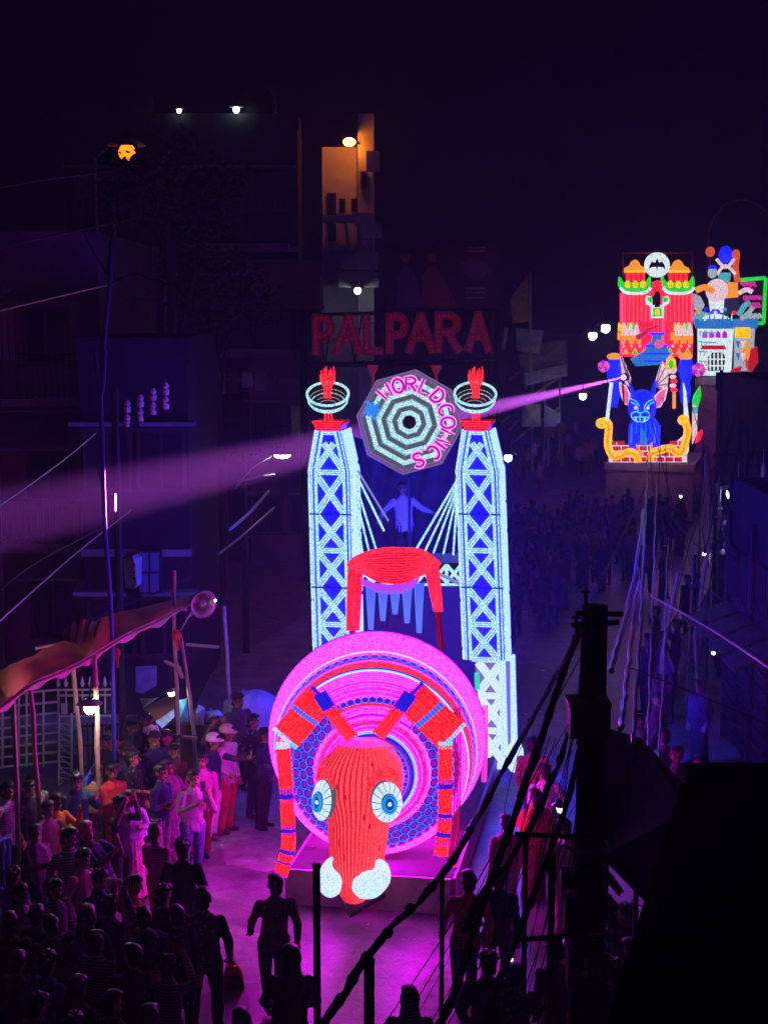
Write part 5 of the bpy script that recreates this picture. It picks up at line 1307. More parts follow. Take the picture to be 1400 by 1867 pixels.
mb = MB(); mb.tube([at(20, 1588, 20.2), at(60, 1578, 20.4)], .03, 6); tag(mb.build("wooden_pole", bamboo, origin=at(40, 1580, 20.3)), "slanting bamboo rail near the lower left barricade", "pole")

# ------------------------------------------------------------------ blue lamp post with looping wires
Yp = 22.6
bpz = empty("blue_post", onz(212, 1585, 0), 0, "slim blue-painted post with looping wires and a small switch box", "post")
mb = MB(); mb.tube(smooth_path([at(203, 440, Yp), at(201, 520, Yp), at(190, 620, Yp), at(184, 700, Yp), at(187, 800, Yp), at(191, 950, Yp), at(201, 1080, Yp), at(206, 1200, Yp), Vector((at(212, 1560, Yp).x, Yp, 0))], 4), .035, 8); mb.build("pole", blue_paint, bpz, smooth=True)
mb = MB(); mb.tube(smooth_path([at(174, 640, Yp - .05), at(186, 720, Yp - .08), at(192, 640, Yp - .05), at(186, 700, Yp)], 5), .03, 6); mb.build("blue_wrap", blue_paint, bpz)
mb = MB(); mb.box(at(207, 916, Yp - .05), (.07, .12, .26)); mb.build("switch_box", white_paint, bpz)
for pts in ([(196, 500), (172, 460), (150, 410), (155, 360), (180, 328), (205, 315)], [(196, 500), (200, 460), (208, 420), (220, 400), (215, 370), (208, 330)], [(200, 520), (240, 500), (280, 510), (318, 518), (332, 490)], [(318, 518), (340, 545)], [(200, 520), (215, 508), (225, 506), (205, 524)], [(166, 800), (172, 815), (168, 835), (178, 848), (184, 880)], [(225, 548), (270, 545), (295, 546)], [(205, 316), (240, 300), (265, 330), (285, 370), (275, 400)]):
    mb = MB(); mb.tube(smooth_path([at(x, y, Yp + .02) for x, y in pts], 5), .009, 4); mb.build("wire_loop", rubber, bpz)
# insulator rack behind
ir = empty("insulator_rack", at(270, 780, 27), 0, "row of pale insulators on a dark crossarm over the beam", "insulators")
mb = MB(); mb.tube([at(205, 792, 27), at(312, 732, 27)], .04, 6); mb.build("crossarm", iron_black, ir)
for i, (x, y) in enumerate(((233, 770), (257, 760), (280, 748), (303, 738))):
    for dy in (0, -26):
        mb = MB(); p_ = at(x, y + dy, 27); mb.rings([[p_ + Vector((math.cos(k * PI / 4) * r, math.sin(k * PI / 4) * r, z)) for k in range(8)] for r, z in ((.05, -.08), (.065, 0), (.04, .04), (.06, .08), (.03, .14))]); mb.build("insulator", white_paint, ir)
    mb = MB(); mb.tube([at(x, y, 27), at(x, y - 30, 27)], .018, 5); mb.build("pin", steel, ir)
a = at(212, 790, 27); mb = MB(); mb.tube([(a.x, a.y, 0), (a.x, a.y, a.z + .8)], .07, 7); mb.build("pole", iron_black, ir)
# wall sign box, panels
sb = empty("wall_sign_box", at(237, 1072, 30), 0, "small white lit-up-looking box sign on the dark house wall", "sign")
mb = MB(); mb.slab([at(225, 1020, 30), at(243, 1013, 29.6), at(251, 1018, 29.6), at(250, 1068, 29.6), at(243, 1074, 29.6), at(230, 1072, 30)], (.05, .25, 0)); mb.build("case", white_paint, sb)
for k, y in enumerate((1030, 1044, 1054)):
    mb = MB(); mb.ball(at(244.5, y, 29.55), (.03, .02, .06 if k == 0 else .03), 8, 5); mb.build("mark", iron_black, sb)
sh = empty("shutter_cabinet", at(275, 1085, 30), 0, "dark blue-grey shuttered cabinet hung on the house wall", "cabinet")
pxbox(MB(), 252, 1005, 292, 1082, 30.0, .5).build("case", plaster_dark, sh)
for x0, y0 in ((255, 1008), (274, 1008), (255, 1046), (274, 1046)): pxbox(MB(), x0, y0, x0 + 16, y0 + 34, 29.96, .06).build("door_panel", mat("slate", (.14, .15, .24), .6), sh)
b1b = building("shop_house", "dark shop house with a boxed cabinet, behind the blue post", -6.05, -3.9, 30.6, 36, 7.2, mat("near_black_wall", (.02, .02, .022), .9, noise_scale=1.2, var=.4), 2, 2)  # wall colour lowered to near black against the blue light

# ------------------------------------------------------------------ tree in front of the orange lamps
def tree(name, label, base, h, crown_c, crown_r, seed, nleaf):
    rr = random.Random(seed); t_ = empty(name, base, 0, label, "tree"); base = Vector(base); cc = Vector(crown_c)
    mb = MB(); trunk = smooth_path([base, base.lerp(cc, .35) + Vector((.15, 0, 0)), base.lerp(cc, .75), cc], 4); mb.tube(trunk, [.22 - .14 * i / (len(trunk) - 1) for i in range(len(trunk))], 8); clumps = []
    for i in range(22):
        u = Vector((rr.gauss(0, 1), rr.gauss(0, 1), rr.gauss(0, 1))).normalized() * rr.uniform(.35, 1)
        e = cc + Vector((u.x * crown_r[0], u.y * crown_r[1], u.z * crown_r[2])); st = trunk[rr.randrange(len(trunk) // 2, len(trunk))]
        mb.tube(bez(st, st.lerp(e, .5) + Vector((0, 0, .3)), e, 5), [.07, .06, .05, .04, .03, .015], 5); clumps.append(e)
    mb.build("trunk", wood_dark, t_)
    lf = MB()
    for i in range(nleaf):
        c_ = rr.choice(clumps); p_ = c_ + Vector((rr.gauss(0, .34), rr.gauss(0, .34), rr.gauss(0, .26)))
        a = rr.uniform(0, 6.3); e1 = Vector((math.cos(a), math.sin(a), rr.uniform(-.7, .5))).normalized() * rr.uniform(.07, .15); e2 = e1.cross(Vector((rr.gauss(0, 1), rr.gauss(0, 1), rr.gauss(0, 1)))).normalized() * .05
        lf.add([p_ - e1, p_ + e2, p_ + e1, p_ - e2], [(0, 1, 2, 3)])
    lf.build("crown", mat("leaf", (.045, .07, .03), .7, noise_scale=2, var=.5), t_)
tree("street_tree", "dark leafy tree against the orange lamps and unlit apartment block", (at(305, 900, 42).x, 42, 0), 9, at(315, 345, 42), (1.7, 1.2, 1.15), 2, 5200)
tree("street_tree", "dim sparse tree crown lower down before the apartment block", (at(400, 900, 44).x, 44, 0), 7, at(385, 520, 44), (1.5, 1.0, 1.3), 3, 2600)

# ------------------------------------------------------------------ billboard, hung banners
bb = empty("billboard", at(800, 570, 64), 0, "dim billboard with a couple in purple and red, behind the PALPARA gantry", "billboard")
pxbox(MB(), 702, 445, 905, 562, 64, .2).build("panel", mat("poster_dark", (.05, .03, .06), .6), bb)
pm1, pm2, pm3 = mat("poster_purple", (.12, .1, .22), .6), mat("poster_red", (.3, .04, .03), .6), mat("poster_skin", (.3, .16, .12), .6)
def flat(name, pts, Y, m, par): return sl(name, par, pts, Y, m, .02)
flat("print", [(722, 560), (726, 500), (738, 486), (754, 490), (762, 510), (768, 560)], 63.95, pm1, bb); flat("print", [(768, 560), (770, 505), (782, 485), (800, 488), (812, 512), (836, 560)], 63.93, pm2, bb)
for cx_, cy_ in ((740, 466), (788, 466)):
    flat("print", [(cx_ + 9 * math.cos(2 * PI * k / 14), cy_ + 14 * math.sin(2 * PI * k / 14)) for k in range(14)], 63.9, pm3, bb)
    flat("print", [(cx_ + 11 * math.cos(PI * k / 10), cy_ - 4 - 13 * math.sin(PI * k / 10)) for k in range(11)], 63.88, iron_black, bb)
flat("print", [(838, 480), (862, 470), (890, 478), (895, 498), (868, 512), (846, 500)], 63.93, pm1, bb)
for y in (450, 456, 524, 532, 541): flat("print", [(850, y), (888, y), (886, y + 3), (851, y + 3)], 63.9, mat("poster_text", (.3, .28, .33), .6), bb)
for x in (712, 896):
    a = at(x, 562, 64.3); mb = MB(); mb.tube([a, (a.x, a.y, 0)], .12, 8); mb.build("post", iron_black, bb)
def banner(name, label, pts, Y, m, pole=None, kind="banner", wavy=.08):
    e = empty(name, at(pts[-1][0], pts[-1][1], Y), 0, label, kind)
    k = len(pts); c_ = Vector((sum(p_[0] for p_ in pts) / k, sum(p_[1] for p_ in pts) / k)); mb = MB()
    P = [at(x, y, Y + wavy * math.sin(i * 2.1)) for i, (x, y) in enumerate(pts)]; M_ = at(c_.x, c_.y, Y - wavy)
    mid = [P[i].lerp(P[(i + 1) % k], .5) + Vector((0, wavy * .4, 0)) for i in range(k)]
    for i in range(k): mb.add([P[i], mid[i], M_, mid[i - 1]], [(0, 1, 2, 3)])
    mb.build("cloth", m, e)
    if pole:
        for pa, pb in pole:
            mb = MB(); mb.tube([at(*pa, Y + .08), at(*pb, Y + .08)], .04, 6); mb.build("pole", bamboo, e)
    return e
saff = mat("saffron_cloth", (.6, .26, .03), .8, noise_scale=3); paper = mat("paper_poster", (.42, .34, .36), .85, noise_scale=5, var=.3); khaki = mat("khaki_cloth", (.4, .34, .24), .85, noise_scale=4); lilac = mat("lilac_cloth", (.42, .34, .55), .85, noise_scale=4)
banner("saffron_flag", "saffron triangular flag on a pole right of the PALPARA letters", [(962, 502), (964, 586), (934, 590), (930, 545)], 46, saff, [((966, 496), (967, 700))], "flag")
banner("paper_poster", "large torn paper poster, topmost on the bamboo frame", [(940, 598), (990, 602), (984, 645), (942, 640)], 46.6, paper, kind="poster")
banner("paper_poster", "narrow curled paper strip left of the torn poster", [(918, 596), (926, 598), (922, 638), (914, 634)], 46.6, paper, kind="poster")
banner("paper_poster", "wide paper sheet in the middle of the bamboo frame", [(946, 648), (1000, 622), (1032, 618), (1034, 668), (952, 700)], 47, mat("plum_paper", (.28, .17, .2), .85, noise_scale=5), kind="poster")
banner("paper_poster", "pale printed strip across the lower bamboo frame", [(956, 680), (1033, 664), (1034, 685), (958, 704)], 46.4, paper, kind="poster")
banner("khaki_banner", "khaki cloth hanging below the beam beside the lilac cloth", [(955, 735), (985, 738), (986, 778), (950, 778), (952, 755)], 46, khaki)
banner("lilac_banner", "lilac cloth with a red edge under the bamboo rail", [(993, 738), (1022, 755), (1022, 778), (992, 778)], 46, lilac)
for i, (pts, lab) in enumerate((([(989, 780), (1011, 779), (1010, 798), (990, 797)], "orange placard hanging left of its twin above the far crowd"), ([(1014, 772), (1032, 770), (1031, 790), (1015, 789)], "orange placard hanging higher, nearer the castle float"))):
    banner("orange_placard", lab, pts, 41, saff, [((pts[0][0] + 10, pts[2][1]), (pts[0][0] + 10, 850))], "placard", .01)
fb = empty("bamboo_scaffold", at(990, 860, 47.2), 0, "zigzag bamboo frame with slanting rails holding the paper posters", "scaffold")
for a, b_ in (((930, 692), (1024, 622)), ((960, 728), (1024, 684)), ((948, 795), (1020, 742)), ((932, 808), (955, 792)), ((902, 778), (930, 758)), ((1021, 622), (1019, 830)), ((955, 668), (958, 710)), ((970, 600), (970, 860)), ((995, 640), (991, 840)), ((928, 785), (944, 766))):
    mb = MB(); mb.tube([at(*a, 47.2), at(*b_, 47.2)], .045 if abs(a[0] - b_[0]) > 10 else .03, 6); mb.build("pole", bamboo, fb)
# ------------------------------------------------------------------ right side: utility pole, cables, shops, roofs
up = empty("utility_pole", (at(1070, 1600, 10).x, 10, 0), 0, "thick black utility pole loaded with boxes and crossarms", "utility pole")
pole_m = mat("pole_concrete", (.055, .055, .05), .85, noise_scale=5, var=.4, bump=.5)
mb = MB(); pt_ = at(1084, 1104, 10); mb.tube([(at(1066, 1867, 10).x, 10, 0), (at(1066, 1867, 10).x, 10, 3), pt_], [.13, .12, .085], 12); mb.build("pole", pole_m, up, smooth=True)
def pbx(name, x0, y0, x1, y1, Y, d, m, par=up): return pxbox(MB(), x0, y0, x1, y1, Y, d).build(name, m, par)
grey_box = mat("grey_box", (.16, .16, .15), .6, noise_scale=6, var=.3)
tb = pbx("transformer_box", 1040, 1290, 1112, 1348, 9.78, .2, grey_box); pbx("box_lid", 1037, 1284, 1115, 1291, 9.75, .26, grey_box, up)
pbx("meter_box", 1036, 1740, 1108, 1806, 9.72, .14, grey_box)
mb = MB(); mb.ball(at(1068, 1757, 9.7), (.022, .015, .035), 8, 6); mb.build("meter_dial", white_paint, up); mb = MB(); mb.ball(at(1066, 1775, 9.7), (.025, .015, .025), 8, 6); mb.build("meter_dial", white_paint, up)
pbx("switch_box", 1024, 1590, 1048, 1622, 9.8, .1, grey_box); pbx("switch_box", 1030, 1640, 1052, 1700, 9.8, .12, iron_black)
for y in (1540, 1690, 1720): 
    mb = MB(); mb.tube([at(1068, y, 10) + Vector((math.cos(k * PI / 8) * .15, math.sin(k * PI / 8) * .15, 0)) for k in range(16)], .012, 4, closed=True); mb.build("strap", steel, up)
for (x0, y0, x1, y1) in ((938, 1521, 1100, 1527), (938, 1714, 1045, 1706), (1048, 1118, 1135, 1120), (1040, 1140, 1128, 1135)):
    mb = MB(); mb.tube([at(x0, y0, 9.85), at(x1, y1, 9.85)], .018, 5); mb.build("crossarm", iron_black, up)
for x0, y0 in ((1067, 1075), (1050, 1122), (1090, 1400), (1097, 1265)):
    mb = MB(); mb.tube([at(x0, y0, 9.8), at(x0 + 2, y0 + 42, 9.8)], .014, 5); mb.tube([at(x0 - 8, y0 + 4, 9.8), at(x0 + 8, y0 + 4, 9.8)], .01, 4); mb.build("bracket", steel if x0 == 1097 else iron_black, up)
mb = MB(); mb.tube([at(1105, 1792, 9.7), at(1155, 1806, 9.4), at(1140, 1820, 9.4)], .006, 4); mb.build("tie_wire", steel, up)

def slim_pole(label, x, ytop, Y, r, m, name="bare_pole", knot=True, lean=0):
    a = at(x, ytop, Y); e = empty(name, (a.x + lean, Y, 0), 0, label, "pole"); mb = MB(); k = 12
    mb.tube([a.lerp(Vector((a.x + lean, Y, 0)), i / k) for i in range(k + 1)], [r * (1 + .05 * math.sin(i * 2.2)) for i in range(k + 1)], 9); mb.build("shaft", m, e)
    mb = MB(); mb.tube([a + Vector((0, 0, -.02)), a + Vector((0, 0, .012))], r * 1.12, 9); mb.build("top_cap", m, e)
    return e
pg_m = mat("pole_grey", (.12, .11, .11), .7, noise_scale=8, var=.4, bump=.4)
slim_pole("bare grey pole in front of the bug, farthest from the cables", 577, 1578, 13, .034, pg_m)
e = slim_pole("short thick grey pole with the cable bundle tied to its top", 673, 1752, 9, .033, pg_m)
slim_pole("thin dark pole under the cables, half hidden by the second bundle", 806, 1592, 15, .026, pg_m)
slim_pole("dark wooden pole crossing the cables right of the red-shirted walker", 958, 1520, 12, .022, wood_dark)
slim_pole("dark wooden pole nearest the utility pole's boxes", 1006, 1560, 12, .03, wood_dark)

def cable(label, pts, r, m=rubber, name="power_cable", group=None, wob=0.0, seed=0, n=6):
    rr = random.Random(seed); P = smooth_path([at(*p_) for p_ in pts], 8)
    if wob: P = [p_ + Vector((rr.uniform(-wob, wob), 0, rr.uniform(-wob, wob))) for p_ in P]
    o_ = P[0].copy(); mb = MB(); mb.tube(P, r if not isinstance(r, tuple) else [r[0] + (r[1] - r[0]) * i / (len(P) - 1) for i in range(len(P))], n)
    o = mb.build(name, m, origin=tuple(o_)); tag(o, label, "cable", group); return o
def bundle_cable(label, pts, r, strands, seed):
    rr = random.Random(seed); P = smooth_path([at(*p_) for p_ in pts], 9); e = empty("cable_bundle", P[0], 0, label, "cable")
    for s_ in range(strands):
        ph = 2 * PI * s_ / strands; mb = MB(); tw = rr.uniform(.35, .7)
        Q = [p_ + Vector((math.cos(ph + i * tw) * r * .6, 0, math.sin(ph + i * tw) * r * .6)) + Vector((rr.uniform(-.12, .12), 0, rr.uniform(-.12, .12))) * r for i, p_ in enumerate(P)]
        mb.tube(Q, r * .55, 6); mb.build("strand", rubber, e)
    for i in range(3, len(P) - 1, 5):
        mb = MB(); d_ = (P[i + 1] - P[i]).normalized() * r * .7; mb.tube([P[i] - d_, P[i] + d_], r * 1.35, 8); mb.build("tape", rubber, e)
    return e
bundle_cable("thick twisted black cable bundle running up from the short thick pole to the far street", [(575, 1885, 8.2), (625, 1815, 8.8), (668, 1745, 9), (740, 1665, 9.6), (810, 1590, 10.4), (870, 1490, 12), (935, 1372, 14), (1010, 1235, 18), (1085, 1080, 26), (1175, 890, 46)], .026, 5, 1)
bundle_cable("second twisted black bundle, crossing the red-shirted walker", [(790, 1890, 8.5), (822, 1825, 8.7), (850, 1740, 9), (882, 1640, 9.3), (940, 1480, 9.8), (985, 1350, 10.5), (1030, 1215, 11), (1068, 1120, 10)], .024, 4, 2)
bundle_cable("third black bundle ending at the utility pole's left crossarm", [(880, 1890, 8.7), (905, 1800, 9), (945, 1700, 9.4), (985, 1600, 9.7), (1040, 1440, 9.9), (1060, 1340, 9.9)], .02, 4, 3)
bundle_cable("black bundle tied at the wooden poles, curving to the upper boxes", [(845, 1700, 11), (880, 1630, 11.2), (955, 1530, 11.5), (1000, 1430, 12), (1030, 1360, 12.5), (1060, 1260, 13)], .026, 3, 4)
rc = random.Random(21)
for i in range(16):
    x0 = 690 + i * 24 + rc.uniform(-8, 8); x1 = 985 + i * 7 + rc.uniform(-14, 14)
    cable("thin black wire slanting among the cable bundles at lower right", [(x0, 1890, 8.6 + rc.uniform(-.3, .8)), ((x0 + x1) / 2 + rc.uniform(5, 22), 1640, 9.6), (x1, 1400 - i * 9 + rc.uniform(-30, 30), 11)], rc.uniform(.002, .0048), group="thin wires by the utility pole", name="thin_wire")
for i in range(8):
    x0 = 950 + i * 14
    cable("thin black wire fanning out from the utility pole's head", [(1080 + rc.uniform(-20, 10), 1130 + 60 * i, 10), (x0 - 20, 1420 + 30 * i, 9.6), (900 + i * 8, 1880, 9)], rc.uniform(.002, .004), group="thin wires from the pole head", name="thin_wire")
# pale conduits running down the right of the road
cond = mat("pale_conduit", (.5, .42, .5), .35, noise_scale=12, var=.3)
pinkc = mat("pink_conduit", (.55, .18, .42), .35, noise_scale=12, var=.3)
def conduit(label, pts, r, m): return cable(label, pts, r, m, name="conduit", wob=.012, seed=len(label), n=7)
conduit("pale conduit hanging along the road, longest of the bright ones", [(1180, 830, 40), (1176, 930, 30), (1172, 1020, 24), (1168, 1120, 19), (1162, 1230, 16), (1154, 1352, 14)], .022, cond)
conduit("pink conduit slanting from the far float to the utility pole", [(1172, 930, 34), (1160, 1030, 26), (1145, 1100, 22), (1130, 1160, 18), (1112, 1222, 15)], .034, pinkc)
conduit("pink conduit inside the longest pale one", [(1166, 1060, 26), (1156, 1110, 22), (1148, 1190, 18), (1140, 1260, 16), (1132, 1330, 14.5)], .03, pinkc)
conduit("thin lilac conduit right of the longest pale one", [(1196, 880, 36), (1193, 980, 28), (1190, 1100, 22), (1184, 1250, 18), (1180, 1400, 15)], .014, cond)
conduit("faint outermost lilac conduit", [(1218, 980, 32), (1212, 1100, 26), (1208, 1240, 20), (1200, 1400, 16)], .012, cond)
cable("taut pale rope slanting down to the right edge", [(1186, 1086, 20), (1300, 1150, 17), (1420, 1230, 14.5)], .015, cond, name="rope")
cable("dark wire drooping to the right across the shops", [(1150, 1218, 16), (1280, 1270, 15), (1420, 1330, 14)], .008, rubber, name="thin_wire")
cable("faint upper wire toward the right edge", [(1230, 1040, 26), (1330, 1100, 22), (1420, 1140, 19)], .008, rubber, name="thin_wire")
# wires upper left and across the street
for i, (pts, lab) in enumerate((([(-20, 345, 18), (100, 325, 20), (206, 312, 22.6)], "uppermost faint wire running to the blue post"), ([(-20, 455, 18), (120, 425, 20), (265, 395, 24)], "second faint wire from the left edge"), ([(-20, 572, 18), (90, 545, 20), (196, 520, 22.6)], "pale wire reaching the blue post's loops"), ([(-20, 935, 16), (60, 880, 18), (125, 832, 20), (175, 790, 22)], "pale wire crossing above the purple beam"), ([(-20, 1150, 15), (80, 1060, 18), (150, 1000, 21), (240, 930, 26)], "pale wire slanting up from behind the tent"), ([(140, 1140, 24), (330, 1060, 27), (420, 1010, 30), (500, 930, 34)], "dark wire behind the horn loudspeaker"), ([(-20, 1095, 16), (60, 1030, 18), (190, 960, 22)], "faint wire low on the left house"), ([(560, 640, 46), (760, 560, 52), (1000, 500, 58)], "faint wire above the billboard"), ([(700, 330, 50), (860, 350, 55), (1060, 330, 60)], "faint drooping wire across the black sky"))):
    cable(lab, pts, .012, steel if i in (2, 3, 4) else rubber, name="overhead_wire")
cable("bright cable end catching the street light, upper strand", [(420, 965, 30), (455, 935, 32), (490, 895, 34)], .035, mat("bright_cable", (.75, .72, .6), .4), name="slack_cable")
cable("bright cable below the street light, lower strand", [(400, 1010, 30), (450, 970, 32), (500, 925, 35)], .025, steel, name="slack_cable")
cable("pale spray of cable just under the street light", [(436, 878, 33), (470, 870, 34), (500, 866, 35)], .03, steel, name="slack_cable")
cable("thin pale cable rising to the street light", [(430, 890, 33), (460, 855, 34), (495, 832, 36)], .015, steel, name="slack_cable")

# ------------------------------------------------------------------ right-hand buildings
near_black = mat("near_black_wall", (.02, .02, .022), .9, noise_scale=1.2, var=.4)  # near-black base colour keeps the walls dark where blue light falls
b4 = building("shop_row", "dark two-storey shop row along the right of the street", 9.3, 17.5, 37.2, 43, 6.0, near_black, 2, 5)
for i in range(5):
    x = 10.0 + i * 1.5
    mb = MB(); mb.slab([(x, 35.8, 2.7), (x + 1.3, 35.8, 2.7), (x + 1.3, 37.2, 3.2), (x, 37.2, 3.2)], (0, 0, -.05)); mb.build("awning", tarp_brown, b4)
    mb = MB(); mb.box((x + .65, 37.15, 1.3), (1.2, .1, 2.4)); mb.build("shutter", steel, b4)
gd_ = empty("hanging_goods", at(1340, 1010, 33.8), 0, "pale hanging goods catching the light of the shop bulbs", "goods")
for (x, y, w_, h_) in ((1312, 927, 8, 6), (1345, 933, 16, 8), (1335, 922, 7, 5), (1318, 1006, 14, 10), (1350, 1012, 13, 16), (1345, 885, 8, 14), (1390, 860, 6, 30), (1385, 930, 6, 20)):
    mb = MB(); p_ = at(x, y, 33.8); mb.ball(p_, (w_ / 2 / 73, .05, h_ / 2 / 73), 8, 5); mb.tube([p_, p_ + Vector((0, 0, .5))], .008, 4); mb.build("packet", white_paint, gd_)
rg = random.Random(8)
sc = empty("shop_scaffold", (10.6, 34.5, 0), 0, "dark scaffold of poles in front of the unlit shops", "scaffold")
for i in range(9):
    x = 7.6 + i * .45; mb = MB(); mb.tube([(x, 34.5, 0), (x + rg.uniform(-.1, .1), 34.5, rg.uniform(4.5, 7))], .04, 6); mb.build("pole", wood_dark, sc)
for z in (2.2, 3.6, 5.0):
    mb = MB(); mb.tube([(7.4, 34.45, z), (11.6, 34.45, z + .1)], .035, 6); mb.build("ledger", wood_dark, sc)
b5 = building("roadside_house", "dark house on the right behind the sloping tarpaulin", 6.6, 13, 24, 29, 4.6, near_black, 2, 3)
for k in range(4):   # shuttered openings, pipes and a ledge on the side that faces the street
    y0 = 24.5 + k * 1.15; mb = MB(); mb.box((6.57, y0 + .4, 1.2), (.08, .85, 2.1)); sh_ = mb.build("side_shutter", near_black, b5)
    for j in range(7):
        mb = MB(); mb.box((6.51, y0 + .4, .4 + j * .27), (.05, .8, .05)); mb.build("shutter_rib", iron_black, sh_)
    mb = MB(); mb.box((6.56, y0 + .4, 3.4), (.1, .7, .9)); wn_ = mb.build("side_window", wood_dark, b5)
    for j in range(4):
        mb = MB(); mb.tube([(6.48, y0 + .12 + j * .18, 2.95), (6.48, y0 + .12 + j * .18, 3.85)], .014, 4); mb.build("window_bar", iron_black, wn_)
    mb = MB(); mb.slab([(5.7, y0, 2.45), (5.7, y0 + .95, 2.42), (6.58, y0 + .95, 2.75), (6.58, y0, 2.75)], (0, 0, -.03)); mb.build("tin_awning", mat("rusty_tin", (.08, .05, .04), .7, noise_scale=4, var=.5), b5)
for y0 in (24.4, 26.9, 28.8):
    mb = MB(); mb.tube([(6.52, y0, .1), (6.52, y0, 4.5)], .05, 6); mb.build("drain_pipe", plaster_dark, b5)
# sloping dark tarpaulin over the right-hand stall
ta = empty("dark_awning", (at(1190, 1500, 15).x, 15, 0), 0, "black sloping tarpaulin roof right of the utility pole", "awning")
mb = MB(); Q = [at(1100, 1325, 15.5), at(1168, 1346, 15.5), at(1258, 1442, 14), at(1252, 1480, 12.5), at(1180, 1642, 12.2), at(1100, 1560, 12.6)]
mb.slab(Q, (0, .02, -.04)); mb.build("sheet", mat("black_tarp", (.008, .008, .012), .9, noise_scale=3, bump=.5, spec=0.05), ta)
for (x, y, Y) in ((1165, 1350, 15.4), (1250, 1446, 13.9), (1185, 1636, 12.3), (1104, 1556, 12.6)):
    a = at(x, y, Y); mb = MB(); mb.tube([a, (a.x, a.y, 0)], .03, 6); mb.build("post", wood_dark, ta)
# red flag below it
banner("red_flag", "furled red and pink flag under the black sloping tarpaulin", [(1090, 1560), (1100, 1575), (1138, 1625), (1128, 1635), (1096, 1600), (1086, 1590)], 14, mat("flag_red", (.5, .06, .05), .8, noise_scale=5), [((1084, 1545), (1092, 1700))], "flag", .04)
# flat roof of the near house, lower right
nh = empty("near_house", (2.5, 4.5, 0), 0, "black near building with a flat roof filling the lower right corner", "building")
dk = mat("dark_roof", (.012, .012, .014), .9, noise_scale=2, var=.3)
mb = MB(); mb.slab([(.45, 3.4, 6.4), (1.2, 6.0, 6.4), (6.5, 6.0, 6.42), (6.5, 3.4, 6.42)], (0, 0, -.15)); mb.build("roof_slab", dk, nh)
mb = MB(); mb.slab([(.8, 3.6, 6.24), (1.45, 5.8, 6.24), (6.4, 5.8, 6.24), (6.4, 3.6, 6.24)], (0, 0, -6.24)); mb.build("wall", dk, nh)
mb = MB(); mb.slab([(1.2, 5.9, 6.42), (6.5, 5.9, 6.44), (6.5, 6.0, 6.44), (1.2, 6.0, 6.42)], (0, 0, .06)); mb.build("parapet", dk, nh)
# glittering foil strings over the right crowd
fs_ = empty("foil_garland", at(1190, 1660, 12), 0, "sparkling silver foil garland over the dark crowd at right", "garland")
for i, (x, y) in enumerate(((1225, 1560), (1215, 1590), (1198, 1622), (1182, 1656), (1178, 1672), (1172, 1690), (1168, 1706), (1240, 1540))):
    mb = MB(); p_ = at(x, y, 12); a = rg.uniform(0, 3); mb.slab([p_, p_ + Vector((.03 * math.cos(a), 0, .03)), p_ + Vector((.02, .01, .06)), p_ + Vector((-.015, 0, .03))], (0, .004, 0)); mb.build("foil", mat("foil", (.8, .8, .85), .15, metal=1), fs_)
mb = MB(); mb.tube(smooth_path([at(1150, 1640, 12.05), at(1190, 1652, 12.05), at(1225, 1560, 12.05), at(1250, 1520, 12.05)], 5), .004, 4); mb.build("string", rubber, fs_)
tl = MB(); tl.slab([at(1240, 1414, 24), at(1320, 1420, 24), at(1320, 1432, 23.4), at(1245, 1428, 23.4)], (0, 0, -.05)); e = empty("stall_table", (at(1280, 1470, 24).x, 23.8, 0), 0, "grey folding table beside the person with a blue bag", "table"); tl.build("table_top", concrete, e)
for x in (1250, 1312):
    a = at(x, 1425, 23.7); mb = MB(); mb.tube([a, (a.x, a.y, 0)], .02, 5); mb.build("leg", steel, e)
# faint dome arch beyond the far floats
fa = empty("welcome_arch", at(1350, 440, 90), 0, "faint round arch against the sky above the far floats", "arch")
mb = MB(); mb.tube([at(1352 + 62 * math.cos(R(a)), 440 - 76 * math.sin(R(a)), 90) for a in range(0, 181, 10)], .06, 6); mb.build("hoop", bamboo, fa)
for x in (1290, 1414):
    a = at(x, 440, 90); mb = MB(); mb.tube([a, (a.x, a.y, 0)], .08, 6); mb.build("leg", bamboo, fa)

# ------------------------------------------------------------------ clutter on the right: poles, slack wires, small lamps
rk = random.Random(44)
pf = empty("pole_thicket", (8.6, 33, 0), 0, "thicket of thin bamboo poles before the dark shops on the right", "poles")
for i in range(18):
    Y = rk.uniform(27, 43); c = min(road_c, key=lambda p_: abs(p_.y - Y)); x = c.x + rk.uniform(4.4, 6.6); h_ = rk.uniform(2.8, 6.2)
    mb = MB(); mb.tube([(x, Y, 0), (x + rk.uniform(-.15, .15), Y, h_ * .5), (x + rk.uniform(-.3, .3), Y, h_)], rk.uniform(.022, .04), 6); mb.build("pole", bamboo if i % 3 else wood_dark, pf)
for i in range(22):
    Y0, Y1 = rk.uniform(22, 30), rk.uniform(32, 46); x0, x1 = rk.uniform(1180, 1420), rk.uniform(1180, 1400); y0, y1 = rk.uniform(950, 1330), rk.uniform(720, 1000)
    cable("slack dark wire in the tangle before the right-hand shops", [(x0, y0, Y0), ((x0 + x1) / 2 + rk.uniform(-25, 25), (y0 + y1) / 2 + rk.uniform(15, 70), (Y0 + Y1) / 2), (x1, y1, Y1)], rk.uniform(.006, .014), group="slack wires before the shops", name="slack_wire")
for x, y, Y, lab in ((1283, 1010, 33, "tiny white bulb low in the pole thicket, nearest the road"), (1372, 905, 32, "tiny white bulb at the right edge above the rope"), (1300, 1190, 27, "tiny white bulb under the tin awnings"), (1240, 905, 40, "tiny white bulb below the castle float's corner")):
    lamp("small_bulb", lab, at(x, y, Y), .035, (1, 1, .95), 25, [at(x, y - 14, Y)])
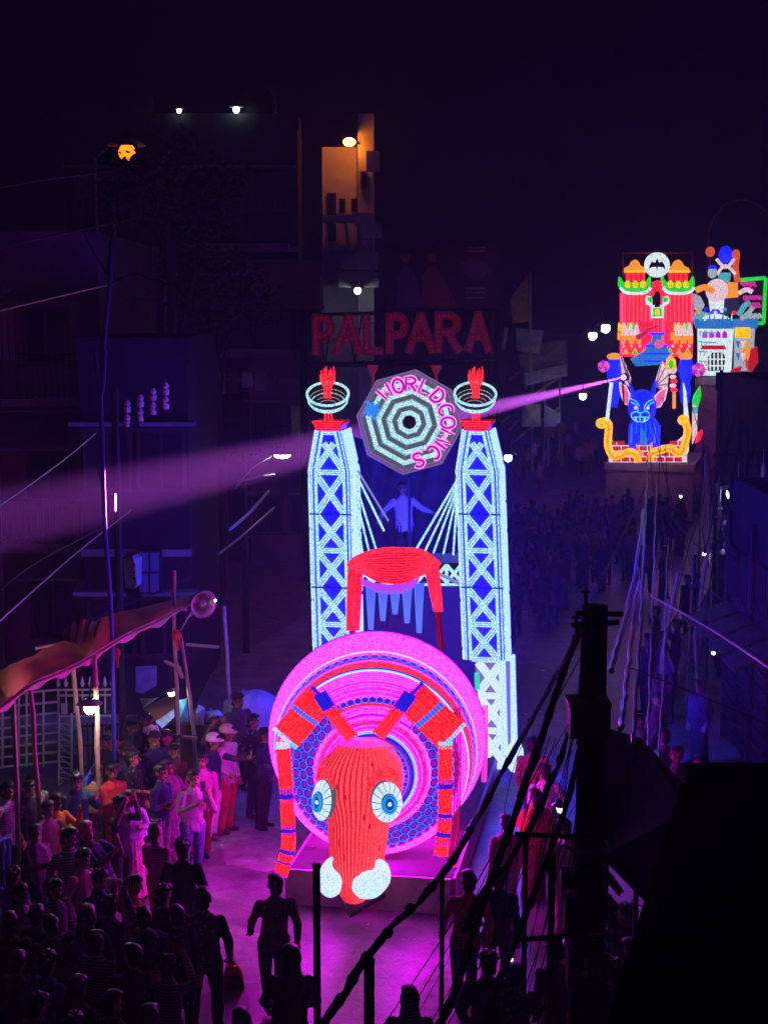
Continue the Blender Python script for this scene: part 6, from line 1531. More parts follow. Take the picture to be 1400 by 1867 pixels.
# ------------------------------------------------------------------ people
LAB = {"skin": 0, "top": 1, "bottom": 2, "hair": 3, "shoe": 4}
class Body:
    def __init__(s): s.mb = MB(); s.lab = []
    def _mark(s, k0, lab): s.lab += [lab] * (len(s.mb.v) - k0)
    def limb(s, pts, rad, lab, n=10, step=.03):
        P = [Vector(p_) for p_ in pts]; Q = [P[0]]; Rr = [rad[0]]
        for i in range(len(P) - 1):
            L_ = (P[i + 1] - P[i]).length; k = max(1, int(L_ / step))
            for j in range(1, k + 1):
                t = j / k; Q.append(P[i].lerp(P[i + 1], t)); Rr.append(rad[i] * (1 - t) + rad[i + 1] * t)
        d0 = (Q[0] - Q[1]).normalized(); d1 = (Q[-1] - Q[-2]).normalized()
        Q = [Q[0] + d0 * Rr[0] * .7, Q[0] + d0 * Rr[0] * .4] + Q + [Q[-1] + d1 * Rr[-1] * .4, Q[-1] + d1 * Rr[-1] * .7]
        Rr = [Rr[0] * .45, Rr[0] * .85] + Rr + [Rr[-1] * .85, Rr[-1] * .45]
        k0 = len(s.mb.v); s.mb.tube(Q, Rr, n); s._mark(k0, lab)
    def ball(s, c, r, lab, n=14, m=10):
        k0 = len(s.mb.v); s.mb.ball(c, r, n, m); s._mark(k0, lab)
    def loft(s, rows, lab, n=20, fold=0.0, nf=9):
        k0 = len(s.mb.v); g = []
        for i in range(len(rows) - 1):
            (c0, a0, b0), (c1, a1, b1) = rows[i], rows[i + 1]; c0, c1 = Vector(c0), Vector(c1)
            k = max(1, int((c1 - c0).length / .03))
            for j in range(k + (1 if i == len(rows) - 2 else 0)):
                t = j / k; c_ = c0.lerp(c1, t); a, b = a0 + (a1 - a0) * t, b0 + (b1 - b0) * t
                g.append([c_ + Vector((a * math.cos(2 * PI * q / n) * (1 + fold * math.sin(nf * 2 * PI * q / n)), b * math.sin(2 * PI * q / n) * (1 + fold * math.sin(nf * 2 * PI * q / n)), 0)) for q in range(n)])
        s.mb.rings(g); s._mark(k0, lab)
    def hand(s, w, d, side, curl=.5, lab="skin"):
        d = Vector(d).normalized(); u = d.cross(Vector(side)).normalized(); sd = u.cross(d).normalized()
        w = Vector(w); pc = w + d * .05
        s.limb([w, w + d * .085], [.03, .036], lab, 8, .02)
        for i in range(4):
            o_ = sd * ((i - 1.5) * .023); L_ = (.07, .08, .075, .058)[i]
            b0 = w + d * .085 + o_; dd = (d + sd * ((i - 1.5) * .12)).normalized(); b1 = b0 + dd * L_ * .55; b2 = b1 + (dd * (1 - curl) + u * curl).normalized() * L_ * .5
            s.limb([b0, b1, b2], [.0105, .0098, .008], lab, 6, .02)
        t0 = w + d * .03 + sd * -.03; s.limb([t0, t0 + (d * .6 - sd * .7).normalized() * .04, t0 + (d * .9 - sd * .35 + u * .3).normalized() * .07], [.013, .011, .009], lab, 6, .02)
BASE = {"hip": .09, "kneeL": (-.1, -.02, .48), "kneeR": (.1, -.02, .48), "ankL": (-.11, .03, .08), "ankR": (.11, .03, .08),
        "elbL": (-.23, .05, 1.11), "wriL": (-.21, -.07, .87), "elbR": (.23, .05, 1.11), "wriR": (.21, -.07, .87), "lean": 0, "turn": 0, "nod": 0, "skirt": None, "shawl": False, "long": False, "hood": False, "longhair": False, "sleeve": 1.0, "bulk": 1.0, "jacket": False, "bun": False, "messy": False, "sling": False}
def make_body(name, voxel=.0105, **kw):
    p = dict(BASE); p.update(kw); B_ = Body(); bk = p["bulk"]
    pv = Vector((0, 0, .95)); ML = Matrix.Rotation(R(p["lean"]), 3, 'X')
    U = lambda v: pv + ML @ (Vector(v) - pv)
    for sx, kn, an in ((-1, "kneeL", "ankL"), (1, "kneeR", "ankR")):
        h_ = Vector((sx * p["hip"], 0, .9)); k_ = Vector(p[kn]); a_ = Vector(p[an])
        B_.limb([h_, h_.lerp(k_, .5) + Vector((0, -.01, 0)), k_, k_.lerp(a_, .35) + Vector((0, .012, 0)), a_], [.105, .092, .07, .068, .056], "bottom", 12)
        f = Vector((sx * .015, -.15, -.035)); B_.limb([a_ + Vector((0, .03, -.03)), a_ + Vector((0, -.04, -.035)), a_ + f], [.042, .042, .036], "shoe", 8)
    rows = [((0, 0, .80), .165, .118), ((0, 0, .88), .172, .122), ((0, 0, .98), .16, .115), ((0, -.005, 1.08), .152, .11), ((0, -.005, 1.22), .165, .12), ((0, 0, 1.32), .168, .112), ((0, 0, 1.385), .13, .09), ((0, .005, 1.43), .075, .068), ((0, .005, 1.455), .06, .058)]
    if p["long"]: rows = [((0, .01, .52), .2, .15), ((0, 0, .7), .19, .14)] + rows
    # lower torso stays upright, upper part leans
    rr_ = [(U(c_) if c_[2] > .96 else Vector(c_), a * bk, b * bk) for c_, a, b in rows]
    B_.loft(rr_, "top", fold=.03 if p["long"] else .012)
    if p["skirt"]: B_.loft([((0, 0, .06), .19, .17), ((0, 0, .4), .18, .155), ((0, 0, .75), .175, .135), ((0, 0, .95), .155, .115)], "bottom", 28, .05, 11)
    if p["shawl"]:
        B_.loft([(U((0, .0, .98)), .25, .17), (U((0, 0, 1.2)), .245, .165), (U((0, 0, 1.36)), .2, .125), (U((0, .01, 1.45)), .09, .08)], "top", 28, .035, 9)
    if p["jacket"]:
        B_.loft([((0, 0, .78), .185, .14), ((0, 0, .84), .19, .145), (U((0, 0, 1.0)), .178, .135)], "top", 20, .03, 7)
        B_.limb([U((-.07, .03, 1.42)), U((0, .075, 1.45)), U((.07, .03, 1.42))], [.03, .034, .03], "top", 8)
    if p["sling"]:
        B_.limb([U((-.15, .02, 1.40)), U((0, .135, 1.2)), U((.17, .06, .98))], [.02, .02, .02], "shoe", 6); B_.ball(U((.2, .07, .9)), (.06, .13, .12), "shoe", 12, 8)
    for sx, e_, w_ in ((-1, "elbL", "wriL"), (1, "elbR", "wriR")):
        sh = U((sx * .168, 0, 1.355)); e_ = U(p[e_]); w_ = U(p[w_])
        B_.limb([sh, sh.lerp(e_, .5), e_], [.07 + .012 * p["jacket"], .06 + .012 * p["jacket"], .052 + .01 * p["jacket"]], "top", 10)
        m_ = e_.lerp(w_, p["sleeve"] * .94)
        if p["sleeve"] > .1: B_.limb([e_, m_], [.052 + .01 * p["jacket"], .042 + .008 * p["jacket"]], "top", 10)
        B_.limb([e_.lerp(w_, .1), w_], [.04, .029], "skin", 8)
        d_ = (w_ - e_).normalized(); B_.hand(w_, d_, Vector((sx, 0, 0)) if abs(d_.x) < .8 else Vector((0, -1, 0)), .45)
    # neck, head, face, hair
    nk = U((0, .01, 1.42)); hd = U((0, -.015, 1.585))
    MT = ML @ Matrix.Rotation(R(p["turn"]), 3, 'Z') @ Matrix.Rotation(R(p["nod"]), 3, 'X')
    Hh = lambda x, y, z: hd + MT @ (Vector((x, y, z)) * 1.1)
    B_.limb([nk, hd + Vector((0, .01, -.06))], [.055, .05], "skin", 10)
    B_.ball(Hh(0, .01, .015), (.074, .092, .1), "skin", 16, 12); B_.ball(Hh(0, -.018, -.05), (.058, .065, .062), "skin", 14, 10)
    B_.limb([Hh(0, -.085, .01), Hh(0, -.104, -.022)], [.009, .014], "skin", 8, .01); B_.ball(Hh(0, -.082, -.052), (.022, .008, .007), "hair", 8, 6)
    for sx in (-1, 1):
        B_.ball(Hh(sx * .077, .012, -.002), (.012, .02, .03), "skin", 8, 6); B_.ball(Hh(sx * .03, -.084, .012), (.013, .007, .007), "hair", 8, 6); B_.limb([Hh(sx * .015, -.088, .032), Hh(sx * .045, -.08, .034)], [.006, .005], "hair", 6, .02)
    B_.ball(Hh(0, .028, .035), (.094, .104, .1), "hair", 18, 12); B_.ball(Hh(0, -.04, .088), (.07, .058, .038), "hair", 12, 8); B_.ball(Hh(.015, .0, .095), (.078, .085, .04), "hair", 14, 8); B_.ball(Hh(0, .06, -.04), (.078, .06, .06), "hair", 12, 8)
    if p["longhair"]:
        B_.loft([(Hh(0, .09, -.32), .07, .035), (Hh(0, .085, -.2), .09, .05), (Hh(0, .06, -.05), .092, .07), (Hh(0, .04, .06), .085, .085)], "hair", 16, .04, 7)
    if p["bun"]: B_.ball(Hh(0, .125, .02), (.045, .045, .045), "hair", 12, 8)
    if p["messy"]:
        rm = random.Random(len(name))
        for _ in range(26):
            a_, b__ = rm.uniform(0, 2 * PI), rm.uniform(.1, 1.2); dv = Vector((math.cos(a_) * math.cos(b__), math.sin(a_) * math.cos(b__), math.sin(b__)))
            B_.limb([Hh(dv.x * .085, .03 + dv.y * .09, .035 + dv.z * .09), Hh(dv.x * .115, .03 + dv.y * .12, .035 + dv.z * .118)], [.02, .009], "hair", 6, .02)
    if p["hood"]:
        B_.ball(Hh(0, .03, .0), (.105, .105, .125), "top", 18, 12); B_.limb([Hh(0, .06, -.08), U((0, .05, 1.38))], [.1, .12], "top", 14)
    me = bpy.data.meshes.new(name); me.from_pydata([tuple(v) for v in B_.mb.v], [], B_.mb.f)
    tmp = bpy.data.objects.new("tmp_body", me); col.objects.link(tmp)
    md = tmp.modifiers.new("r", 'REMESH'); md.mode = 'VOXEL'; md.voxel_size = voxel
    dg = bpy.context.evaluated_depsgraph_get(); out = bpy.data.meshes.new_from_object(tmp.evaluated_get(dg)); out.name = name
    bpy.data.objects.remove(tmp)
    kd = kdtree.KDTree(len(B_.mb.v))
    for i, v in enumerate(B_.mb.v): kd.insert(v, i)
    kd.balance()
    bm = bmesh.new(); bm.from_mesh(out)
    bmesh.ops.smooth_vert(bm, verts=bm.verts, factor=.5, use_axis_x=True, use_axis_y=True, use_axis_z=True)
    for v in bm.verts:
        if v.co.z < 1.40:
            nz = noise.noise(v.co * 9 + Vector((len(name), 3, 1))) * .010 + noise.noise(v.co * 23) * .004
            if v.co.z > .1 and B_.lab[kd.find(v.co)[1]] in ("top", "bottom"): v.co += v.normal * nz
    for f in bm.faces:
        f.material_index = LAB[B_.lab[kd.find(f.calc_center_median())[1]]]; f.smooth = True
    bm.to_mesh(out); bm.free()
    while len(out.materials) < 5: out.materials.append(None)
    return out
POSES = {}
def pose(n, **kw): POSES[n] = (make_body("person_" + n, **kw), kw)
pose("stand"); pose("stand_b", turn=25, kneeL=(-.1, -.05, .48), elbL=(-.25, .06, 1.12), wriL=(-.18, -.16, 1.0))
pose("crossed", elbL=(-.25, -.02, 1.12), wriL=(.06, -.17, 1.16), elbR=(.25, -.02, 1.12), wriR=(-.06, -.19, 1.12), turn=-10)
pose("phone", elbR=(.22, -.22, 1.17), wriR=(.1, -.32, 1.42), nod=-4, elbL=(-.24, -.1, 1.12), wriL=(-.08, -.26, 1.26))
pose("reach", elbR=(.22, -.26, 1.28), wriR=(.16, -.52, 1.34), turn=-8)
pose("walk", kneeL=(-.1, -.16, .5), ankL=(-.1, -.12, .09), kneeR=(.1, -.02, .49), ankR=(.1, .24, .13), elbL=(-.24, .14, 1.13), wriL=(-.25, .1, .9), elbR=(.25, -.06, 1.12), wriR=(.24, -.2, .92), lean=-4)
pose("carry", kneeL=(-.12, -.06, .49), ankL=(-.13, .0, .08), kneeR=(.11, .0, .48), ankR=(.13, .08, .09), elbR=(.3, -.02, 1.12), wriR=(.36, -.1, .88), elbL=(-.26, .0, 1.1), wriL=(-.26, -.1, .88), bulk=1.08)
pose("lean", lean=-28, elbL=(-.22, -.2, 1.12), wriL=(-.12, -.38, 1.2), elbR=(.22, -.2, 1.14), wriR=(.12, -.34, 1.3), nod=14)
pose("sari", skirt=True, shawl=True, sleeve=.1, longhair=False); pose("sari_b", skirt=True, shawl=True, longhair=True, turn=20, elbR=(.22, -.16, 1.15), wriR=(.05, -.27, 1.2))
pose("kurta", long=True, elbL=(-.26, .08, 1.12), wriL=(-.2, .16, .9)); pose("hood", hood=True, bulk=1.15, elbL=(-.27, -.02, 1.12), wriL=(-.12, -.2, 1.0), elbR=(.27, -.02, 1.12), wriR=(.12, -.2, 1.0), nod=10)
pose("girl", longhair=True, elbL=(-.22, -.14, 1.14), wriL=(-.06, -.22, 1.22), elbR=(.25, -.2, 1.18), wriR=(.22, -.3, 1.42), skirt=None)
pose("spread", sleeve=.8, elbL=(-.36, -.02, 1.2), wriL=(-.46, -.14, 1.06), elbR=(.34, -.02, 1.2), wriR=(.5, -.12, 1.12), lean=-8, nod=-6)
pose("girl_b", longhair=True, turn=-15); pose("far", voxel=.026); pose("far_b", voxel=.026, elbR=(.24, -.1, 1.3), wriR=(.16, -.16, 1.55)); pose("far_c", voxel=.026, jacket=True, messy=True, elbL=(-.26, -.1, 1.14), wriL=(-.1, -.24, 1.2)); pose("far_sari", voxel=.026, skirt=True, shawl=True)
pose("jacket", jacket=True, messy=True, elbL=(-.27, .06, 1.12), wriL=(-.2, -.1, .95), elbR=(.27, .05, 1.12), wriR=(.21, -.1, .95), turn=14)
pose("jacket_b", jacket=True, bulk=1.08, turn=-22, nod=6, elbR=(.26, -.14, 1.2), wriR=(.14, -.3, 1.36), messy=True)
pose("film", elbR=(.24, -.16, 1.36), wriR=(.12, -.2, 1.66), elbL=(-.24, -.16, 1.36), wriL=(-.1, -.2, 1.64), messy=True, nod=-8)
pose("sling", sling=True, bun=True, turn=18, elbL=(-.22, -.08, 1.12), wriL=(-.06, -.2, 1.08)); pose("bun", bun=True, shawl=True, skirt=True, turn=-20, elbL=(-.2, -.1, 1.14), wriL=(0, -.24, 1.2))
FAB = {"navy": (.02, .028, .09), "black": (.012, .012, .015), "charcoal": (.04, .04, .045), "dark green": (.025, .05, .03), "brown": (.11, .055, .03), "maroon": (.16, .02, .03), "red": (.55, .03, .035), "pink": (.6, .24, .36), "magenta": (.45, .04, .3), "orange": (.7, .24, .02), "white": (.72, .7, .7), "grey": (.25, .25, .26), "mauve": (.32, .2, .3), "lilac": (.45, .32, .55), "blue": (.03, .07, .42), "olive": (.1, .09, .035), "teal": (.02, .11, .12), "cream": (.6, .5, .4), "denim": (.07, .1, .22), "mustard": (.42, .26, .04), "plum": (.14, .04, .12), "tan": (.38, .24, .14), "rust": (.4, .11, .04), "dark brown": (.045, .022, .014)}
def fab(n, pat=0):
    key = "fabric_%s_%d" % (n.replace(" ", "_"), pat)
    if key in MATS: return MATS[key]
    m = mat(key, FAB[n], .85, noise_scale=11, var=.28)
    if pat:   # striped, checked or printed cloth
        nt = m.node_tree; b = nt.nodes["Principled BSDF"]; tc = nt.nodes["Texture Coordinate"]
        mx = nt.nodes.new("ShaderNodeMix"); mx.data_type = 'RGBA'; mx.blend_type = 'MIX'
        nt.links.new(b.inputs["Base Color"].links[0].from_socket, mx.inputs[6]); c_ = FAB[n]; lum = sum(c_) / 3
        mx.inputs[7].default_value = (*[min(.8, c * .4 + .35) for c in c_], 1) if lum < .2 else (*[c * .25 for c in c_], 1)
        if pat == 1:
            t = nt.nodes.new("ShaderNodeTexWave"); t.bands_direction = 'Z'; t.inputs["Scale"].default_value = 9; out = t.outputs["Fac"]
        elif pat == 2:
            t = nt.nodes.new("ShaderNodeTexChecker"); t.inputs["Scale"].default_value = 16; out = t.outputs["Fac"]
        else:
            t = nt.nodes.new("ShaderNodeTexVoronoi"); t.inputs["Scale"].default_value = 14; out = t.outputs["Distance"]
        nt.links.new(tc.outputs["Object"], t.inputs["Vector"])
        r = nt.nodes.new("ShaderNodeMapRange"); r.inputs["From Min"].default_value = .45 if pat != 3 else .28; r.inputs["From Max"].default_value = .6 if pat != 3 else .2; r.inputs["To Max"].default_value = .55
        nt.links.new(out, r.inputs["Value"]); nt.links.new(r.outputs["Result"], mx.inputs[0]); nt.links.new(mx.outputs[2], b.inputs["Base Color"])
    return m
SKIN = [mat("skin_a", (.3, .15, .085), .5, noise_scale=9, var=.1), mat("skin_b", (.38, .2, .12), .5, noise_scale=9, var=.1), mat("skin_c", (.22, .1, .055), .5, noise_scale=9, var=.1)]
HAIR = {"black": mat("hair_black", (.012, .01, .01), .45, noise_scale=30, var=.4), "grey": mat("hair_grey", (.25, .24, .24), .6), "bald": SKIN[1]}
rp = random.Random(17); PEOPLE = []; PHONES = []
def person(px, py, h, ps, rot, top, bottom, label, hair="black", z=0.0, loc=None, shoe=None, group=None, cap=None, phone=None):
    me, kw = POSES[ps]; s_ = h / 1.70
    L_ = onz(px, py, z + h) if loc is None else Vector(loc); L_.z = z
    o = link("person", me); o.location = L_; o.rotation_euler = (R(rp.uniform(-3, 3)), R(rp.uniform(-3, 3)), R(rot)); o.scale = (s_ * rp.uniform(.96, 1.04), s_, s_)
    pt_ = 1 if "striped" in label else (2 if "checked" in label else (0 if ps.startswith("far") else rp.choice((0, 0, 0, 1, 3, 3))))
    ms = [rp.choice(SKIN), fab(top, pt_), fab(bottom, 3 if ps in ("sari", "sari_b", "bun") and rp.random() < .6 else 0), HAIR[hair], fab(shoe or rp.choice(("black", "brown", "charcoal")))]
    for i, m in enumerate(ms): o.material_slots[i].link = 'OBJECT'; o.material_slots[i].material = m
    tag(o, label, "person", group)
    Mw = Matrix.Translation(L_) @ Matrix.Rotation(R(rot), 4, 'Z') @ Matrix.Scale(s_, 4)
    if cap:
        mb = MB(); g = []
        for r_, z_ in ((.118, .03), (.122, .06), (.112, .11), (.075, .15), (.02, .162)): g.append([Vector((math.cos(2 * PI * k / 16) * r_ * .9, .012 + math.sin(2 * PI * k / 16) * r_, 1.585 + z_)) for k in range(16)])
        mb.rings(g)
        mb.slab([Vector((math.cos(a) * .085, -.085 + math.sin(a) * .095, 1.622)) for a in [PI + PI * k / 8 for k in range(9)]], (0, 0, .012)); mb.build("cap", fab(cap), o, local=True, smooth=True)
    if phone:
        w_ = Vector(kw.get("wriR", (.25, -.06, .87))); e_ = Vector(kw.get("elbR", (.25, .04, 1.11))); c_ = Mw @ (w_ + (w_ - e_).normalized() * .11 + Vector((0, -.02, .02)))
        ph = empty("smartphone", c_, R(rot), phone, "phone")
        mb = MB(); mb.box((0, 0, .02), (.075, .012, .15)); mb.build("case", iron_black, ph, local=True)
        mb = MB(); mb.box((0, .008, .02), (.066, .004, .138)); mb.build("screen", em("phone_screen", (.75, .8, 1), 1.4), ph, local=True)
    PEOPLE.append(o); return o
# --- spectators on the left, from the towers down
person(411, 1326, 1.72, "stand_b", 62, "white", "rust", "man in loose white shirt, cream cap and rust trousers at the crowd edge", cap="cream")
person(385, 1341, 1.66, "reach", 75, "navy", "white", "man in white cap, navy jacket and white trousers reaching out with a phone", cap="white", phone="lit smartphone in the outstretched hand of the white-capped man")
person(432, 1264, 1.75, "jacket", 40, "charcoal", "black", "tall dark-clothed man in front of the pale tarpaulin load")
person(393, 1308, 1.66, "film", 20, "plum", "charcoal", "dim person in plum behind the white-capped man")
person(463, 1305, 1.7, "stand_b", 55, "black", "black", "shadowy person nearest the light tower, just past the tarpaulin load")
person(478, 1330, 1.64, "sling", 70, "navy", "black", "shadowy person in navy between the tarpaulin load and the bug")
person(362, 1374, 1.62, "girl_b", 10, "magenta", "maroon", "woman in magenta top with a bright blue bag, facing the street")
person(345, 1404, 1.68, "phone", 30, "mauve", "denim", "young man in mauve sweatshirt and jeans filming with a phone", phone="lit smartphone held up by the mauve-sweatshirt man")
person(288, 1397, 1.72, "crossed", 70, "navy", "mauve", "man in navy shirt and mauve trousers with folded arms")
person(311, 1383, 1.66, "sari_b", 60, "plum", "plum", "woman with gold bangles behind the man with folded arms")
person(320, 1358, 1.62, "girl_b", 45, "brown", "charcoal", "long-haired woman in brown below the bamboo trestle")
person(279, 1336, 1.7, "jacket_b", 55, "navy", "charcoal", "man in dark navy with a reddish lit face below the stall")
person(268, 1300, 1.74, "reach", 60, "black", "black", "tall man in black holding up a child near the stall")
person(276, 1305, .95, "stand", 20, "white", "pink", "small child in white and pink lifted above the crowd", z=.75)
person(300, 1332, 1.6, "stand_b", 50, "charcoal", "black", "short-haired person in charcoal right of the lifted child")
person(240, 1318, 1.6, "stand", 60, "teal", "black", "dim person in teal left of the lifted child")
person(208, 1322, 1.62, "sari", 25, "rust", "rust", "woman in a rust shawl under the large bulb")
person(188, 1340, 1.5, "stand", 20, "black", "white", "youth in black with a white stripe behind the bulb pole")
person(222, 1360, 1.7, "jacket", 50, "navy", "black", "man in dark navy jacket with a white shoulder bag strap")
person(246, 1372, 1.64, "sling", 65, "black", "charcoal", "person in black beside the navy-jacketed man")
person(215, 1395, 1.62, "bun", 40, "red", "red", "woman in red beneath the tent's bulb, back to the gate")
person(172, 1398, 1.58, "sari", 35, "rust", "maroon", "stout woman in a rust-red shawl by the bright blue barricade")
person(143, 1412, 1.66, "jacket_b", 40, "teal", "navy", "dark-haired man in teal between the gate and the shawled woman")
person(243, 1443, 1.58, "sari_b", 30, "lilac", "pink", "woman in pink with a lilac shawl by the white handrail")
person(218, 1452, 1.6, "film", 50, "black", "black", "dark figure left of the lilac-shawled woman")
person(45, 1424, 1.64, "girl_b", 60, "black", "black", "woman in black with long straight black hair near the left edge")
person(66, 1412, 1.66, "stand_b", 50, "grey", "charcoal", "person with a grey scarf behind the long-haired woman in black")
person(14, 1432, 1.66, "stand", 60, "lilac", "charcoal", "person in lilac with a striped sleeve at the left edge")
person(103, 1449, 1.58, "girl", 55, "orange", "charcoal", "woman in a bright orange top holding up a phone", phone="lit smartphone raised by the woman in orange")
person(92, 1462, 1.55, "stand", 40, "pink", "pink", "child in pale pink behind the woman in orange")
person(189, 1496, 1.7, "lean", 60, "navy", "tan", "bald man in navy vest leaning forward to film", hair="bald")
person(76, 1506, 1.6, "bun", 50, "plum", "black", "woman in plum clutching a dark phone by the tent pole")
person(117, 1512, 1.66, "stand_b", 45, "charcoal", "black", "man in a striped charcoal shirt behind the blue-grey barricade")
person(139, 1552, 1.64, "reach", 60, "pink", "black", "young person in pink shirt leaning toward the road, hands together")
person(44, 1612, 1.6, "girl_b", 70, "mauve", "black", "woman with loose dark hair and a mauve sleeve at lower left")
person(106, 1606, 1.6, "jacket", 60, "charcoal", "black", "dim-faced person in charcoal left of the pink shirt")
person(172, 1592, 1.66, "jacket_b", 60, "navy", "black", "man in dark navy in front of the pink shirt")
person(236, 1598, 1.64, "hood", 100, "rust", "black", "person with a bright orange-red collar at the crowd's edge")
person(290, 1506, 1.62, "walk", 150, "magenta", "red", "woman in magenta and red walking into the crowd")
person(338, 1530, 1.74, "jacket", 175, "black", "denim", "man in a black jacket walking away behind the bag carrier")
person(372, 1618, 1.76, "carry", 178, "dark brown", "black", "man in dark brown shirt carrying an orange bag, seen from behind")
person(497, 1590, 1.70, "walk", 196, "olive", "navy", "man in an olive jacket walking toward the bug")
person(521, 1730, 1.74, "hood", 185, "olive", "black", "hooded man in an olive coat at the bottom edge, seen from behind")
person(436, 1850, 1.7, "stand", 180, "black", "black", "dark head just showing at the bottom edge, left of the hooded man")
person(745, 1806, 1.68, "hood", 180, "charcoal", "black", "dark hooded head at the bottom edge below the slim pole")
# --- dark mass at lower left, backs to the camera
dark = [(20, 1580, "blue", "plum"), (62, 1652, "dark green", "black"), (104, 1668, "olive", "black"), (150, 1650, "teal", "black"), (204, 1640, "navy", "charcoal"), (256, 1655, "charcoal", "black"), (302, 1618, "black", "denim"), (330, 1655, "navy", "black"), (182, 1702, "dark brown", "black"), (90, 1735, "teal", "navy"), (236, 1728, "dark green", "black"), (28, 1742, "maroon", "black"), (140, 1778, "charcoal", "navy"), (300, 1745, "plum", "black"), (205, 1815, "black", "charcoal"), (62, 1815, "olive", "navy"), (270, 1840, "navy", "navy"), (8, 1668, "dark brown", "navy"), (120, 1850, "dark green", "navy")]
where = ["by the left-edge barricade", "under the tent pole", "left of the third row's middle", "behind the pink shirt", "behind the orange-red collar", "at the mass's right shoulder", "left of the bag carrier", "just behind the bag carrier", "in the middle rows", "low in the left rows", "below the orange-red collar", "at the far left rows", "in the lower rows", "beside the bag carrier's legs", "near the bottom edge, centre of the mass", "near the bottom left corner", "at the bottom edge beside the bag carrier", "against the left frame edge", "cut off by the bottom edge"]
for i, (x, y, t_, b_) in enumerate(dark):
    person(x, y, rp.uniform(1.6, 1.75), ("jacket", "stand_b", "sling", "hood", "film", "bun", "jacket_b", "kurta", "walk")[i % 9], rp.uniform(140, 215), t_, b_, "person in %s in the dark lower-left crowd, %s" % (t_, where[i]))
# bag
bg = empty("carry_bag", at(428, 1800, 18.0), 0, "orange and brown cloth bag hanging from the walking man's hand", "bag")
mb = MB(); c = at(426, 1790, 17.9); g = []
for w_, d_, z_ in ((.12, .06, -.22), (.125, .065, -.05), (.11, .05, .1), (.08, .03, .2)): g.append([c + Vector((sx * w_ + .03 * (-z_), sy * d_, z_)) for sx, sy in ((-1, -1), (1, -1), (1.05, 0), (1, 1), (-1, 1), (-1.05, 0))])
mb.rings(g[:3]); mb.build("lower_bag", fab("brown"), bg, smooth=True)
mb = MB(); mb.rings(g[2:]); mb.build("upper_bag", fab("orange"), bg, smooth=True)
mb = MB(); mb.tube(bez(c + Vector((-.07, 0, .18)), c + Vector((-.03, 0, .36)), c + Vector((.06, 0, .18))), .008, 5); mb.build("handle", fab("orange"), bg)
# --- man standing on the platform, arms spread
zm = at(740, 880, 27.9).z - 1.66
person(742, 882, 1.66, "spread", 12, "lilac", "black", "man in a pale lilac shirt with arms out, standing below the octagon sign", z=zm, loc=(at(738, 1000, 27.9).x, 27.9, 0))
# --- right side of the road
person(848, 1588, 1.72, "walk", 188, "red", "navy", "man in a bright red shirt walking away beside the bug")
person(922, 1488, 1.6, "sari", 190, "magenta", "lilac", "woman in bright magenta behind the slanting cables")
person(905, 1582, 1.7, "walk", 170, "navy", "navy", "man in navy walking behind the cables, right of the red shirt")
person(975, 1440, 1.62, "sari_b", 200, "red", "maroon", "woman in red partly hidden by the cables")
person(980, 1342, 1.74, "stand", 170, "tan", "denim", "broad man in a pale checked shirt past the light tower's foot")
person(1000, 1395, 1.64, "stand_b", 190, "white", "denim", "person in white beside the checked-shirt man")
person(1038, 1495, 1.6, "sari", 210, "pink", "magenta", "woman in pink under the crossarm left of the utility pole")
person(886, 1738, 1.72, "jacket", 185, "black", "black", "broad dark silhouette with a flat-topped head at the bottom")
person(945, 1762, 1.66, "phone", 180, "charcoal", "black", "silhouette holding a phone up at the bottom", phone="dark smartphone held above the crowd at the bottom")
person(1020, 1716, 1.68, "stand_b", 200, "charcoal", "pink", "dark-haired person left of the meter box")
person(1120, 1640, 1.62, "girl_b", 250, "pink", "maroon", "long-haired woman in pink right of the utility pole")
person(1150, 1650, 1.66, "film", 240, "charcoal", "black", "dark person beside the long-haired woman in pink")
person(1094, 1620, 1.6, "sari", 230, "rust", "rust", "woman in rust below the red flag")
person(1188, 1690, 1.62, "stand_b", 230, "black", "black", "dim person under the foil garland")
person(1160, 1720, 1.64, "hood", 220, "plum", "black", "hooded person in plum low at right")
person(1125, 1752, 1.66, "jacket_b", 210, "charcoal", "black", "dim person right of the meter box")
person(1205, 1725, 1.6, "stand", 240, "navy", "black", "dim person in navy against the near black building")
person(1090, 1700, 1.6, "girl_b", 220, "maroon", "black", "dim long-haired person half hidden by the utility pole")
person(1232, 1360, 1.66, "stand_b", 250, "maroon", "black", "person with a bright blue bag by the grey table at right")
person(1282, 1378, 1.62, "stand", 240, "brown", "black", "faint person in brown past the grey table")
person(1205, 1330, 1.66, "stand", 230, "plum", "black", "faint dark person left of the blue-bag person")
# --- crowd before the castle float
rf = random.Random(31); far_cols = ["black", "charcoal", "navy", "plum", "dark brown", "black", "maroon", "navy"]
for i in range(96):
    Y = 35 + 21 * (i / 96) ** .8; c = min(road_c, key=lambda p_: abs(p_.y - Y)); x = c.x + (rf.uniform(-3.5, 2.4) if Y > 44 else rf.uniform(-3.7, .6))
    person(0, 0, rf.uniform(1.5, 1.78), rf.choice(("far", "far", "far_b", "far_sari", "far_c")), rf.uniform(-40, 40) + (180 if rf.random() < .75 else 0), rf.choice(far_cols), rf.choice(("black", "charcoal", "navy")), "dim far-off person in the dark crowd before the castle float", loc=(x, Y, 0), group="far crowd before the castle float")
person(1056, 806, 1.7, "far", 170, "lilac", "black", "far man in a pale lilac shirt left of the castle float")
person(1085, 790, 1.7, "far", 160, "red", "black", "far person in red beside the yellow serpent's head")
person(1072, 800, 1.66, "far_b", 150, "orange", "maroon", "far person in orange next to the person in red")
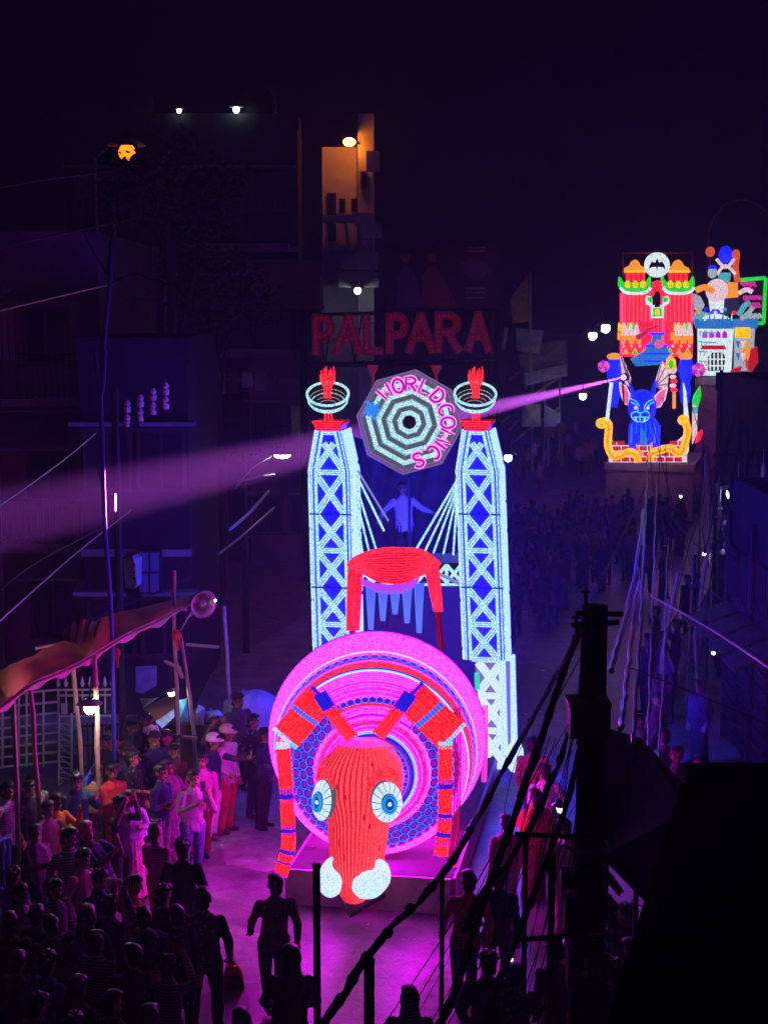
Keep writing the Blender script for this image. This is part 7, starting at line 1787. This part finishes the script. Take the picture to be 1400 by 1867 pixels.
for i, (x, y, t_, lab) in enumerate(((960, 812, "tan", "far spectator in tan at the left end below the bamboo frame"), (975, 800, "cream", "far spectator in cream under the bamboo frame"), (998, 810, "pink", "far spectator in pink below the orange placards"), (1018, 806, "maroon", "far spectator in maroon right of the orange placards"), (1038, 785, "pink", "tall far spectator in pale pink beside the beam"), (945, 832, "olive", "far spectator in olive next to the light tower's bulb"), (1050, 765, "cream", "far spectator in cream up behind the pale pink one"), (985, 838, "mauve", "far spectator in mauve at the crowd's left front"))):
    person(x, y, 1.62, "far_b" if i % 2 else "far_sari", rf.uniform(20, 90), t_, "maroon", lab)
for i in range(20):
    Y = 25 + 19 * (i / 20); c = min(road_c, key=lambda p_: abs(p_.y - Y)); x = c.x + rf.uniform(3.0, 5.6)
    person(0, 0, rf.uniform(1.5, 1.75), rf.choice(("far", "far_b", "far_sari", "far_c")), rf.uniform(230, 320), rf.choice(("maroon", "plum", "navy", "brown", "charcoal")), rf.choice(("black", "charcoal")), "dim bystander along the right-hand pavement by the pole thicket", loc=(x, Y, .1 if x > c.x + 4.25 else 0), group="bystanders on the right pavement")
mb = MB(); bq = onz(372, 1400, 1.3); mb.rings([[Vector((bq.x, bq.y, 0)) + Vector((math.cos(k * PI / 5) * r * 1.3, math.sin(k * PI / 5) * r * .8 - .05, z)) for k in range(10)] for r, z in ((.06, .92), (.13, .98), (.14, 1.15), (.1, 1.28))]); tag(mb.build("backpack", fab("blue"), origin=(bq.x, bq.y, .92), smooth=True), "bright blue backpack beside the woman in magenta", "backpack")
bq = onz(1246, 1385, 1.25); mb = MB(); mb.rings([[Vector((bq.x, bq.y, 0)) + Vector((math.cos(k * PI / 5) * r * 1.2, math.sin(k * PI / 5) * r * .8, z)) for k in range(10)] for r, z in ((.06, .9), (.13, .97), (.14, 1.12), (.1, 1.25))]); tag(mb.build("shoulder_bag", mat("cyan_bag", (.05, .3, .6), .6), origin=(bq.x, bq.y, .9), smooth=True), "sky-blue shoulder bag by the grey table at right", "bag")
